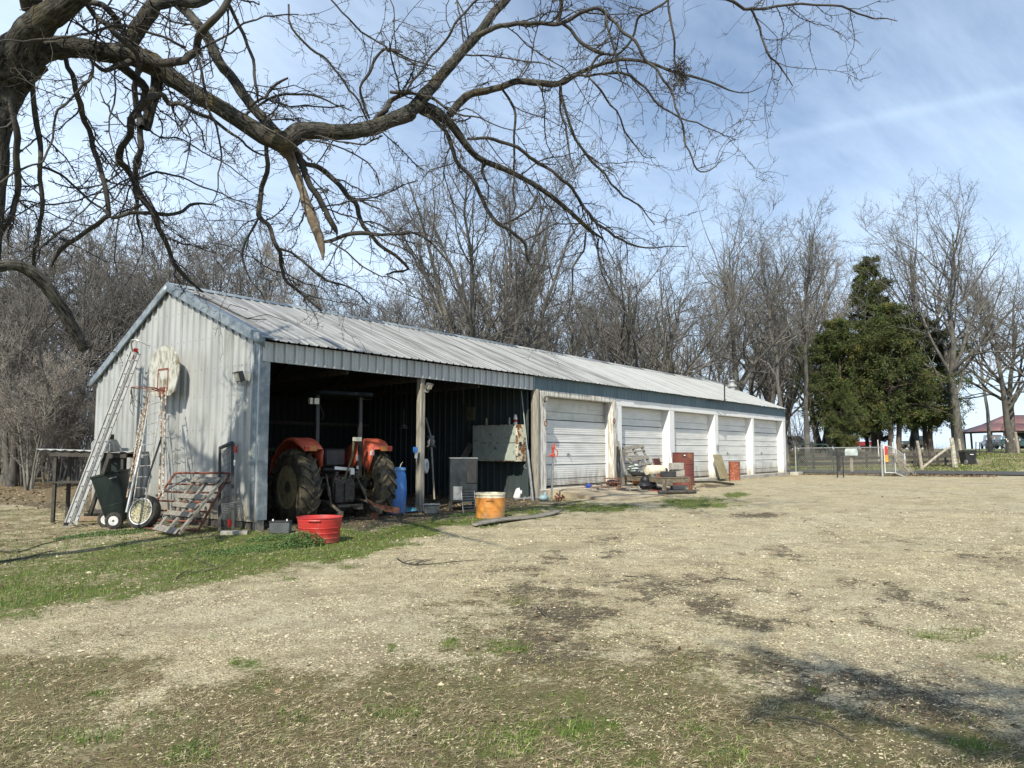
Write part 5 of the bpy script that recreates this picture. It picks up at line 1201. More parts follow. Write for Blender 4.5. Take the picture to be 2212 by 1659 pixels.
# shelf table of corrugated sheet
tb=at(200,974,15.9); tab=thing('scrap_table','rough table of posts topped with a corrugated metal sheet, behind the ladder','table',(tb.x,tb.y,float(gz(tb.x,tb.y))),YAW)
tz=.98-tab.location.z
P=[];k=0
mb=MB(); V=[];F=[]
for i in range(41):
    x=-.95+i*1.95/40; z_=.012*math.cos(i*math.pi/2)+.05-.055*(x+.95)/1.9
    for y in (-.35,.35): V.append((x,y,tz+z_))
for i in range(40): F.append((2*i,2*i+2,2*i+3,2*i+1))
mb.add(V,F); part(mb,'sheet_top',galv,tab,solid=.004)
for (x,y) in ((-.6,-.25),(-.6,.25),(.75,-.25),(.75,.25)): mb=MB(); mb.bar((x,y,0),(x,y,tz-.02),.06); part(mb,'leg',darkwood,tab)
mb=MB(); mb.bar((-.7,-.28,tz-.04),(.85,-.28,tz-.08),.05,.09); mb.bar((-.7,.28,tz-.04),(.85,.28,tz-.08),.05,.09); part(mb,'apron',darkwood,tab)
mb=MB(); mb.bb(.28,.80,-.2,-.17,tz-.6,tz-.08); part(mb,'back_panel',darkgreen,tab)
mb=MB(); mb.bb(-.75,.3,-.3,.3,tz-.63,tz-.60); part(mb,'lower_shelf',darkwood,tab)
def ontab(name,label,cat,x,y,build,mats,dz=0):
    p=tab.matrix_basis@Vector((x,y,tz+.02+dz)); r_=thing(name,label,cat,p,YAW); build(r_); return r_
def hood(r_):
    mb=MB(); mb.prism([(-.24,0),(.24,0),(.24,.06),(.13,.24),(-.17,.24),(-.24,.16)],-.15,.15,Matrix(((1,0,0,0),(0,0,-1,0),(0,1,0,0),(0,0,0,1)))); part(mb,'hood_body',steel,r_,bevel=.008)
    mb=MB(); mb.bb(.03,.13,-.05,.05,.24,.34); part(mb,'collar',darkwood,r_)
ontab('metal_hood','pale sheet-metal hood sitting on the scrap table','hood',.28,0,hood,None)
mb=MB(); p=tab.matrix_basis@Vector((.75,0,tz-.03)); mb.box(p+Vector((0,0,.05)),(.28,.2,.09),YAW); mb.box(p+Vector((0,0,.10)),(.3,.22,.02),YAW); single(mb,'metal_tray',steel,'small metal tray beside the hood on the scrap table','tray',p,bevel=.006)
# plank leaning and timber blocks by the cart
a=G(*z1(285,1395)); b=ladder_x(*z1(445,915),x_top=-1.0); mb=MB(); mb.bar(a,b,.14,.04,up=(1,0,0)); single(mb,'leaning_plank',darkwood,'dark plank slanting down behind the cart from the scrap table','plank',a)
for (x,y,l_,lab) in ((255,1418,.62,'long timber block on the ground behind the ladder foot'),(330,1390,.4,'stacked timber block leaning on the cart wheel side'),(350,1335,.3,'topmost timber block under the dark cart')):
    p=G(*z1(x,y)); mb=MB(); mb.box(p+Vector((0,0,.05+(.1 if y<1340 else 0))),(l_,.14,.09),YAW+.1); single(mb,'timber_block',M('tan_timber',(.27,.20,.13),.85,0,(.18,.13,.085),14),lab,'wood block',p,'timber blocks by the cart',bevel=.005)
# green cart
p=G(*z1(480,1478)); cart=thing('dump_cart','dark green poly cart tipped up on two wheels behind the spare wheel','cart',(p.x,p.y,p.z),YAW); D_=dep(p)
def cartm():
    Tm=Matrix.Translation((-.05,.30,.12))@Matrix.Rotation(R(15),4,'Y').inverted()
    mb=MB(); n=24; prof=[(.60,.0),(.66,.05),(.80,.48),(.92,.88),(.97,.89),(.97,.93),(.90,.93)]
    V=[];F=[]
    def ring(s,z):
        return [Tm@Vector((.31*s*np.sign(math.cos(a))*abs(math.cos(a))**.45,.27*s*np.sign(math.sin(a))*abs(math.sin(a))**.45,z)) for a in [2*math.pi*k/n+.001 for k in range(n)]]
    for s,z in prof+[(.86,.9),(.58,.03)]: V+=ring(s,z)
    K=len(prof)+2
    for i in range(K-1):
        for k in range(n): F.append((i*n+k,i*n+(k+1)%n,(i+1)*n+(k+1)%n,(i+1)*n+k))
    F.append(tuple(range(n))[::-1]); F.append(tuple((K-1)*n+k for k in range(n))); mb.add(V,F); part(mb,'tub',darkgreen,cart,sharp=30)
    for z in (.32,.62):
        mb=MB(); V=[];F=[]
        for s,zz in ((.735+z*.19,z-.012),(.765+z*.19,z),(.735+z*.19,z+.012)): V+=ring(s*.93,zz)
        for i in range(2):
            for k in range(n): F.append((i*n+k,i*n+(k+1)%n,(i+1)*n+(k+1)%n,(i+1)*n+k))
        mb.add(V,F); part(mb,'seam',darkgreen,cart)
    mb=MB(); mb.tube([Tm@Vector((.12,-.28,.80)),Tm@Vector((.16,-.31,.80)),Tm@Vector((.26,-.30,.80))],.012,6); part(mb,'latch',steel,cart)
cartm()
def wheel(root,c,axis,Rr_,W_,rimR,tm,rm,name='wheel',whitewall=None,lugs=0,dish=.3,holes=0,hub=0):
    """tyre mesh with its rim as child; axis points to the outer side"""
    T=Matrix.Translation(Vector(c))@AX(axis); h=W_/2
    prof=[(rimR,-h*.75),(rimR+.02,-h*.95),(lerp(rimR,Rr_,.5),-h),(Rr_*.965,-h*.8),(Rr_,-h*.45),(Rr_,h*.45),(Rr_*.965,h*.8),(lerp(rimR,Rr_,.5),h),(rimR+.02,h*.95),(rimR,h*.75)]
    mb=MB(); mb.lathe(prof,32,T,close=True)
    if lugs:
        for k in range(lugs):
            for s_ in (-1,1):
                t0=2*math.pi*(k+.5*(s_>0))/lugs; V=[]; ns=4
                for i in range(ns+1):
                    u=i/ns; yy=s_*lerp(-.015,h*1.02,u); th=t0-u*.34*(1.0)*(-1); rr=Rr_*(1 if u<.7 else 1-.10*(u-.7)/.3); wl=lerp(.055,.07,u)/Rr_/2; ht=.045
                    for (dt,dr) in ((-wl,-.02),(-wl*.75,ht),(wl*.75,ht),(wl,-.02)): V.append(T@Vector(((rr+dr)*math.cos(th+dt),(rr+dr)*math.sin(th+dt),yy)))
                F=[]
                for i in range(ns):
                    for j in range(3): F.append((i*4+j,i*4+j+1,i*4+j+5,i*4+j+4))
                F.append((0,1,2,3)); F.append((ns*4+3,ns*4+2,ns*4+1,ns*4)); mb.add(V,F)
    t=part(mb,'tyre' if name=='wheel' else name,tm,root,sharp=40)
    mb=MB(); mb.lathe([(rimR+.012,h*.80),(rimR+.012,h*.86),(rimR-.02,h*.84),(rimR-.05,h*(.8-dish*.6)),(rimR*.62,h*(.8-dish*1.6)),(rimR*.55,h*(.8-dish)),(rimR*.30,h*(.8-dish)),(rimR*.28,h*(.8-dish*.5)),(rimR*.12,h*(.8-dish*.4)),(.001,h*(.8-dish*.4))],28,T)
    part(mb,'rim',rm,t,sharp=30)
    if hub: mb=MB(); mb.lathe([(rimR*.28,h*.2),(rimR*.28,h*.85),(rimR*.1,h*.9),(0,h*.9)],10,T); part(mb,'hub',dirtst,t)
    if holes:
        mb=MB()
        for k in range(holes): a=2*math.pi*k/holes; q=T@Vector((math.cos(a)*rimR*.8,math.sin(a)*rimR*.8,h*(.8-dish*1.05))); mb.lathe([(rimR*.11,0),(rimR*.11,.012),(.0,.013)],8,Matrix.Translation(q)@AX(axis))
        part(mb,'vent_hole',blackm,t)
    if whitewall:
        mb=MB(); mb.lathe([(whitewall,h*.98),(whitewall,h*1.012),(whitewall+.02,h*1.016),(whitewall+.02,h*.98)],32,T,close=True); part(mb,'whitewall_band',whitep,t)
    return t
wheel(cart,(0,-.02,.155),(.15,-1,.05),.155,.12,.075,rubber,whitep,hub=1,dish=.6); wheel(cart,(-.30,.28,.15),(.15,-1,.05),.155,.12,.075,rubber,whitep,hub=1,dish=.6)
mb=MB(); mb.tube([(0,.0,.155),(.0,.6,.155)],.014,6); part(mb,'axle',steel,cart)
# spare wheel
p=G(*z1(690,1484)); sw=thing('spare_wheel','spare wheel with whitewall tyre and flaking yellow-white rim beside the cart','wheel',p,YAW)
wheel(sw,(0,.05,.315),(-.28,-1,.28),.315,.19,.205,rubber,M('flaking_rim',(.46,.44,.30),.7,0,(.10,.08,.05),55,lo=.47,hi=.52,c3=(.34,.30,.12),scale3=12),whitewall=.226,holes=10)
# red tube gate
gc=[G(296,1146),G(426,1150),onX(497,1022,-.16),onX(378,1022,-.16)]
gate=thing('tube_gate','rusty red tube gate leaning on the gable behind the pallet','gate',gc[0])
mb=MB(); mb.tube(smooth_path([gc[0],qd(gc,0,.5),qd(gc,0,.93),qd(gc,.06,1),qd(gc,.5,1),qd(gc,.94,1),qd(gc,1,.93),qd(gc,1,.5),gc[1]],3),.022,8); mb.build('frame',rustred,gate)
for v in (.04,.18,.34,.50,.66,.80):
    mb=MB(); mb.tube([qd(gc,0,v),qd(gc,.5,v)+Vector((0,0,-.008)),qd(gc,1,v)],.017,8); mb.build('cross_tube',rustred,gate)
# pallet in front
def pallet(name,label,c,ns,boards,off,mat,flip=1,group=None,thick=.085):
    r_=thing(name,label,'pallet',c[0],0,group); n_=(c[1]-c[0]).cross(c[3]-c[0]).normalized()*flip
    for u in ns: mb=MB(); mb.bar(qd(c,u,0),qd(c,u,1),.04,thick,up=n_.cross(c[3]-c[0])); mb.build('stringer',mat,r_)
    for (v,w_) in boards:
        for s_ in ((1,) if off==1 else (1,-1)):
            mb=MB(); a=qd(c,-.03+random.uniform(-.015,.015),v)+n_*(thick/2+.01)*s_; b=qd(c,1.03+random.uniform(-.015,.015),v+random.uniform(-.012,.012))+n_*(thick/2+.01)*s_; mb.bar(a,b,w_,.018,up=n_); mb.build('slat',mat,r_,bevel=.003)
    return r_
pc=[G(338,1152)+Vector((0,0,.05)),G(384,1161)+Vector((0,0,.05)),onX(480,1036,-.42),onX(425,1034,-.42)]
pallet('wooden_pallet','narrow weathered grey pallet leaning on the red tube gate',pc,(0,.5,1),((.03,.12),(.30,.10),(.46,.10),(.62,.10),(.95,.13)),1,woodh,1)
# trailer ramp, wire rack, slab
rc_=[G(474,1150),G(503,1150),onX(502,956,-.10),onX(475,968,-.10)]
ramp=thing('trailer_ramp','black steel mesh trailer gate with red reflectors standing against the gable','trailer gate',rc_[0])
mb=MB(); 
for (a,b) in ((0,1),(1,2),(2,3),(3,0)): mb.bar(rc_[a],rc_[b],.05,.05)
mb.bar(qd(rc_,0,.55),qd(rc_,1,.55),.04); mb.build('frame',blackm,ramp)
mb=MB()
for i in range(1,16): mb.tube([qd(rc_,0,i/16),qd(rc_,1,i/16+.03)],.003,3,cap=False)
for i in range(1,10): mb.tube([qd(rc_,i/10,0),qd(rc_,i/10,1)],.003,3,cap=False)
mb.build('mesh_infill',blackm,ramp)['kind']='stuff'
for (x,y) in ((1400,872),(1356,1432)):
    q=onX(*z1(x,y),-.22 if y<1000 else -.75); mb=MB(); mb.box(q,(.02,.09,.12)); mb.build('reflector',redl,ramp)
mb=MB(); q=onX(*z1(1393,975),-.2); mb.box(q,(.01,.04,.10)); mb.build('decal',whitep,ramp)
wc=[G(*z1(1325,1495)),G(*z1(1500,1470)),onX(*z1(1440,1270),-.3),onX(*z1(1290,1290),-.5)]
wr=thing('wire_rack','bent wire rack propped in front of the trailer gate','wire rack',wc[0])
mb=MB()
for i in range(17): mb.tube([qd(wc,0,i/16),qd(wc,1,i/16)],.0035,4)
mb.build('wire',steel,wr); mb=MB()
for u in (0,.33,.66,1): mb.tube([qd(wc,u,0),qd(wc,u,1)],.005,4)
mb.build('frame',steel,wr)
p=G(*z1(1390,1520)); mb=MB(); mb.box(p+Vector((0,0,.03)),(.44,.18,.07),YAW+.25); single(mb,'concrete_slab',blockm,'flat concrete paver lying by the corner post','paver',p,bevel=.006)
for (x,y,l_,lab) in ((1640,1480,.35,'short grey board end lying left of the battery'),(1020,1090,.5,'grey pipe end propped behind the red tube gate')):
    p=G(*z1(x,y)) if y>1200 else onX(*z1(x,y),-.6); mb=MB(); mb.bar(p,p+Vector((.2,-.15,.06)) if y>1200 else onX(*z1(800,1225),-.8),.05,.03); single(mb,'scrap_board' if y>1200 else 'grey_pipe',woodh if y>1200 else steel,lab,'board' if y>1200 else 'pipe',p)
# vines/wire heap behind the pallet
mb=MB(); p=G(*z1(840,1440)); rr_=random.Random(9)
for i in range(22): q=p+Vector((rr_.uniform(-.1,.35),rr_.uniform(-.2,.3),rr_.uniform(0,.25))); mb.tube(smooth_path([q+Vector((rr_.uniform(-.15,.15),rr_.uniform(-.15,.15),rr_.uniform(-.05,.15))) for _ in range(4)],3),.004,3)
single(mb,'wire_heap',steel,'tangle of loose grey wire behind the pallet foot','wire',p)
# battery, red tub
p=G(*z2(176,1258)); bat=thing('car_battery','grey car battery with two posts on the ground beside the red tub','battery',p,YAW+.05)
mb=MB(); mb.bb(-.17,.17,-.1,.1,0,.19); part(mb,'case',M('grey_battery_plastic',(.085,.095,.10),.5),bat,bevel=.008)
mb=MB(); mb.bb(-.18,.18,-.105,.105,.19,.215); part(mb,'lid',blackp,bat,bevel=.004)
for x in (-.12,.12): mb=MB(); mb.lathe([(.014,.215),(.013,.245),(0,.245)],10,Matrix.Translation((x,-.05,0))); part(mb,'terminal',whitep,bat)
def tub(name,label,px,py,wpx,hpx,mat,ridges=3,taper=.84,oval=1,ropes=True,handle=True):
    p=G(px,py); D_=dep(p); w_=S(wpx,D_)/2; h=S(hpx,D_); r_=thing(name,label,'tub',p,YAW)
    pr=[(w_*taper*.97,0),(w_*taper,.012)]
    for i in range(1,ridges+1): z_=h*.80*i/(ridges+1); rr=lerp(w_*taper,w_*.97,z_/h); pr+=[(rr,z_-.006),(rr+.004,z_),(rr,z_+.006)]
    pr+=[(w_*.955,h*.86),(w_*.965,h*.865),(w_*.97,h*.97),(w_*1.0,h*.975),(w_*1.0,h),(w_*.955,h),(w_*.93,h*.9),(w_*taper*.93,.03),(0.001,.03)]
    mb=MB(); mb.lathe(pr,36,sy=oval); part(mb,'tub_body',mat,r_,sharp=28)
    if handle:
        for s_ in (-1,1):
            mb=MB(); a0=R(-90) if s_<0 else R(90); P=[Vector((w_*.99*math.cos(a0+t_)*1,w_*.99*math.sin(a0+t_)*oval,h*.90)) for t_ in np.linspace(-.26,.26,7)]; mb.tube(P,.014,6); part(mb,'grip',mat,r_)
    return r_,w_,h
tub('red_tub','big red plastic tub standing in the weeds before the tractor bay','%s'and 690,1171,97,54,red)
tb2,w2,h2=tub('orange_tub','faded orange plastic tub with a cream tub nested inside it','%s'and 1059,1119,66,44,orange,taper=.92)
mb=MB(); mb.lathe([(w2*.90,h2*.6),(w2*.95,h2*1.12),(w2*.99,h2*1.13),(w2*.99,h2*1.22),(w2*.93,h2*1.22),(w2*.86,h2*.65)],30); o=mb.build('cream_tub',cream,None); o.location=tb2.location; tag(o,'cream tub nested in the orange tub, only its rim showing','tub')
p=G(655,1180); weeds('weeds',(p.x,p.y),.40,.22,.24,3000,'leafy green weeds against the red tub',3)
p=G(590,1165); weeds('weeds',(p.x,p.y),.5,.25,.07,1500,'low green weeds before the battery',4)
p=G(1005,1112); weeds('weeds',(p.x,p.y),.5,.2,.05,900,'low weeds under the black stove',5)
p=G(230,1155); weeds('weeds',(p.x,p.y),.9,.3,.06,2500,'low weeds along the foot of the ladder and cart',6)
p=G(560,1185); weeds('weeds',(p.x,p.y),1.0,.4,.05,2500,'spreading green weeds in the lawn below the battery',7)
# ------------------------------------------------------------------ tractor
tp=Vector((2.21,.56,float(gz(2,.8))-.03)); tr=thing('tractor','muddy orange-red farm tractor backed into the left open bay','tractor',tp,R(-10))
Rw=.71; TW=.87
for s_ in (-1,1):
    wheel(tr,(s_*TW,0,Rw),(s_,0,0),Rw,.42,.42,mudtyre,rimy,name='rear_tyre',lugs=19,dish=.75,hub=1)
    wheel(tr,(s_*.68,2.05,.42),(s_,0,0),.42,.24,.24,mudtyre,rimy,name='front_tyre',dish=.4)
    # fender: curved shell over the wheel
    mb=MB(); V=[];F=[]; n=13; xi=s_*(TW-.29); 
    for i in range(n):
        a=R(50+i*118/(n-1)); rr=.88
        yy=-rr*math.cos(a)*.98; zz=Rw+.97*math.sin(a)
        xo=s_*(TW+.17 if i>1 else TW+.10+.05*i)
        V+=[(xi,yy,zz-.03),(xi+s_*.03,yy,zz),(xo-s_*.03,yy,zz),(xo,yy,zz-.05)]
    for i in range(n-1):
        for j in range(3): F.append((i*4+j,i*4+j+1,(i+1)*4+j+1,(i+1)*4+j))
    # inner skirt
    o_=len(V)
    for i in range(n): a=R(50+i*118/(n-1)); yy=-.88*math.cos(a)*.98; zz=Rw+.97*math.sin(a)-.03; V+=[(xi,yy,zz),(xi-s_*.02,yy*.7,max(.95,zz-.50))]
    for i in range(n-1): F.append((o_+2*i,o_+2*i+1,o_+2*i+3,o_+2*i+2))
    mb.add(V,F); f_=part(mb,'fender',tractred,tr,solid=.012,sharp=50)
    mb=MB(); mb.box((s_*(TW+.0),-.575,1.47),(.26,.03,.10)); part(mb,'tail_lamp',amber,f_)
    mb=MB(); mb.box((s_*(TW+.08),-.592,1.47),(.10,.02,.08)); part(mb,'brake_lens',redl,f_)
    mb=MB(); mb.bar((s_*.50,-.15,.85),(s_*.50,-.12,2.60),.07,.06); part(mb,'roll_bar_post',blackm,tr)
    mb=MB(); mb.tube([(s_*.42,-.1,.42),(s_*.42,-.55,.40),(s_*.44,-.98,.24)],.03,6); mb.box((s_*.44,-1.0,.22),(.06,.12,.09)); part(mb,'lower_link',dirtst,tr)
    mb=MB(); mb.tube([(s_*.34,-.25,.95),(s_*.42,-.60,.40)],.018,6); mb.tube([(s_*.38,-.42,.70),(s_*.41,-.52,.52)],.032,8); part(mb,'lift_rod',dirtst,tr)
mb=MB(); mb.box((TW-.30,-.50,1.38),(.10,.01,.10)); part(mb,'white_decal',whitep,tr)
mb=MB(); mb.bb(-.62,.62,-.45,.95,2.55,2.63); part(mb,'canopy',M('dark_canopy',(.008,.011,.013),.85,spec=.1),tr,bevel=.02)
mb=MB(); mb.tube([(-.87,0,.71),(.87,0,.71)],.11,10); mb.bb(-.24,.24,-.35,1.0,.42,.92); mb.bb(-.2,.2,1.0,2.3,.5,.95); part(mb,'axle_housing',darkst,tr,bevel=.03)
mb=MB(); mb.bb(-.30,.30,.95,2.4,.95,1.35); part(mb,'bonnet',tractred,tr,bevel=.05)
mb=MB(); mb.bb(-.55,.55,-.2,.9,.86,.90); part(mb,'platform',darkst,tr)
mb=MB(); mb.bb(-.24,.24,.05,.5,.98,1.10); mb.bb(-.24,.24,-.02,.10,1.10,1.46); part(mb,'seat',blackp,tr,bevel=.04)
mb=MB(); mb.tube([(.19*math.cos(a),.72+.19*math.sin(a)*.9,1.42+.06*math.sin(a)) for a in np.linspace(0,6.283,17)[:-1]],.013,6,closed=True); mb.tube([(0,.72,1.42),(0,.9,1.0)],.02,6); part(mb,'steering_wheel',blackp,tr)
mb=MB(); mb.box((0,-.38,.62),(.42,.05,.46)); mb.box((.1,-.42,.60),(.22,.03,.34)); part(mb,'pto_guard',darkst,tr)
mb=MB(); mb.bar((-.28,-.62,.33),(.28,-.62,.33),.06,.05); mb.bar((0,-.35,.33),(.05,-.95,.31),.08,.03); mb.box((.03,-.88,.29),(.12,.16,.03)); part(mb,'drawbar',dirtst,tr)
mb=MB(); mb.tube([(-.02,-.42,.86),(.10,-.50,1.30),(.16,-.45,1.62)],.022,6); part(mb,'top_link',M('mossy_steel',(.12,.13,.06),.7,0,(.07,.07,.04),20),tr)
mb=MB(); mb.box((.22,-.48,1.66),(.17,.07,.08)); part(mb,'work_lamp',lampg,tr)
mb=MB(); mb.tube(smooth_path([(.24,-.48,1.6),(.36,-.5,1.4),(.38,-.52,1.0),(.37,-.62,.5),(.40,-.78,.25)],3),.008,5); mb.tube(smooth_path([(.22,-.45,1.55),(.30,-.4,1.35),(.28,-.4,1.1)],3),.007,5); part(mb,'hydraulic_hose',hosem,tr)
mb=MB(); mb.bar((-.22,-.36,1.08),(.2,-.38,1.04),.03,.06); mb.box((.16,-.4,1.0),(.09,.05,.12)); part(mb,'coupler_plate',whitep,tr)
mb=MB(); mb.bb(.30,.34,-.35,-.33,1.22,1.34); mb.bb(.30,.34,-.355,-.33,1.05,1.12); part(mb,'label_plate',whitep,tr)
mb=MB(); rr_=random.Random(12)
for i in range(9): x=rr_.uniform(-.22,.25); z_=rr_.uniform(.78,1.0); mb.tube(smooth_path([(x,-.36,z_),(x+rr_.uniform(-.05,.05),-.41,z_-.04),(x+rr_.uniform(-.06,.06),-.38,z_-.14)],2),.010,5); mb.box((x,-.4,z_),(.05,.05,.04))
part(mb,'remote_valves',dirtst,tr)
mb=MB(); mb.bar((.36,-.70,.42),(.56,-.95,.22),.10,.03,up=(0,0,1)); mb.bar((.45,-.80,.30),(.92,-1.0,.20),.12,.03,up=(0,1,0)); mb.box((.42,-.86,.10),(.16,.02,.16)); part(mb,'blade_bracket',rust,tr)
mb=MB(); mb.box((-.56,-.17,2.42),(.10,.08,.12)); mb.box((-.68,-.17,2.42),(.05,.08,.12)); part(mb,'rear_lamp',lampg,tr)
mb=MB(); mb.tube(smooth_path([(-.5,-.18,2.37),(-.42,-.2,2.2),(-.40,-.2,2.1),(-.47,-.2,2.05)],3),.006,5); part(mb,'lamp_cable',hosem,tr)
# blue drum with horns, tarp, bits
p=at(853,974,17.05); p=gp(p.x,p.y); dr_=thing('blue_drum','tall blue plastic drum between the tractor and the wooden post','drum',p,YAW)
mb=MB(); mb.lathe([(.235,0),(.25,.03),(.262,.3),(.272,.5),(.262,.72),(.245,.86),(.228,.90),(.228,.93),(.243,.935),(.243,1.0),(.225,1.0),(.22,.93),(.0,.90)],30); part(mb,'drum_body',bluep,dr_,sharp=30)
mb=MB(); mb.lathe([(.238,.935),(.25,.94),(.25,.975),(.238,.98)],30); part(mb,'locking_ring',M('pale_blue_band',(.16,.33,.50),.4),dr_)
for x in (-.10,.12): 
    q=p+Matrix.Rotation(YAW,3,'Z')@Vector((x,0,.92)); mb=MB(); mb.tube(smooth_path([q,q+Vector((.01,0,.12)),q+Vector((.05,-.03,.20))],4),[.016-.0015*i for i in range(9)],8); single(mb,'antler',cream,('left' if x<0 else 'right')+' pale curved horn sticking out of the blue drum','horn',q,'horns in the blue drum')
p=G(*z2(1060,1108)); mb=MB(); rr_=random.Random(2); V=[];F=[]
n=10
for i in range(n):
    for j in range(n): u=i/(n-1)*2-1; v=j/(n-1)*2-1; V.append(p+Vector((u*.4+v*.08,v*.12-u*.3,max(0,.10*(1-u*u)*(1-v*v)+rr_.uniform(-.02,.03)+.01))))
for i in range(n-1):
    for j in range(n-1): F.append((i*n+j,i*n+j+1,(i+1)*n+j+1,(i+1)*n+j)[::-1])
mb.add(V,F); single(mb,'tarp',M('blue_tarp',(.05,.17,.25),.6),'crumpled blue tarp on the ground at the foot of the drum','tarp',p)
p=G(*z2(975,1105)); mb=MB(); mb.sphere(p+Vector((0,0,.06)),.09,10,6,sc=(1,1,.8)); single(mb,'stone',dirtst,'round brown stone at the foot of the blue drum','stone',p)
# post hangers
q=onY(*z2(1148,658),-.03); mb=MB(); mb.box(q,(.10,.05,.12)); single(mb,'blue_clip',bluep,'small blue box fixed to the left of the middle post','box',q)
q=onY(*z2(1152,695),-.02); mb=MB(); mb.box(q,(.07,.02,.14)); single(mb,'paper_tag',whitep,'white tag hanging under the blue box','tag',q)
q=onY(*z2(1222,775),.16); mb=MB(); mb.lathe([(.16,-.02),(.17,0),(.16,.03),(.09,.03),(.09,-.02)],20,Matrix.Translation(q)@AX((0.5,-1,0)),close=True); single(mb,'hose_reel',whitep,'white round reel hanging behind the middle post','reel',q)
a=onX(*z2(1222,430),5.2); b=onX(*z2(1258,560),5.0); c=onX(*z2(1285,1015),4.75)
pole=thing('drain_pole','pole with a black ribbed boot hanging beside the middle post','pole',c)
mb=MB(); mb.tube([a,b],.022,6); mb.build('upper_rod',woodh,pole); mb=MB(); mb.tube([b,c],.022,6); mb.build('lower_rod',wood,pole)
e=onX(*z2(1262,640),4.95); mb=MB(); dirn=(e-b).normalized(); L_=(e-b).length; mb.lathe([(.04,0),(.10,.02),(.09,.10),(.07,.16),(.10,.20),(.11,.30),(.08,.42),(.12,.5),(.13,.54)],12,Matrix.Translation(b)@AX(dirn)@Matrix.Diagonal((.9,.9,L_/.54,1))); mb.build('boot',M('mottled_black_rubber',(.05,.05,.055),.6,0,(.16,.16,.16),40),pole)
# steel pot
p=G(*z2(1265,1122)); pt_=thing('steel_pan','square steel pan with a lid on the ground beside the middle post','pan',p,YAW); mb=MB(); mb.bb(-.155,.155,-.12,.12,0,.20); part(mb,'pan_body',M('dull_stainless',(.22,.22,.19),.45,.4,(.15,.15,.13),12),pt_,bevel=.03); mb=MB(); mb.bb(-.17,.17,-.13,.13,.20,.225); part(mb,'lid',alu,pt_,bevel=.006)
# black smoker cabinet on legs
p=G(*z2(1495,1100)); D_=dep(p); st=thing('black_smoker','tall black steel smoker cabinet on legs behind the orange tub','smoker',p,YAW+.12); w_=S(59,D_)
mb=MB(); mb.bb(-w_/2,w_/2,.0,w_,.20,1.17); part(mb,'cabinet_body',M('sooty_steel',(.022,.028,.032),.45,.2,(.045,.05,.052),3),st,bevel=.01)
mb=MB(); mb.bb(-w_/2-.01,w_/2+.01,-.01,w_+.01,1.17,1.19); part(mb,'top_plate',steel,st)
mb=MB(); mb.bb(w_*.10,w_/2-.02,-.02,-.002,.62,1.14); part(mb,'door',blackm,st,bevel=.006)
mb=MB(); mb.bb(-w_*.38,-w_*.06,-.015,-.001,.25,.55); part(mb,'vent_plate',steel,st)
for x in (-w_*.45,w_*.40):
    for y in (.03,w_-.03): mb=MB(); mb.bar((x*1.08,y,0),(x,y,.22),.05); part(mb,'leg',darkwood,st)
def rack(px0,py0,px1,py1,label,dd=.0):
    p=G(px0,py1); D_=dep(p); r_=thing('oven_rack',label,'rack',p,YAW+.35); w_=S(px1-px0,D_); h=S(py1-py0,D_); mb=MB()
    for i in range(9): mb.tube([(0,.02*i,h*i/8),(w_,.02*i,h*i/8)],.004,4)
    part(mb,'rods',steel,r_); mb=MB(); mb.tube([(0,0,0),(0,.16,h),(w_,.16,h),(w_,0,0)],.006,5); part(mb,'frame',steel,r_)
rack(*z2(1492,962),*z2(1590,1112),'wire oven rack standing against the black smoker')
# jug, bucket, bottle clutter at the partition foot
def jug(px,py,h,mat,label,rz=0,tilt=0,cat='jug',name='plastic_jug',at_=None,s=(.5,.32)):
    p=G(px,py) if at_ is None else at_; r_=thing(name,label,cat,p,rz); Tm=Matrix.Rotation(tilt,4,'Y'); mb=MB()
    mb.lathe([(h*s[0]*.94,0),(h*s[0],.03*h),(h*s[0],.68*h),(h*s[0]*.8,.80*h),(h*.12,.89*h),(h*.11,.93*h)],18,Tm,sy=s[1]/s[0]); part(mb,'body',mat,r_)
    mb=MB(); mb.lathe([(h*.125,.92*h),(h*.125,h),(0,h)],12,Tm,sy=1); part(mb,'cap',mat,r_)
    if s[0]>.3: mb=MB(); mb.tube(smooth_path([Tm@Vector((h*.1,0,.86*h)),Tm@Vector((h*.36,0,.84*h)),Tm@Vector((h*.42,0,.6*h)),Tm@Vector((h*.40,0,.45*h))],3),h*.05,6); part(mb,'handle',mat,r_)
    return r_
jug(*z2(1878,1010),.33,whitep,'white plastic jug with a handle lying by the partition',YAW,.35,s=(.34,.2))
p=G(*z2(1822,985)); mb=MB(); mb.lathe([(.12,0),(.15,.26),(.16,.27),(.15,.28),(.13,.02)],18,Matrix.Translation(p)@Matrix.Rotation(.25,4,'Y')); single(mb,'bucket',cream,'small cream bucket tipped by the partition foot','bucket',p)
p=G(*z2(1805,1000)); mb=MB(); mb.lathe([(.02,0),(.13,.05),(.17,.13),(.16,.13),(.02,.02)],16,Matrix.Translation(p)@Matrix.Rotation(-.5,4,'Y')); single(mb,'bowl',M('tan_bowl',(.42,.30,.18),.6),'tan bowl lying left of the white jug','bowl',p)
for (a,b,rd,lab) in (((1860,1020),(2060,990),.028,'grey pipe lying along the partition foot'),((1900,990),(2080,1020),.035,'thicker grey pipe lying across the post foot'),((60,915),(255,950),.0,'')):
    if rd: P0_,P1_=G(*z2(*a)),G(*z2(*b)); mb=MB(); mb.tube([P0_+Vector((0,0,rd)),P1_+Vector((0,0,rd))],rd,8); single(mb,'pipe',steel,lab,'pipe',P0_,'pipes on the ground')
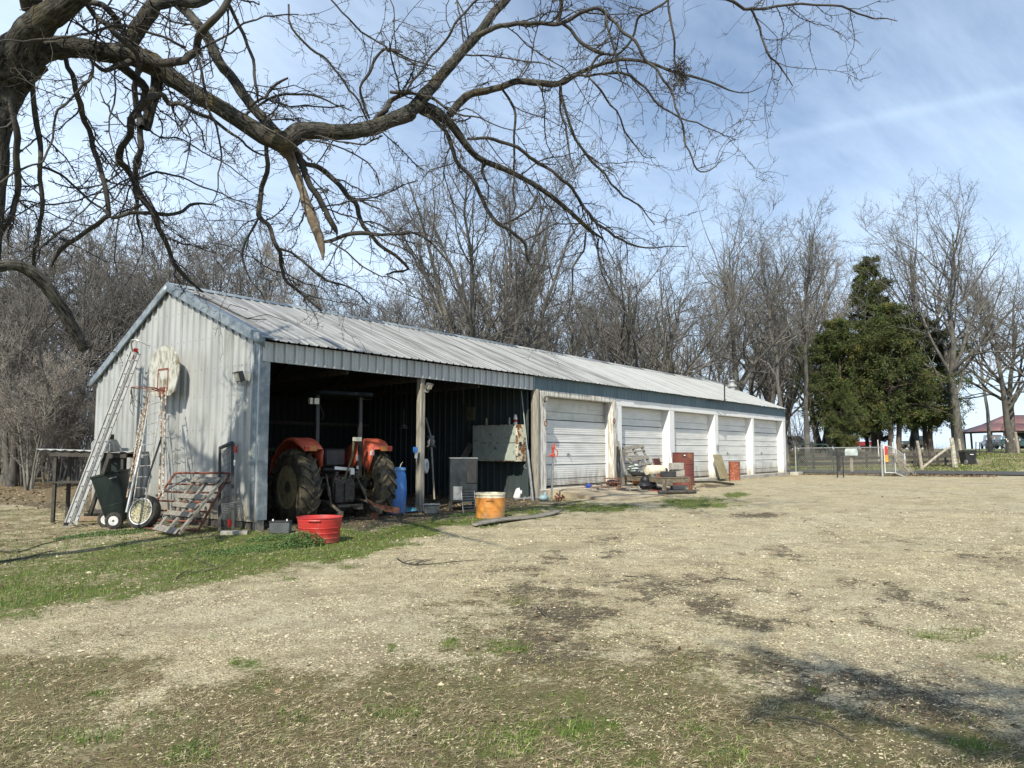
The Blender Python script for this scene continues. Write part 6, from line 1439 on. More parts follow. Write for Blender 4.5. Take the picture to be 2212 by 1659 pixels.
p=G(*z2(2072,1030)); mb=MB(); mb.sphere(p+Vector((0,0,.09)),.12,14,8,sc=(1.2,1,.75)); mb.tube([p+Vector((.05,0,.16)),p+Vector((.08,0,.22))],.03,8); single(mb,'blue_flask',M('pale_blue_plastic',(.25,.36,.40),.5),'pale blue-grey round flask on the ground by the hydrant','flask',p)
# metal locker cabinet on the partition
cab=thing('wall_cabinet','rusty white steel cabinet of many doors hung on the partition wall','cabinet',(8.38,.2,.72))
mb=MB(); mb.bb(8.03,8.40,.2,1.75,.72,1.70); cabm=M('chipped_cabinet_paint',(.36,.40,.35),.6,0,(.30,.34,.29),5,c3=(.20,.08,.03),scale3=5,lo3=.64,hi3=.68); cabr=M('badly_rusted_cabinet_paint',(.60,.56,.42),.7,0,(.20,.09,.035),7,lo=.49,hi=.54,c3=(.07,.04,.025),scale3=12,lo3=.57,hi3=.6)
mb.build('carcass',cabr,cab,bevel=.006)
for i in range(4):
    for j in range(2):
        y0=.25+i*.375; z0=.74+j*.48; mb=MB(); mb.bb(8.014,8.028,y0,y0+.36,z0,z0+.46); d_=mb.build('cabinet_door',cabm,cab,bevel=.004); mb=MB(); mb.bb(8.0,8.014,y0+.04,y0+.06,z0+.2,z0+.27); mb.build('handle',steel,d_)
mb=MB(); mb.bb(8.1,8.2,.185,.198,1.12,1.24); mb.build('opening',blackm,cab)
for (y,h,mt,lab,r_) in ((.38,.27,whitep,'white bottle with a red label on the cabinet',.2),(.58,.20,steel,'slim grey can beside the white bottle',.2),(1.38,.20,M('tan_bottle',(.30,.26,.14),.5),'tan squeeze bottle standing at the far side of the cabinet',.16)):
    o=jug(0,0,h,mt,lab,0,0,'bottle','bottle',Vector((8.18,y,1.702)),s=(r_,r_))
    if 'red' in lab: mb=MB(); mb.lathe([(h*r_*1.01,.25*h),(h*r_*1.01,.5*h)],18); part(mb,'label_band',redl,o)
q=Vector((8.36,2.1,2.05)); mb=MB(); mb.box(q,(.04,.25,.38)); single(mb,'wall_sign',M('dull_tan_board',(.14,.13,.08),.8),'dull tan board hanging high on the partition','board',q)
q=Vector((8.34,2.35,.85))
for (dy,h,lab) in ((0,.9,'wide pale board leaning behind the smoker'),(-.25,.8,'narrow pale board leaning behind the smoker')):
    mb=MB(); mb.bar((8.0,2.35+dy,.35),(8.33,2.05+dy,.3+h),.22 if dy==0 else .09,.02,up=(1,0,0)); single(mb,'leaning_board',woodh,lab,'board',(8.0,2.35+dy,.35),'boards behind the smoker')
q=Vector((7.0,3.4,1.62)); mb=MB(); mb.lathe([(.02,.12),(.05,.1),(.13,0),(.11,0),(.03,.09)],12,Matrix.Translation(q)); mb.tube([q+Vector((0,0,.12)),q+Vector((0,0,.55))],.004,4); single(mb,'hanging_lamp',steel,'small pale lamp shade hanging in the dark open bay','lamp',q)
# leaning conduit
a=onX(*z2(1910,232),8.30); c=G(*z2(1992,1022)); m_=onX(*z2(1935,765),8.0)
mb=MB(); mb.tube([a,a.lerp(c,.55)],.013,6); single(mb,'conduit',M('pale_green_tube',(.34,.40,.37),.5),'thin pale conduit leaning on the end post of the open bays','pipe',a)
mb=MB(); mb.tube([a.lerp(c,.55),c],.036,8); mb.tube([m_,m_+Vector((-.05,0,-.06)),m_+Vector((.02,-.04,-.1))],.012,6); single(mb,'pipe',steel,'thick grey pipe standing against the end post of the open bays','pipe',c)
# warped plank lying before the apron
V=[];F=[]; A0,A1=G(1022,1139),G(1212,1110); n=14; pr=(A1-A0).cross(Vector((0,0,1))).normalized()
for i in range(n+1):
    t=i/n; q=A0.lerp(A1,t); wv=.03+.025*math.sin(t*7)+.02*t; hw=.11*min(1,6*t+.35)*min(1,6*(1-t)+.3); V+=[q+pr*hw+Vector((0,0,wv)),q-pr*hw+Vector((0,0,wv+.02)),]
for i in range(n): F.append((2*i,2*i+1,2*i+3,2*i+2))
mb=MB(); mb.add(V,F); single(mb,'warped_plank',woodh,'long warped grey plank lying on the grass before the apron','plank',A0,solid=.03)
# second thin board and plough piece
p=G(1190+22,1090); mb=MB(); mb.bar(G(1165,1088)+Vector((0,0,.02)),G(1240,1091)+Vector((0,0,.02)),.18,.02); single(mb,'thin_board',woodh,'thin grey board lying along the lower edge of the apron','board',p)
p=G(*z3(365,958)); mb=MB()
for (dx,dy,h) in ((-.15,0,.14),(0,.05,.2),(.14,-.02,.15),(.2,.1,.1)): mb.tube([p+Vector((dx,dy,0)),p+Vector((dx+.05,dy,h*.6)),p+Vector((dx-.02,dy+.04,h))],.025,6)
mb.bar(p+Vector((-.2,0,.07)),p+Vector((.25,.06,.08)),.05); single(mb,'rusty_iron',rust,'rusty iron implement piece on the ground right of the hydrant','scrap iron',p)
# yard hydrant
p=G(*z3(300,955)); D_=dep(p); hy=thing('yard_hydrant','red-headed yard hydrant on a tall galvanised pipe before the first garage door','hydrant',p,YAW); H_=S(1080-963,D_)
mb=MB(); mb.tube([(0,0,0),(.05,0,H_*.80)],.026,10); part(mb,'standpipe',steel,hy)
hr=M('hydrant_red',(.42,.06,.045),.5,0,(.30,.07,.05),12); mb=MB(); x0=.05; z0=H_*.80
mb.lathe([(.03,0),(.05,.01),(.05,.08),(.035,.10),(.035,.2),(.045,.21),(.045,.26),(.02,.28)],12,Matrix.Translation((x0,0,z0))); mb.tube([(x0,0,z0+.05),(x0-.08,0,z0+.05),(x0-.10,0,z0+.0)],.025,8); part(mb,'head',hr,hy)
mb=MB(); mb.tube(smooth_path([(x0+.02,0,z0+.24),(x0+.11,0,z0+.16),(x0+.11,0,z0+.05),(x0+.05,0,z0+.0)],4),.014,6); mb.box((x0+.03,0,z0+.30),(.05,.03,.10)); part(mb,'lever',hr,hy)
# horseshoes
for (x,y,lab) in ((258,366,'rusty horseshoe nailed to the peeling post left of the first garage door'),(779,346,'rusty horseshoe nailed to the post right of the first garage door')):
    q=onY(*z3(x,y),-.12); mb=MB(); mb.tube([q+Vector((.065*math.cos(a),0,.075*math.sin(a))) for a in np.linspace(-1.2,4.34,14)],.014,5); single(mb,'horseshoe',rust,lab,'horseshoe',q,'horseshoes on the door posts')
# cords on the second post
q=onY(*z3(805,540),-.14); mb=MB(); rr_=random.Random(6)
for i in range(6): x=rr_.uniform(-.05,.05); l_=rr_.uniform(.7,1.35); mb.tube(smooth_path([q+Vector((x,0,0)),q+Vector((x+.09,-.02,-l_*.5)),q+Vector((x+.03,-.03,-l_)),q+Vector((x-.06,-.02,-l_*.55)),q+Vector((x,0,0))],4),.009,5)
mb.tube([q+Vector((0,-.03,-.1)),q+Vector((.02,-.03,-.5))],.045,8); single(mb,'cord_bundle',hosem,'black cords and hose looped on the post between the first two garage doors','cord',q)
# rusty crate with cloth, blue can, scraps
p=G(*z3(765,850)); cr_=thing('rusty_crate','rusty wire crate with dark cloth at the foot of the second post','crate',p,YAW-.1); mb=MB()
for z_ in (0,.12,.24):
    for (a,b) in (((-.22,0),(.22,0)),((.22,0),(.22,.3)),((.22,.3),(-.22,.3)),((-.22,.3),(-.22,0))): mb.bar((*a,z_+.01),(*b,z_+.01),.02)
for i in range(7): x=-.22+i*.44/6; mb.bar((x,0,0),(x,0,.25),.012); 
mb.bar((-.22,0,.02),(.22,0,.24),.02); part(mb,'wire_frame',rust,cr_); mb=MB(); mb.sphere((0,.15,.1),.17,12,8,sc=(1.1,.8,.7)); part(mb,'cloth',M('dark_blue_cloth',(.02,.022,.04),.9),cr_)
p=G(*z3(573,866)); mb=MB(); mb.lathe([(.055,0),(.06,.01),(.06,.13),(.05,.14),(0,.14)],12,Matrix.Translation(p+Vector((0,0,.06)))@Matrix.Rotation(1.3,4,'Y')); single(mb,'blue_can',M('blue_can_paint',(.03,.07,.35),.4),'small blue can lying on the apron edge','can',p)
rr_=random.Random(21)
for i in range(44):
    x=rr_.uniform(540,1330); y=rr_.uniform(835,885)+(10 if False else 0)+max(0,(rr_.random()-.4))*14; p=G(*z3(x,y)); mb=MB(); a=rr_.uniform(-.6,.6)
    mb.box(p+Vector((0,0,.02)),(rr_.uniform(.12,.4),rr_.uniform(.03,.07),rr_.uniform(.015,.04)),YAW+a); mt_=rr_.choice([woodh,darkwood,rust,darkwood,blackp,hosem,blockm]); single(mb,'scrap_piece',mt_,{'weathered_grey_board':'grey wood scrap','dark_wood':'dark wood scrap','rust':'rusty metal scrap','black_plastic':'black plastic scrap','dark_hose':'short dark hose piece','cinder_block':'chip of concrete'}[mt_.name]+(' left of the rusty crate' if x<700 else ' before the rusty crate' if x<830 else ' left of the bench' if x<930 else ' under the left half of the bench' if x<1130 else ' under the right half of the bench')+(' close to the door' if y<848 else ' well out on the apron' if y>872 else ''),'scrap',p,'scraps on the apron edge')
# bench and its load
BL,BR_=G(*z3(845,835)),G(*z3(1165,900)); 
bx0=G(*z3(1160,893)); bx1=G(*z3(1362,893)); benchm=M('brown_weathered_bench',(.17,.14,.10),.85,0,(.09,.075,.055),14,c3=(.22,.19,.15),scale3=6)
bench=thing('work_bench','low weathered wooden bench loaded with junk before the second garage door','bench',bx0)
# top corners: near-right, near-left (front edge), far-left
D1=dep(bx0)
zt=bx0.z+S(105*.2834,D1)
def onZ(px,py,z_): r=ray(px,py); return CAM+r*((z_-CAM.z)/r.z)
nl=bx0+Vector((-.02,-.02,0)); nr_=bx1.copy()
fl=G(*z3(855,832)); 
zt=nl.z+.42
c0=Vector((nl.x,nl.y,zt)); c1=Vector((nr_.x,nr_.y,zt)); c3=Vector((fl.x,fl.y,zt)); c2=c1+(c3-c0)
for i in range(6):
    a=c0.lerp(c1,(i+.5)/6); b=c3.lerp(c2,(i+.5)/6); w_=(c1-c0).length/6-.012; mb=MB(); mb.bar(a,b,w_,.035,up=(0,0,1)); mb.build('plank',benchm,bench,bevel=.004)
for (a,b) in ((c0,c3),(c1,c2),(c0,c1),(c3,c2)): mb=MB(); mb.bar(a-Vector((0,0,.08)),b-Vector((0,0,.08)),.035,.11,up=(0,0,1)); mb.build('side_rail',benchm,bench)
for q in (c0,c1,c2,c3): mb=MB(); mb.bar((q.x,q.y,surf_a(q.x,q.y)-.05),(q.x,q.y,zt-.03),.09); mb.build('leg',benchm if q is not c1 else rust,bench)
def onb(u,v,dz=.02): q=c0.lerp(c1,u).lerp(c3.lerp(c2,u),v); return q+Vector((0,0,dz))
bd=(c3-c0).normalized(); bang=math.atan2((c1-c0).y,(c1-c0).x)
q=onb(.35,.42); tk=thing('sprayer_tank','cream plastic tank lying on the bench','tank',q,bang); mb=MB(); mb.lathe([(.02,-.34),(.13,-.32),(.16,-.24),(.165,.2),(.13,.28),(.05,.30)],20,Matrix.Translation((0,0,.17))@AX((1,.1,0))); part(mb,'tank_body',cream,tk); mb=MB(); mb.lathe([(.07,.30),(.08,.31),(.08,.40),(.02,.42)],12,Matrix.Translation((0,0,.17))@AX((1,.1,0))); part(mb,'cap',blackp,tk)
q=onb(.3,.75); mb=MB(); mb.lathe([(.2,0),(.3,.03),(.31,.09),(.29,.1),(.25,.05),(.02,.04)],20,Matrix.Translation(q)); single(mb,'black_basin',blackp,'shallow black basin on the bench left of the tank','basin',q)
q=onb(.25,.9,.05); mb=MB(); mb.sphere(q+Vector((0,0,.16)),.24,14,8,sc=(1.1,.8,.8)); single(mb,'bundle',M('striped_dark_bundle',(.04,.06,.05),.7,0,(.5,.5,.48),5,stretch=(1,1,5),lo=.52,hi=.54),'dark green and white rolled bundle behind the basin','bundle',q)
q=onb(.55,.3); mb=MB(); mb.bar(q+Vector((-.3,.1,.02)),q+Vector((.35,0,.03)),.035); single(mb,'red_bar',red,'red plastic bar on the bench before the tank','bar',q)
for k,(u,v,dz,l_,mt,lab) in enumerate(((.85,.22,.02,.40,blockm,'lower cinder block on the bench'),(.80,.20,.225,.40,blockm,'upper cinder block stacked on the bench'))):
    q=onb(u,v,dz); mb=MB(); mb.box(q+Vector((0,0,.1)),(l_*1.05,.2,.195),bang+.1*k); single(mb,'cinder_block',mt,lab,'cinder block',q,'cinder blocks on the bench',bevel=.008)
q=onb(.35,.12); mb=MB(); mb.box(q+Vector((0,0,.08)),(.42,.2,.16),bang-.2); single(mb,'black_case',blackp,'black plastic case on the bench beside the lower block','case',q,bevel=.01)
q=onb(.05,.3,0.02); mb=MB(); mb.bar(q,q+Vector((.25,-.05,.03)),.06,.02); mb.box(q+Vector((.1,.05,.03)),(.12,.06,.05)); single(mb,'drip_tray',steel,'small metal bits on the near end of the bench','scrap',q)
# under the bench
p=G(*z3(960,838)); mb=MB(); mb.sphere(p+Vector((0,0,.16)),.17,16,10,sc=(1.25,1,.9)); single(mb,'orange_buoy',M('bright_orange',(.75,.26,.03),.45),'orange plastic float under the left end of the bench','float',p)
p=G(*z3(1030,868)); mb=MB(); mb.sphere(p+Vector((0,0,.12)),.33,14,8,sc=(1.2,.8,.5)); mb.sphere(p+Vector((-.1,0,.26)),.16,10,6); single(mb,'black_bag',M('black_bag_plastic',(.012,.014,.018),.5,bump=.02,bscale=8),'black plastic bag heaped under the bench','bag',p)
for (x,y,l_,lab) in ((1265,870,.42,'pale block lying under the right end of the bench'),(1245,845,.36,'upper pale slab under the right end of the bench'),(985,868,.22,'concrete lump left of the bench leg'),(940,880,.3,'white scrap board lying left of the bench')):
    p=G(*z3(x,y)); mb=MB(); mb.box(p+Vector((0,0,.06+(.12 if y==845 else 0))),(l_,.2,.11 if y!=880 else .03),YAW+.15); single(mb,'rubble_block',blockm,lab,'block',p,'blocks under the bench',bevel=.01)
a,b=G(*z3(1118,905)),G(*z3(1400,900)); mb=MB(); mb.tube([a+Vector((0,0,.05)),b+Vector((0,0,.05))],.055,8); single(mb,'log',darkwood,'fallen log lying right in front of the bench','log',a)
a,b=G(*z3(1390,800)),G(*z3(1690,838)); mb=MB(); mb.tube([a+Vector((0,0,.03)),a.lerp(b,.5)+Vector((0,0,.08)),b+Vector((0,0,.04))],.04,6); single(mb,'black_rail',darkst,'long black rail on the ground right of the bench','rail',a)
a,b=G(*z3(1000,865)),G(*z3(1110,885)); mb=MB(); mb.tube([a+Vector((0,0,.02)),b+Vector((0,0,.02))],.015,5); single(mb,'red_rod',redl,'thin red rod on the ground before the bench','rod',a)
# pallet behind bench
pc=[onY(*z3(960,760),-.75),onY(*z3(1075,740),-.75),onY(*z3(985,535),.12),onY(*z3(845,555),.12)]
pallet('wooden_pallet','broken grey pallet leaning against the second garage door behind the bench',pc,(0,.5,1),((.95,.13),(.52,.16),(.30,.10),(.78,.05)),1,woodh,1)
q=onY(*z3(1120,700),-.3); stp=thing('maroon_grate','small maroon slatted grate standing on the bench before the second garage door','grate',q); mb=MB(); c_=[onY(*z3(1095,705),-.5),onY(*z3(1145,703),-.5),onY(*z3(1120,632),-.2),onY(*z3(1070,634),-.2)]
for i in range(7): mb=MB(); mb.bar(qd(c_,0,(i+.5)/7),qd(c_,1,(i+.5)/7),.05,.015,up=(0,1,0)); mb.build('slat',M('maroon_paint',(.13,.05,.045),.7),stp)
for u in (0,1): mb=MB(); mb.bar(qd(c_,u,0),qd(c_,u,1),.03); mb.build('side_bar',MATS['maroon_paint'],stp)
a,b=onY(*z3(1185,462),.02),onY(*z3(1218,690),-.4); mb=MB(); mb.tube([a,b],.03,8); mb.sphere(a,.045,8,6); single(mb,'white_pole',whitep,'white pole leaning on the pier between the second and third garage doors','pole',b)
a,b=onY(*z3(812,500),-.1),onY(*z3(862,745),-.5); mb=MB(); mb.bar(a,b,.06,.03); single(mb,'leaning_lath',woodh,'thin grey lath leaning between post and second garage door','board',b)
# maroon drum
p=G(*z3(1308,822)); D_=dep(p); w_=S(46,D_)/2; h=S(70,D_); dm=thing('maroon_drum','tall maroon-rusted steel drum standing before the third garage door','drum',p,YAW)
drm=M('maroon_drum_paint',(.15,.045,.035),.65,0,(.12,.035,.028),4,c3=(.24,.11,.05),scale3=2.6,stretch3=(1,1,1.4),lo3=.56,hi3=.72)
mb=MB(); mb.lathe([(w_,0),(w_,.02),(w_*.985,.04),(w_*.985,h*.32),(w_*1.01,h*.33),(w_*1.01,h*.345),(w_*.985,h*.355),(w_*.985,h*.64),(w_*1.01,h*.65),(w_*1.01,h*.665),(w_*.985,h*.675),(w_*.985,h*.97),(w_*1.01,h*.98),(w_*1.01,h),(w_*.95,h),(w_*.94,h*.6),(0.001,h*.6)],36); part(mb,'drum_body',drm,dm,sharp=30)
mb=MB(); mb.lathe([(.055,0),(.055,.02),(0,.02)],10,Matrix.Translation((-.04,-w_*.985,h*.91))@AX((0,-1,0))); part(mb,'bung_hole',blackm,dm); mb=MB(); mb.box((-.035,-w_-.02,h*.915),(.05,.02,.04)); part(mb,'bung',whitep,dm)
# small rusty drum, boards by the fourth pier
p=G(*z3(1697,790)); D_=dep(p); w_=S(24,D_)/2; h=S(41,D_); sm_=thing('small_rusty_drum','small bright-rusted drum standing before the fourth garage door','drum',p,YAW)
mb=MB(); mb.lathe([(w_,0),(w_*1.02,.02),(w_*.99,.04),(w_*.99,h*.33),(w_*1.03,h*.345),(w_*.99,h*.36),(w_*.99,h*.97),(w_*1.03,h*.985),(w_*1.0,h),(w_*.93,h),(w_*.92,h*.7),(.001,h*.7)],28); part(mb,'drum_body',M('bright_rust',(.30,.09,.05),.85,0,(.16,.055,.035),9,c3=(.42,.20,.12),scale3=14,lo3=.55,hi3=.65),sm_,sharp=30)
def leanb(c_,th,name,mat,lab,extra=None):
    r_=thing(name,lab,'board',c_[0],0,'boards leaning on the pier'); mb=MB(); n_=(c_[1]-c_[0]).cross(c_[3]-c_[0]).normalized()*th; mb.add([*c_,*[q+n_ for q in c_]],[(0,1,2,3),(7,6,5,4),(0,4,5,1),(1,5,6,2),(2,6,7,3),(3,7,4,0)]); mb.build('panel',mat,r_)
    if extra: mb=MB(); e=[qd(c_,u,v)-n_*.3 for (u,v) in extra]; mb.add(e,[(0,1,2,3)]); mb.build('pale_patch',M('pale_cream_patch',(.55,.50,.34),.7),r_)
tanb=M('mustard_board',(.26,.225,.13),.7,0,(.21,.18,.10),4)
leanb([onY(*z3(1587,790),-.38),onY(*z3(1648,788),-.42),onY(*z3(1592,604),-.05),onY(*z3(1527,604),-.05)],.03,'tan_panel',tanb,'long mustard-tan panel leaning on the pier between third and fourth doors',((.25,.36),(.85,.36),(.85,.6),(.25,.6)))
# antenna stub at the eave, hung bracket
q=onY(*z3(1620,65),-.26); q2=onY(*z3(1621,225),-.26); mb=MB(); mb.tube([q,q2],.028,6); mb.tube([q2+Vector((-1.2,.15,.12)),q2+Vector((0,0,.14))],.016,5); mb.tube([q+Vector((-.05,0,-.1)),q+Vector((.5,.1,.0))],.02,5); single(mb,'antenna_mast',blackm,'short dark antenna mast bolted at the eave above the fourth garage door','antenna',q2)
q=onY(*z3(1558,700),-.03)
# branch on the roof
mb=MB(); P=[at(470,655,15.9),at(500,672,15.6),at(540,690,15.4),at(575,692,15.6)]
P=[Vector((p.x,p.y,max(roofz(p.y)+.05,p.z))) for p in [onX(*(x,y),0.0) if False else None for x,y in ()]] or P
def onroof(px,py):
    r=ray(px,py); k=(RIDGE_Z-EZ)/(RIDGE_Y-EY); t=(EZ+k*(CAM.y-EY)-CAM.z)/(r.z-k*r.y); return CAM+r*t+Vector((0,0,.04))
P=[onroof(x,y) for (x,y) in ((420,640),(455,655),(490,672),(535,692),(575,694))]; mb.tube(smooth_path(P,3),[.02,.02,.018,.018,.018,.016,.016,.014,.014,.012,.012,.01,.008],6); mb.tube([P[3],P[3]+Vector((.3,-.2,.1)),P[3]+Vector((.7,-.3,.0))],.008,5); mb.tube([P[2],P[2]+Vector((.2,.2,.15)),P[2]+Vector((.6,.2,.1))],.008,5)
single(mb,'fallen_branch',limbm,'dead branch lying on the near slope of the roof','branch',P[0])
# ------------------------------------------------------------------ fence line, road side and beyond
linkm=M('galvanised_wire',(.42,.43,.42),.5,.5); barkpost=M('pale_post_wood',(.36,.32,.26),.9,0,(.22,.19,.15),12,stretch=(1,1,.3),c3=(.5,.46,.4),scale3=8)
F0=Vector((30.1,-.25,0)); F1=Vector((29.05,-4.35,0))
for q in (F0,F1): q.z=float(gz(q.x,q.y))
def mesh_panel(c,sp,r):
    """diamond mesh wires over a quad BL,BR,TR,TL"""
    w_=(c[1]-c[0]).length; h=(c[3]-c[0]).length; mb=MB(); n=int((w_+h)/sp)
    for i in range(1,n):
        s_=i*sp
        for sg in (0,1):
            a=(min(s_,w_),max(0,s_-w_)); b=(max(0,s_-h),min(s_,h))
            if abs(a[0]-b[0])<.02: continue
            A=[(u/w_,v/h) for u,v in (a,b)]
            if sg: A=[(1-u,v) for u,v in A]
            mb.tube([qd(c,*A[0]),qd(c,.5*(A[0][0]+A[1][0]),.5*(A[0][1]+A[1][1])),qd(c,*A[1])],r,3,cap=False)
    return mb
fence=thing('chain_link_fence','galvanised chain-link fence running from the shed corner to the bent gate','fence',F0)
up=Vector((0,0,1))
for (q,h,r_) in ((F0,1.33,.03),(F1,1.42,.045)): mb=MB(); mb.tube([q-up*.2,q+up*h],r_,10); mb.sphere(q+up*h,r_*1.2,8,6); mb.build('post',linkm,fence)
mb=MB(); mb.tube([F0+up*1.28,F1+up*1.30],.022,8); mb.build('top_rail',linkm,fence)
mesh_panel([F0+up*.05,F1+up*.05,F1+up*1.28,F0+up*1.26],.10,.0035).build('chain_mesh',linkm,fence)['kind']='stuff'
mb=MB(); mb.bb(29.45,30.3,-.55,-.15,-.35,-.02+float(gz(30,-.3))+.16); mb.build('kerb_block',concrete,fence,bevel=.02)
# bent chain-link gate hanging open
g0=F1+Vector((-.05,-.12,.15)); 
gt=thing('bent_gate','bent chain-link gate sagging open with dried vines and an orange streamer','gate',F1+Vector((0,-.1,0)))
gd=at(*z4(1195,700),dep(F1)-.3); gd=Vector((gd.x,gd.y,0))
g1=Vector((gd.x,gd.y,F1.z)); hd=(g1-Vector((g0.x,g0.y,F1.z))); 
def gp_(u,v): # sagging panel
    b=g0+hd*u; sag=-.42*u*u; top=1.22-.50*u**1.8; bot=.02-.0*u-.17*ss((u-.4)/.6); return Vector((b.x,b.y,g0.z+lerp(bot,top,v)+0*sag))
mb=MB(); mb.tube([gp_(0,0),gp_(0,1)],.024,8); mb.tube([gp_(0,-.02),gp_(0,1.08)],.02,8); mb.build('hinge_post',M('white_pipe',(.62,.62,.6),.5),gt)
mb=MB(); mb.tube([gp_(u,1) for u in np.linspace(0,1,9)],.021,8); mb.tube([gp_(u,0) for u in np.linspace(0,1,9)],.021,8); mb.tube([gp_(1,1),gp_(1,0)],.016,8); mb.build('frame',linkm,gt)
mb=MB(); mb.tube([gp_(.5,0),gp_(.48,1.05)],.018,8); mb.tube([gp_(.93,.35),gp_(.96,1.15)],.02,8); mb.build('stay',MATS['white_pipe'],gt)
mb=MB(); n=16
for i in range(-n,n):
    P=[];Q=[]
    for k in range(9):
        v=k/8; u=i/n+v*.75
        if 0<=u<=1: P.append(gp_(u,v)); 
        u2=i/n+1-v*.75
        if 0<=u2<=1: Q.append(gp_(u2,v))
    for A in (P,Q):
        if len(A)>1: mb.tube(A,.0045,3,cap=False)
mb.build('chain_mesh',linkm,gt)['kind']='stuff'
mb=MB(); rr_=random.Random(5)
for i in range(46): u=rr_.uniform(.15,1.02); v=lerp(.85,.45,u)+rr_.uniform(-.2,.12); a=gp_(u,v)+Vector((-.05,-.02,0)); mb.tube(smooth_path([a,a+Vector((rr_.uniform(-.02,.02),-rr_.uniform(.05,.25),rr_.uniform(-.15,.08))),a+Vector((rr_.uniform(-.1,.02),-rr_.uniform(.1,.4),-rr_.uniform(.05,.35)))],2),.009,4)
mb.build('dried_vines',barkpost,gt)['kind']='stuff'
q=gp_(.1,.98)+Vector((-.06,0,0)); mb=MB(); mb.box(q-up*.19,(.03,.11,.38)); mb.build('streamer_top',red,gt); mb=MB(); mb.box(q-up*.53+Vector((.0,-.02,0)),(.03,.12,.32)); mb.build('streamer_bottom',M('yellow_orange_cloth',(.70,.34,.03),.7),gt)
# green farm gate beside the shed
a=Vector((30.6,-.2,float(gz(30.6,-.2)))); b=Vector((30.5,-1.9,a.z)); fg=thing('farm_gate','dark green tube farm gate standing by the far corner of the shed','gate',a)
c_=[a+up*.1,b+up*.1,b+up*1.45,a+up*1.45]; mb=MB(); mb.tube(smooth_path([qd(c_,0,0),qd(c_,0,.5),qd(c_,0,1),qd(c_,.5,1),qd(c_,.8,1),qd(c_,.9,.85),qd(c_,1,.3),qd(c_,1,0)],3),.025,8); mb.tube([qd(c_,0,0),qd(c_,1,0)],.025,8); gm=M('dark_green_tube',(.03,.06,.05),.5); mb.build('frame',gm,fg)
for v in (.18,.36,.54,.74): mb=MB(); mb.tube([qd(c_,0,v),qd(c_,.97,v)],.016,6); mb.build('cross_tube',gm,fg)
mb=MB(); mb.tube([qd(c_,.45,0),qd(c_,.45,1)],.016,6); mb.tube([qd(c_,0,.5),qd(c_,.8,1)],.014,6); mb.build('brace',gm,fg)
# mailboxes
def mailbox(px,py0,py1,d,label,mat,postm,marks=False):
    p=at(px,py1,d); g=float(gz(p.x,p.y)); r_=thing('mailbox',label,'mailbox',(p.x,p.y,g),YAW+.5,'mailboxes across the road'); t=at(px,py0,d).z-g; b_=at(px,py1,d).z-g; h=t-b_
    w_=h*.72; P=[(-w_/2,0),(w_/2,0)]+[(w_/2*math.cos(a),h*.55+h*.45*math.sin(a)) for a in np.linspace(0,math.pi,9)]
    mb=MB(); mb.prism(P,-.28,.28,Matrix(((1,0,0,0),(0,0,-1,0),(0,1,0,b_),(0,0,0,1)))); part(mb,'box_body',mat,r_); mb=MB(); mb.bar((0,0,-.2),(0,0,b_),.10); part(mb,'post',postm,r_)
    if marks:
        mb=MB(); M2=Matrix(((0,0,1,w_/2+.004),(1,0,0,0),(0,1,0,b_),(0,0,0,1)))
        mb2=MB()
        for k,(dx) in enumerate((-.12,0,.12)): mb2.bar((-dx,-.285,b_+h*.3),(-dx+.02,-.285,b_+h*.62),.02,.004)
        part(mb2,'number_marks',M('teal_paint',(.10,.35,.38),.6),r_)
mailbox(1839,969,984,39.5,'pale green-white mailbox on a grey wooden post across the road',M('pale_mint_paint',(.62,.70,.66),.5),barkpost,True)
mailbox(1812,971,985,39.8,'black mailbox left of the pale mailbox across the road',blackp,blackm)
for (x,t_,b_,lab) in ((1809,972,1024,'dark steel stake with a white top, left of the black mailbox post'),(1822,978,1025,'dark steel stake between the two mailboxes')):
    p=at(x,b_,33.4); g=float(gz(p.x,p.y)); mb=MB(); tz_=at(x,t_,33.4).z; mb.bar((p.x,p.y,g-.1),(p.x,p.y,tz_),.045); single(mb,'steel_stake',blackm,lab,'stake',(p.x,p.y,g),'steel stakes by the fence')
# wheeled bin
p=G(2091,1003); D_=dep(p); bn=thing('trash_bin','black wheeled trash bin standing by the white-barked post across the road','trash bin',p,YAW+.12); w_=S(28,D_); h=S(31,D_); 
mb=MB(); V=[];F=[]
for (s,z_) in ((.74,.04),(.8,h*.1),(.96,h*.84),(1.0,h*.86)): V+=[(-w_/2*s,-w_*.42*s,z_),(w_/2*s,-w_*.42*s,z_),(w_/2*s,w_*.42*s,z_),(-w_/2*s,w_*.42*s,z_)]
for i in range(3):
    for j in range(4): F.append((i*4+j,i*4+(j+1)%4,i*4+4+(j+1)%4,i*4+4+j))
F.append((3,2,1,0)); F.append((12,13,14,15)); mb.add(V,F); part(mb,'bin_body',blackp,bn,bevel=.03)
mb=MB(); mb.bb(-w_*.53,w_*.53,-w_*.46,w_*.46,h*.87,h*.93); mb.bb(-w_*.45,w_*.45,-w_*.36,w_*.36,h*.93,h*.985); part(mb,'lid',blackp,bn,bevel=.03)
mb=MB(); mb.tube([(-w_*.3,-w_*.44,h*.80),(-w_*.28,-w_*.52,h*.80),(w_*.28,-w_*.52,h*.80),(w_*.3,-w_*.44,h*.80)],.02,6); part(mb,'handle',blackp,bn)
mb=MB(); mb.bb(-w_*.15,w_*.15,-w_*.475,-w_*.45,h*.66,h*.71); part(mb,'sticker',whitep,bn)
for s_ in (-1,1): mb=MB(); mb.lathe([(.13,-.03),(.14,-.02),(.14,.02),(.13,.03),(0,.03)],16,Matrix.Translation((s_*w_*.43,w_*-.36,.14))@AX((1,0,0))); part(mb,'wheel',steel,bn)
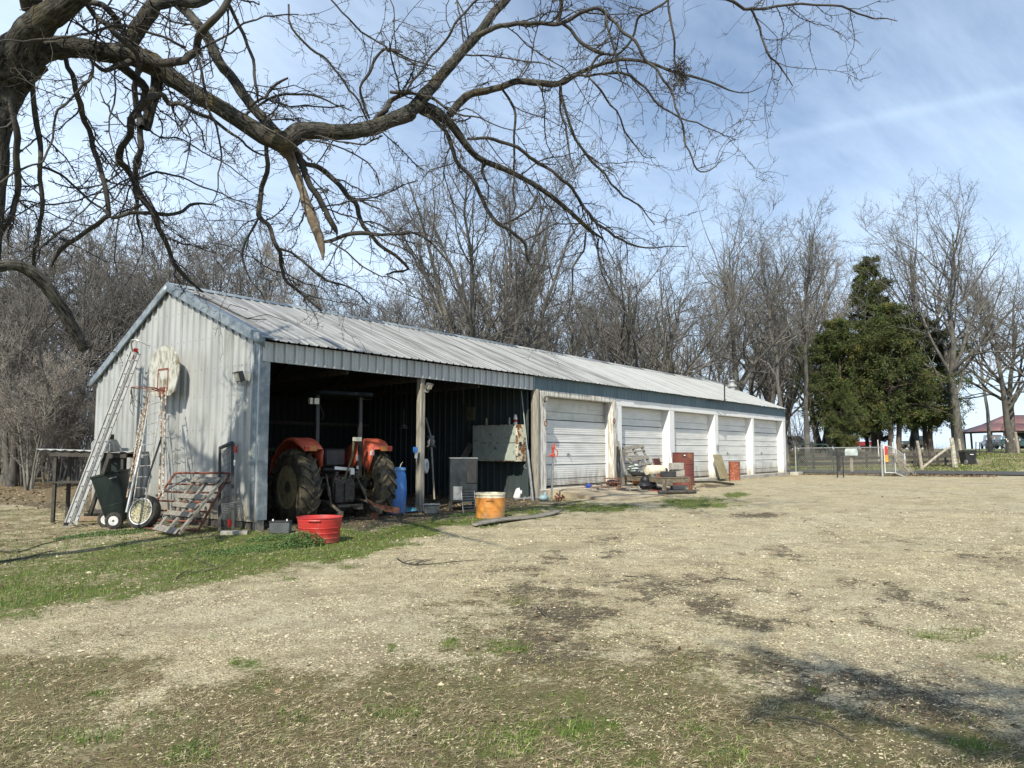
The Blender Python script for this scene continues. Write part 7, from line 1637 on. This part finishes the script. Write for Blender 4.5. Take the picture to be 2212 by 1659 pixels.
# wooden posts, leaning log
def wpost(pts,d,r,label,mat=barkpost,name='wooden_fence_post',cat='post',group='posts along the far fence'):
    P=[at(x,y,d) for x,y in pts]; g=float(gz(P[-1].x,P[-1].y)); P[-1].z=min(P[-1].z,g); P.append(P[-1]-up*.2)
    mb=MB(); mb.tube(P,[r*(.75+.35*(i/len(P))) for i in range(len(P))],8); single(mb,name,mat,label,cat,P[-2],group)
wpost([(2055,946),(2058,965),(2060,985),(2063,1002)],45.5,.15,'white-barked thick post left of the trash bin',M('white_bark',(.50,.47,.40),.9,0,(.22,.20,.16),9))
wpost([(2071,948),(2075,970),(2074,985)],50,.11,'shorter grey post behind the trash bin')
wpost([(1981,952),(1986,975),(1988,990),(1991,1001)],43,.10,'crooked pale post leaning before the cedars')
wpost([(2193,933),(2197,955),(2199,972)],62,.14,'tall pale post at the right edge before the parked car')
for (x,t_,b_) in ((1896,950,975),(1928,955,985),(1935,958,990)): wpost([(x,t_),(x+1,(t_+b_)/2),(x+2,b_)],50,.035,{1896:'slim pale stake left of the gate hinge post',1928:'slim pale stake behind the middle of the bent gate',1935:'slim pale stake behind the right half of the bent gate'}[x],whitep,'fence_stake','stake','slim stakes behind the bent gate')
a,b=at(1992,1000,44.5),at(2052,965,45.2); a.z=float(gz(a.x,a.y))+.05; mb=MB(); mb.tube([a,(a+b)/2+up*.04,b],.07,8); single(mb,'leaning_log',barkpost,'long dead limb propped slanting against the white-barked post','log',a)
# steel T-posts with white tips and fence wires beyond
tl_=[(2108,950,992),(2116,951,996),(2131,946,992),(2148,945,985),(2163,945,980),(2174,947,978),(2177,951,980),(2190,947,975),(2203,948,974),(2236,944,972)]
pr_=None
for i,(x,t_,b_) in enumerate(tl_):
    d=54+i*1.1; p=at(x,b_,d); g=float(gz(p.x,p.y)); t3=at(x,t_,d); r_=thing('fence_post',('first','second','third','fourth','fifth','sixth','seventh','eighth','ninth','last')[i]+' from the left of the white-tipped steel posts on the rise before the barn','post',(p.x,p.y,g),0,'white-tipped steel posts before the barn')
    mb=MB(); mb.bar((p.x,p.y,g-.1),(t3.x,t3.y,t3.z-.14),.055); mb.build('shaft',blackm,r_); mb=MB(); mb.bar((t3.x,t3.y,t3.z-.14),t3,.06); mb.build('white_tip',whitep,r_)
    if pr_ is not None and i%2==0:
        mb=MB()
        for k in range(4): mb.tube([pr_+up*(.25+.25*k),Vector((p.x,p.y,g))+up*(.25+.25*k)],.006,3,cap=False)
        single(mb,'fence_wire',blackm,('leftmost','second','third','fourth','rightmost')[min(4,i//2-1)]+' span of fence wire strung between the white-tipped posts','wire',pr_,'fence wires before the barn')
    if pr_ is None or i%2==0: pr_=Vector((p.x,p.y,g))
# dark rail of the old fence in front of the cedars
for k,(x0,x1,y_,d) in enumerate(((1700,1985,990,46.5),(1975,2058,989,46.5))):
    a=at(x0,y_,d); b=at(x1,y_,d+.4); a.z=float(gz(a.x,a.y)); b.z=float(gz(b.x,b.y)); mb=MB()
    for h_ in (.28,.58): mb.bar(a+up*h_,b+up*h_,.05,.16)
    n_=6
    for i in range(n_): q=a.lerp(b,i/(n_-1)); mb.bar(q-up*.1,q+up*.85,.12)
    single(mb,'board_fence',darkwood,('long' if k==0 else 'short')+' dark board fence in the shade under the cedars','fence',a,'board fences under the cedars')
# vehicles
def car(name,label,cat,px,d,rz,body,kind='suv',L_=4.5,H_=1.6,Wd=1.75):
    p=at(px,974,d); g=float(gz(p.x,p.y)); r_=thing(name,label,cat,(p.x,p.y,g),rz,'vehicles parked beyond the road')
    hl=L_/2
    if kind=='suv': low=[(-hl,.35),(-hl,.85),(-hl+.15,1.0),(hl-1.2,1.02),(hl-.1,.88),(hl,.6),(hl,.35)]; top=[(-hl+.15,1.0),(-hl+.35,H_),(-.1+.6,H_),(hl-1.15,1.02)]
    elif kind=='pickup': low=[(-hl,.45),(-hl,1.0),(.0,1.02),(hl-.1,1.05),(hl,.75),(hl,.4)]; top=[(-.55,1.02),(-.45,H_),(.75,H_),(1.25,1.04)]
    elif kind=='jeep': low=[(-hl,.5),(-hl,1.05),(hl-1.4,1.08),(hl-.1,1.05),(hl,.9),(hl,.5)]; top=[(-hl+.02,1.05),(-hl+.05,H_),(hl-1.65,H_),(hl-1.45,1.08)]
    else: low=[(-hl,.3),(-hl,.8),(-hl+.2,.92),(hl-1.1,.9),(hl-.15,.72),(hl,.55),(hl,.3)]; top=[(-hl+.3,.92),(-.95,H_),(.35,H_),(hl-1.1,.9)]
    T=Matrix(((1,0,0,0),(0,0,-1,0),(0,1,0,0),(0,0,0,1)))
    mb=MB(); mb.prism(low,-Wd/2,Wd/2,T); mb.prism(top[:1]+[(x,z_) for x,z_ in top[1:]],-Wd/2+.12,Wd/2-.12,T); part(mb,'body',body,r_,bevel=.06)
    gl=M('dark_car_glass',(.03,.045,.05),.12,0,spec=.7)
    cx_=sum(x for x,z_ in top)/4; cz_=sum(z_ for x,z_ in top)/4; w2_=[(lerp(cx_,x,.86),lerp(cz_,z_,.74)+.02) for x,z_ in top]
    m1=(w2_[0][0]+w2_[3][0])/2
    for s_ in (-1,1):
        for half in (0,1):
            xa=[min(x,m1-.05) if half==0 else max(x,m1+.05) for x,_ in w2_]; P=[(xa[i],w2_[i][1]) for i in range(4)]; mb=MB(); y0=s_*(Wd/2-.118); mb.prism(P,y0-.01,y0+.01,T); part(mb,'side_window',gl,r_)
    for x in (-hl+.85,hl-.85):
        for s_ in (-1,1): wheel(r_,(x,s_*(Wd/2-.05),.36 if kind!='jeep' else .42),(0,s_,0),.36 if kind!='jeep' else .42,.24,.22,rubber,steel)
    mb=MB()
    for s_ in (-1,1): mb.box((hl,s_*Wd*.36,.72),(.05,.3,.14))
    part(mb,'headlight',lampg,r_); mb=MB()
    for s_ in (-1,1): mb.box((-hl,s_*Wd*.4,.78),(.04,.16,.2))
    part(mb,'tail_light',redl,r_); mb=MB(); mb.box((hl+.02,0,.45),(.14,Wd*.95,.16)); mb.box((-hl-.02,0,.45),(.14,Wd*.95,.16)); part(mb,'bumper',blackp,r_); return r_
car('pickup_truck','red pickup truck parked behind the cedar trunks','pickup truck',1842,100,YAW+math.pi,M('red_car_paint',(.24,.018,.016),.3,coat=.5),'pickup',5.2,1.72,1.8)
car('jeep','dark grey open jeep parked right of the cedar trunks','jeep',1976,104,YAW+math.pi,M('dark_grey_car_paint',(.05,.06,.06),.35,coat=.4),'jeep',3.8,1.75,1.6)
car('dark_suv','black vehicle parked under the left end of the barn roof','car',2143,99,YAW+1.2,M('black_car_paint',(.02,.02,.022),.3,coat=.5),'suv',4.4,1.75,1.8)
car('green_car','dark green hatchback parked beside the barn posts','car',2188,93,YAW,M('teal_car_paint',(.035,.075,.075),.3,coat=.5),'hatch',4.6,1.5,1.75)
car('far_car','small grey car parked far beyond the chain-link fence','car',1712,72,YAW,M('grey_car_paint',(.22,.25,.28),.35,coat=.4),'suv',4.3,1.5,1.7)
# barn
bp=at(2212,974,108); g=float(gz(bp.x,bp.y)); barn=thing('barn','open-sided barn with a maroon metal roof on the rise at right','barn',(bp.x,bp.y,g),YAW)
xl=-S(100,108)+.1; xr=9; roofb=M('maroon_roof',(.17,.085,.085),.55,.1,(.13,.07,.07),1.5,c3=(.20,.16,.15),scale3=.5)
def rf(P,name):
    mb=MB(); mb.add(P,[(0,1,2,3)]); part(mb,name,roofb,barn,solid=.06)
e=2.45; m_=4.0; rg_=4.75
x1,x2=xl+2.1,xl+3.9
rf([(xl,-5,e),(xr,-5,e),(xr,-2.4,e+1.05),(x1,-2.4,e+1.05)],'lower_roof'); rf([(x1,-2.4,e+1.05),(xr,-2.4,e+1.05),(xr,0,rg_),(x2,0,rg_)],'upper_roof')
rf([(xl,5,e),(xl,-5,e),(x1,-2.4,e+1.05),(x1,2.4,e+1.05)],'hip_roof'); rf([(x1,2.4,e+1.05),(x1,-2.4,e+1.05),(x2,0,rg_),(x2,.01,rg_)],'hip_roof')
rf([(xr,5,e),(xl,5,e),(x1,2.4,e+1.05),(xr,2.4,e+1.05)],'lower_roof'); rf([(xr,2.4,e+1.05),(x1,2.4,e+1.05),(x2,0,rg_),(xr,0,rg_)],'upper_roof')
for i in range(26):
    x=xl+.6+i*.58
    if x>xr-.2: break
    mb=MB(); mb.bar((max(x,xl+.2),-4.98,e+.04),(max(x,x1) if x>x1 else x,-2.42 if x>x1 else -5+ (x-xl)*1.24,e+1.09 if x>x1 else e+.04+(x-xl)*.5),.03,.03); part(mb,'roof_rib',roofb,barn)
for x in (xl+.9,xl+1.9,xl+4.9,xl+8,xl+11):
    for y in (-4.6,4.6): mb=MB(); mb.bar((x,y,-.4),(x-.1,y,e),.2); part(mb,'barn_post',M('red_brown_post',(.07,.035,.03),.8),barn)
mb=MB(); mb.bb(xl+4.2,xr-.2,-1.2,-1.0,-.3,e+1.2); part(mb,'wall',M('dark_barn_wall',(.05,.065,.075),.8),barn)
mb=MB(); mb.bar((xl+.5,-4.8,e-.12),(xr,-4.8,e-.12),.1,.22); mb.bar((xl+.5,-4.8,e-.12),(xl+.5,4.8,e-.12),.1,.22); part(mb,'eave_beam',darkwood,barn)
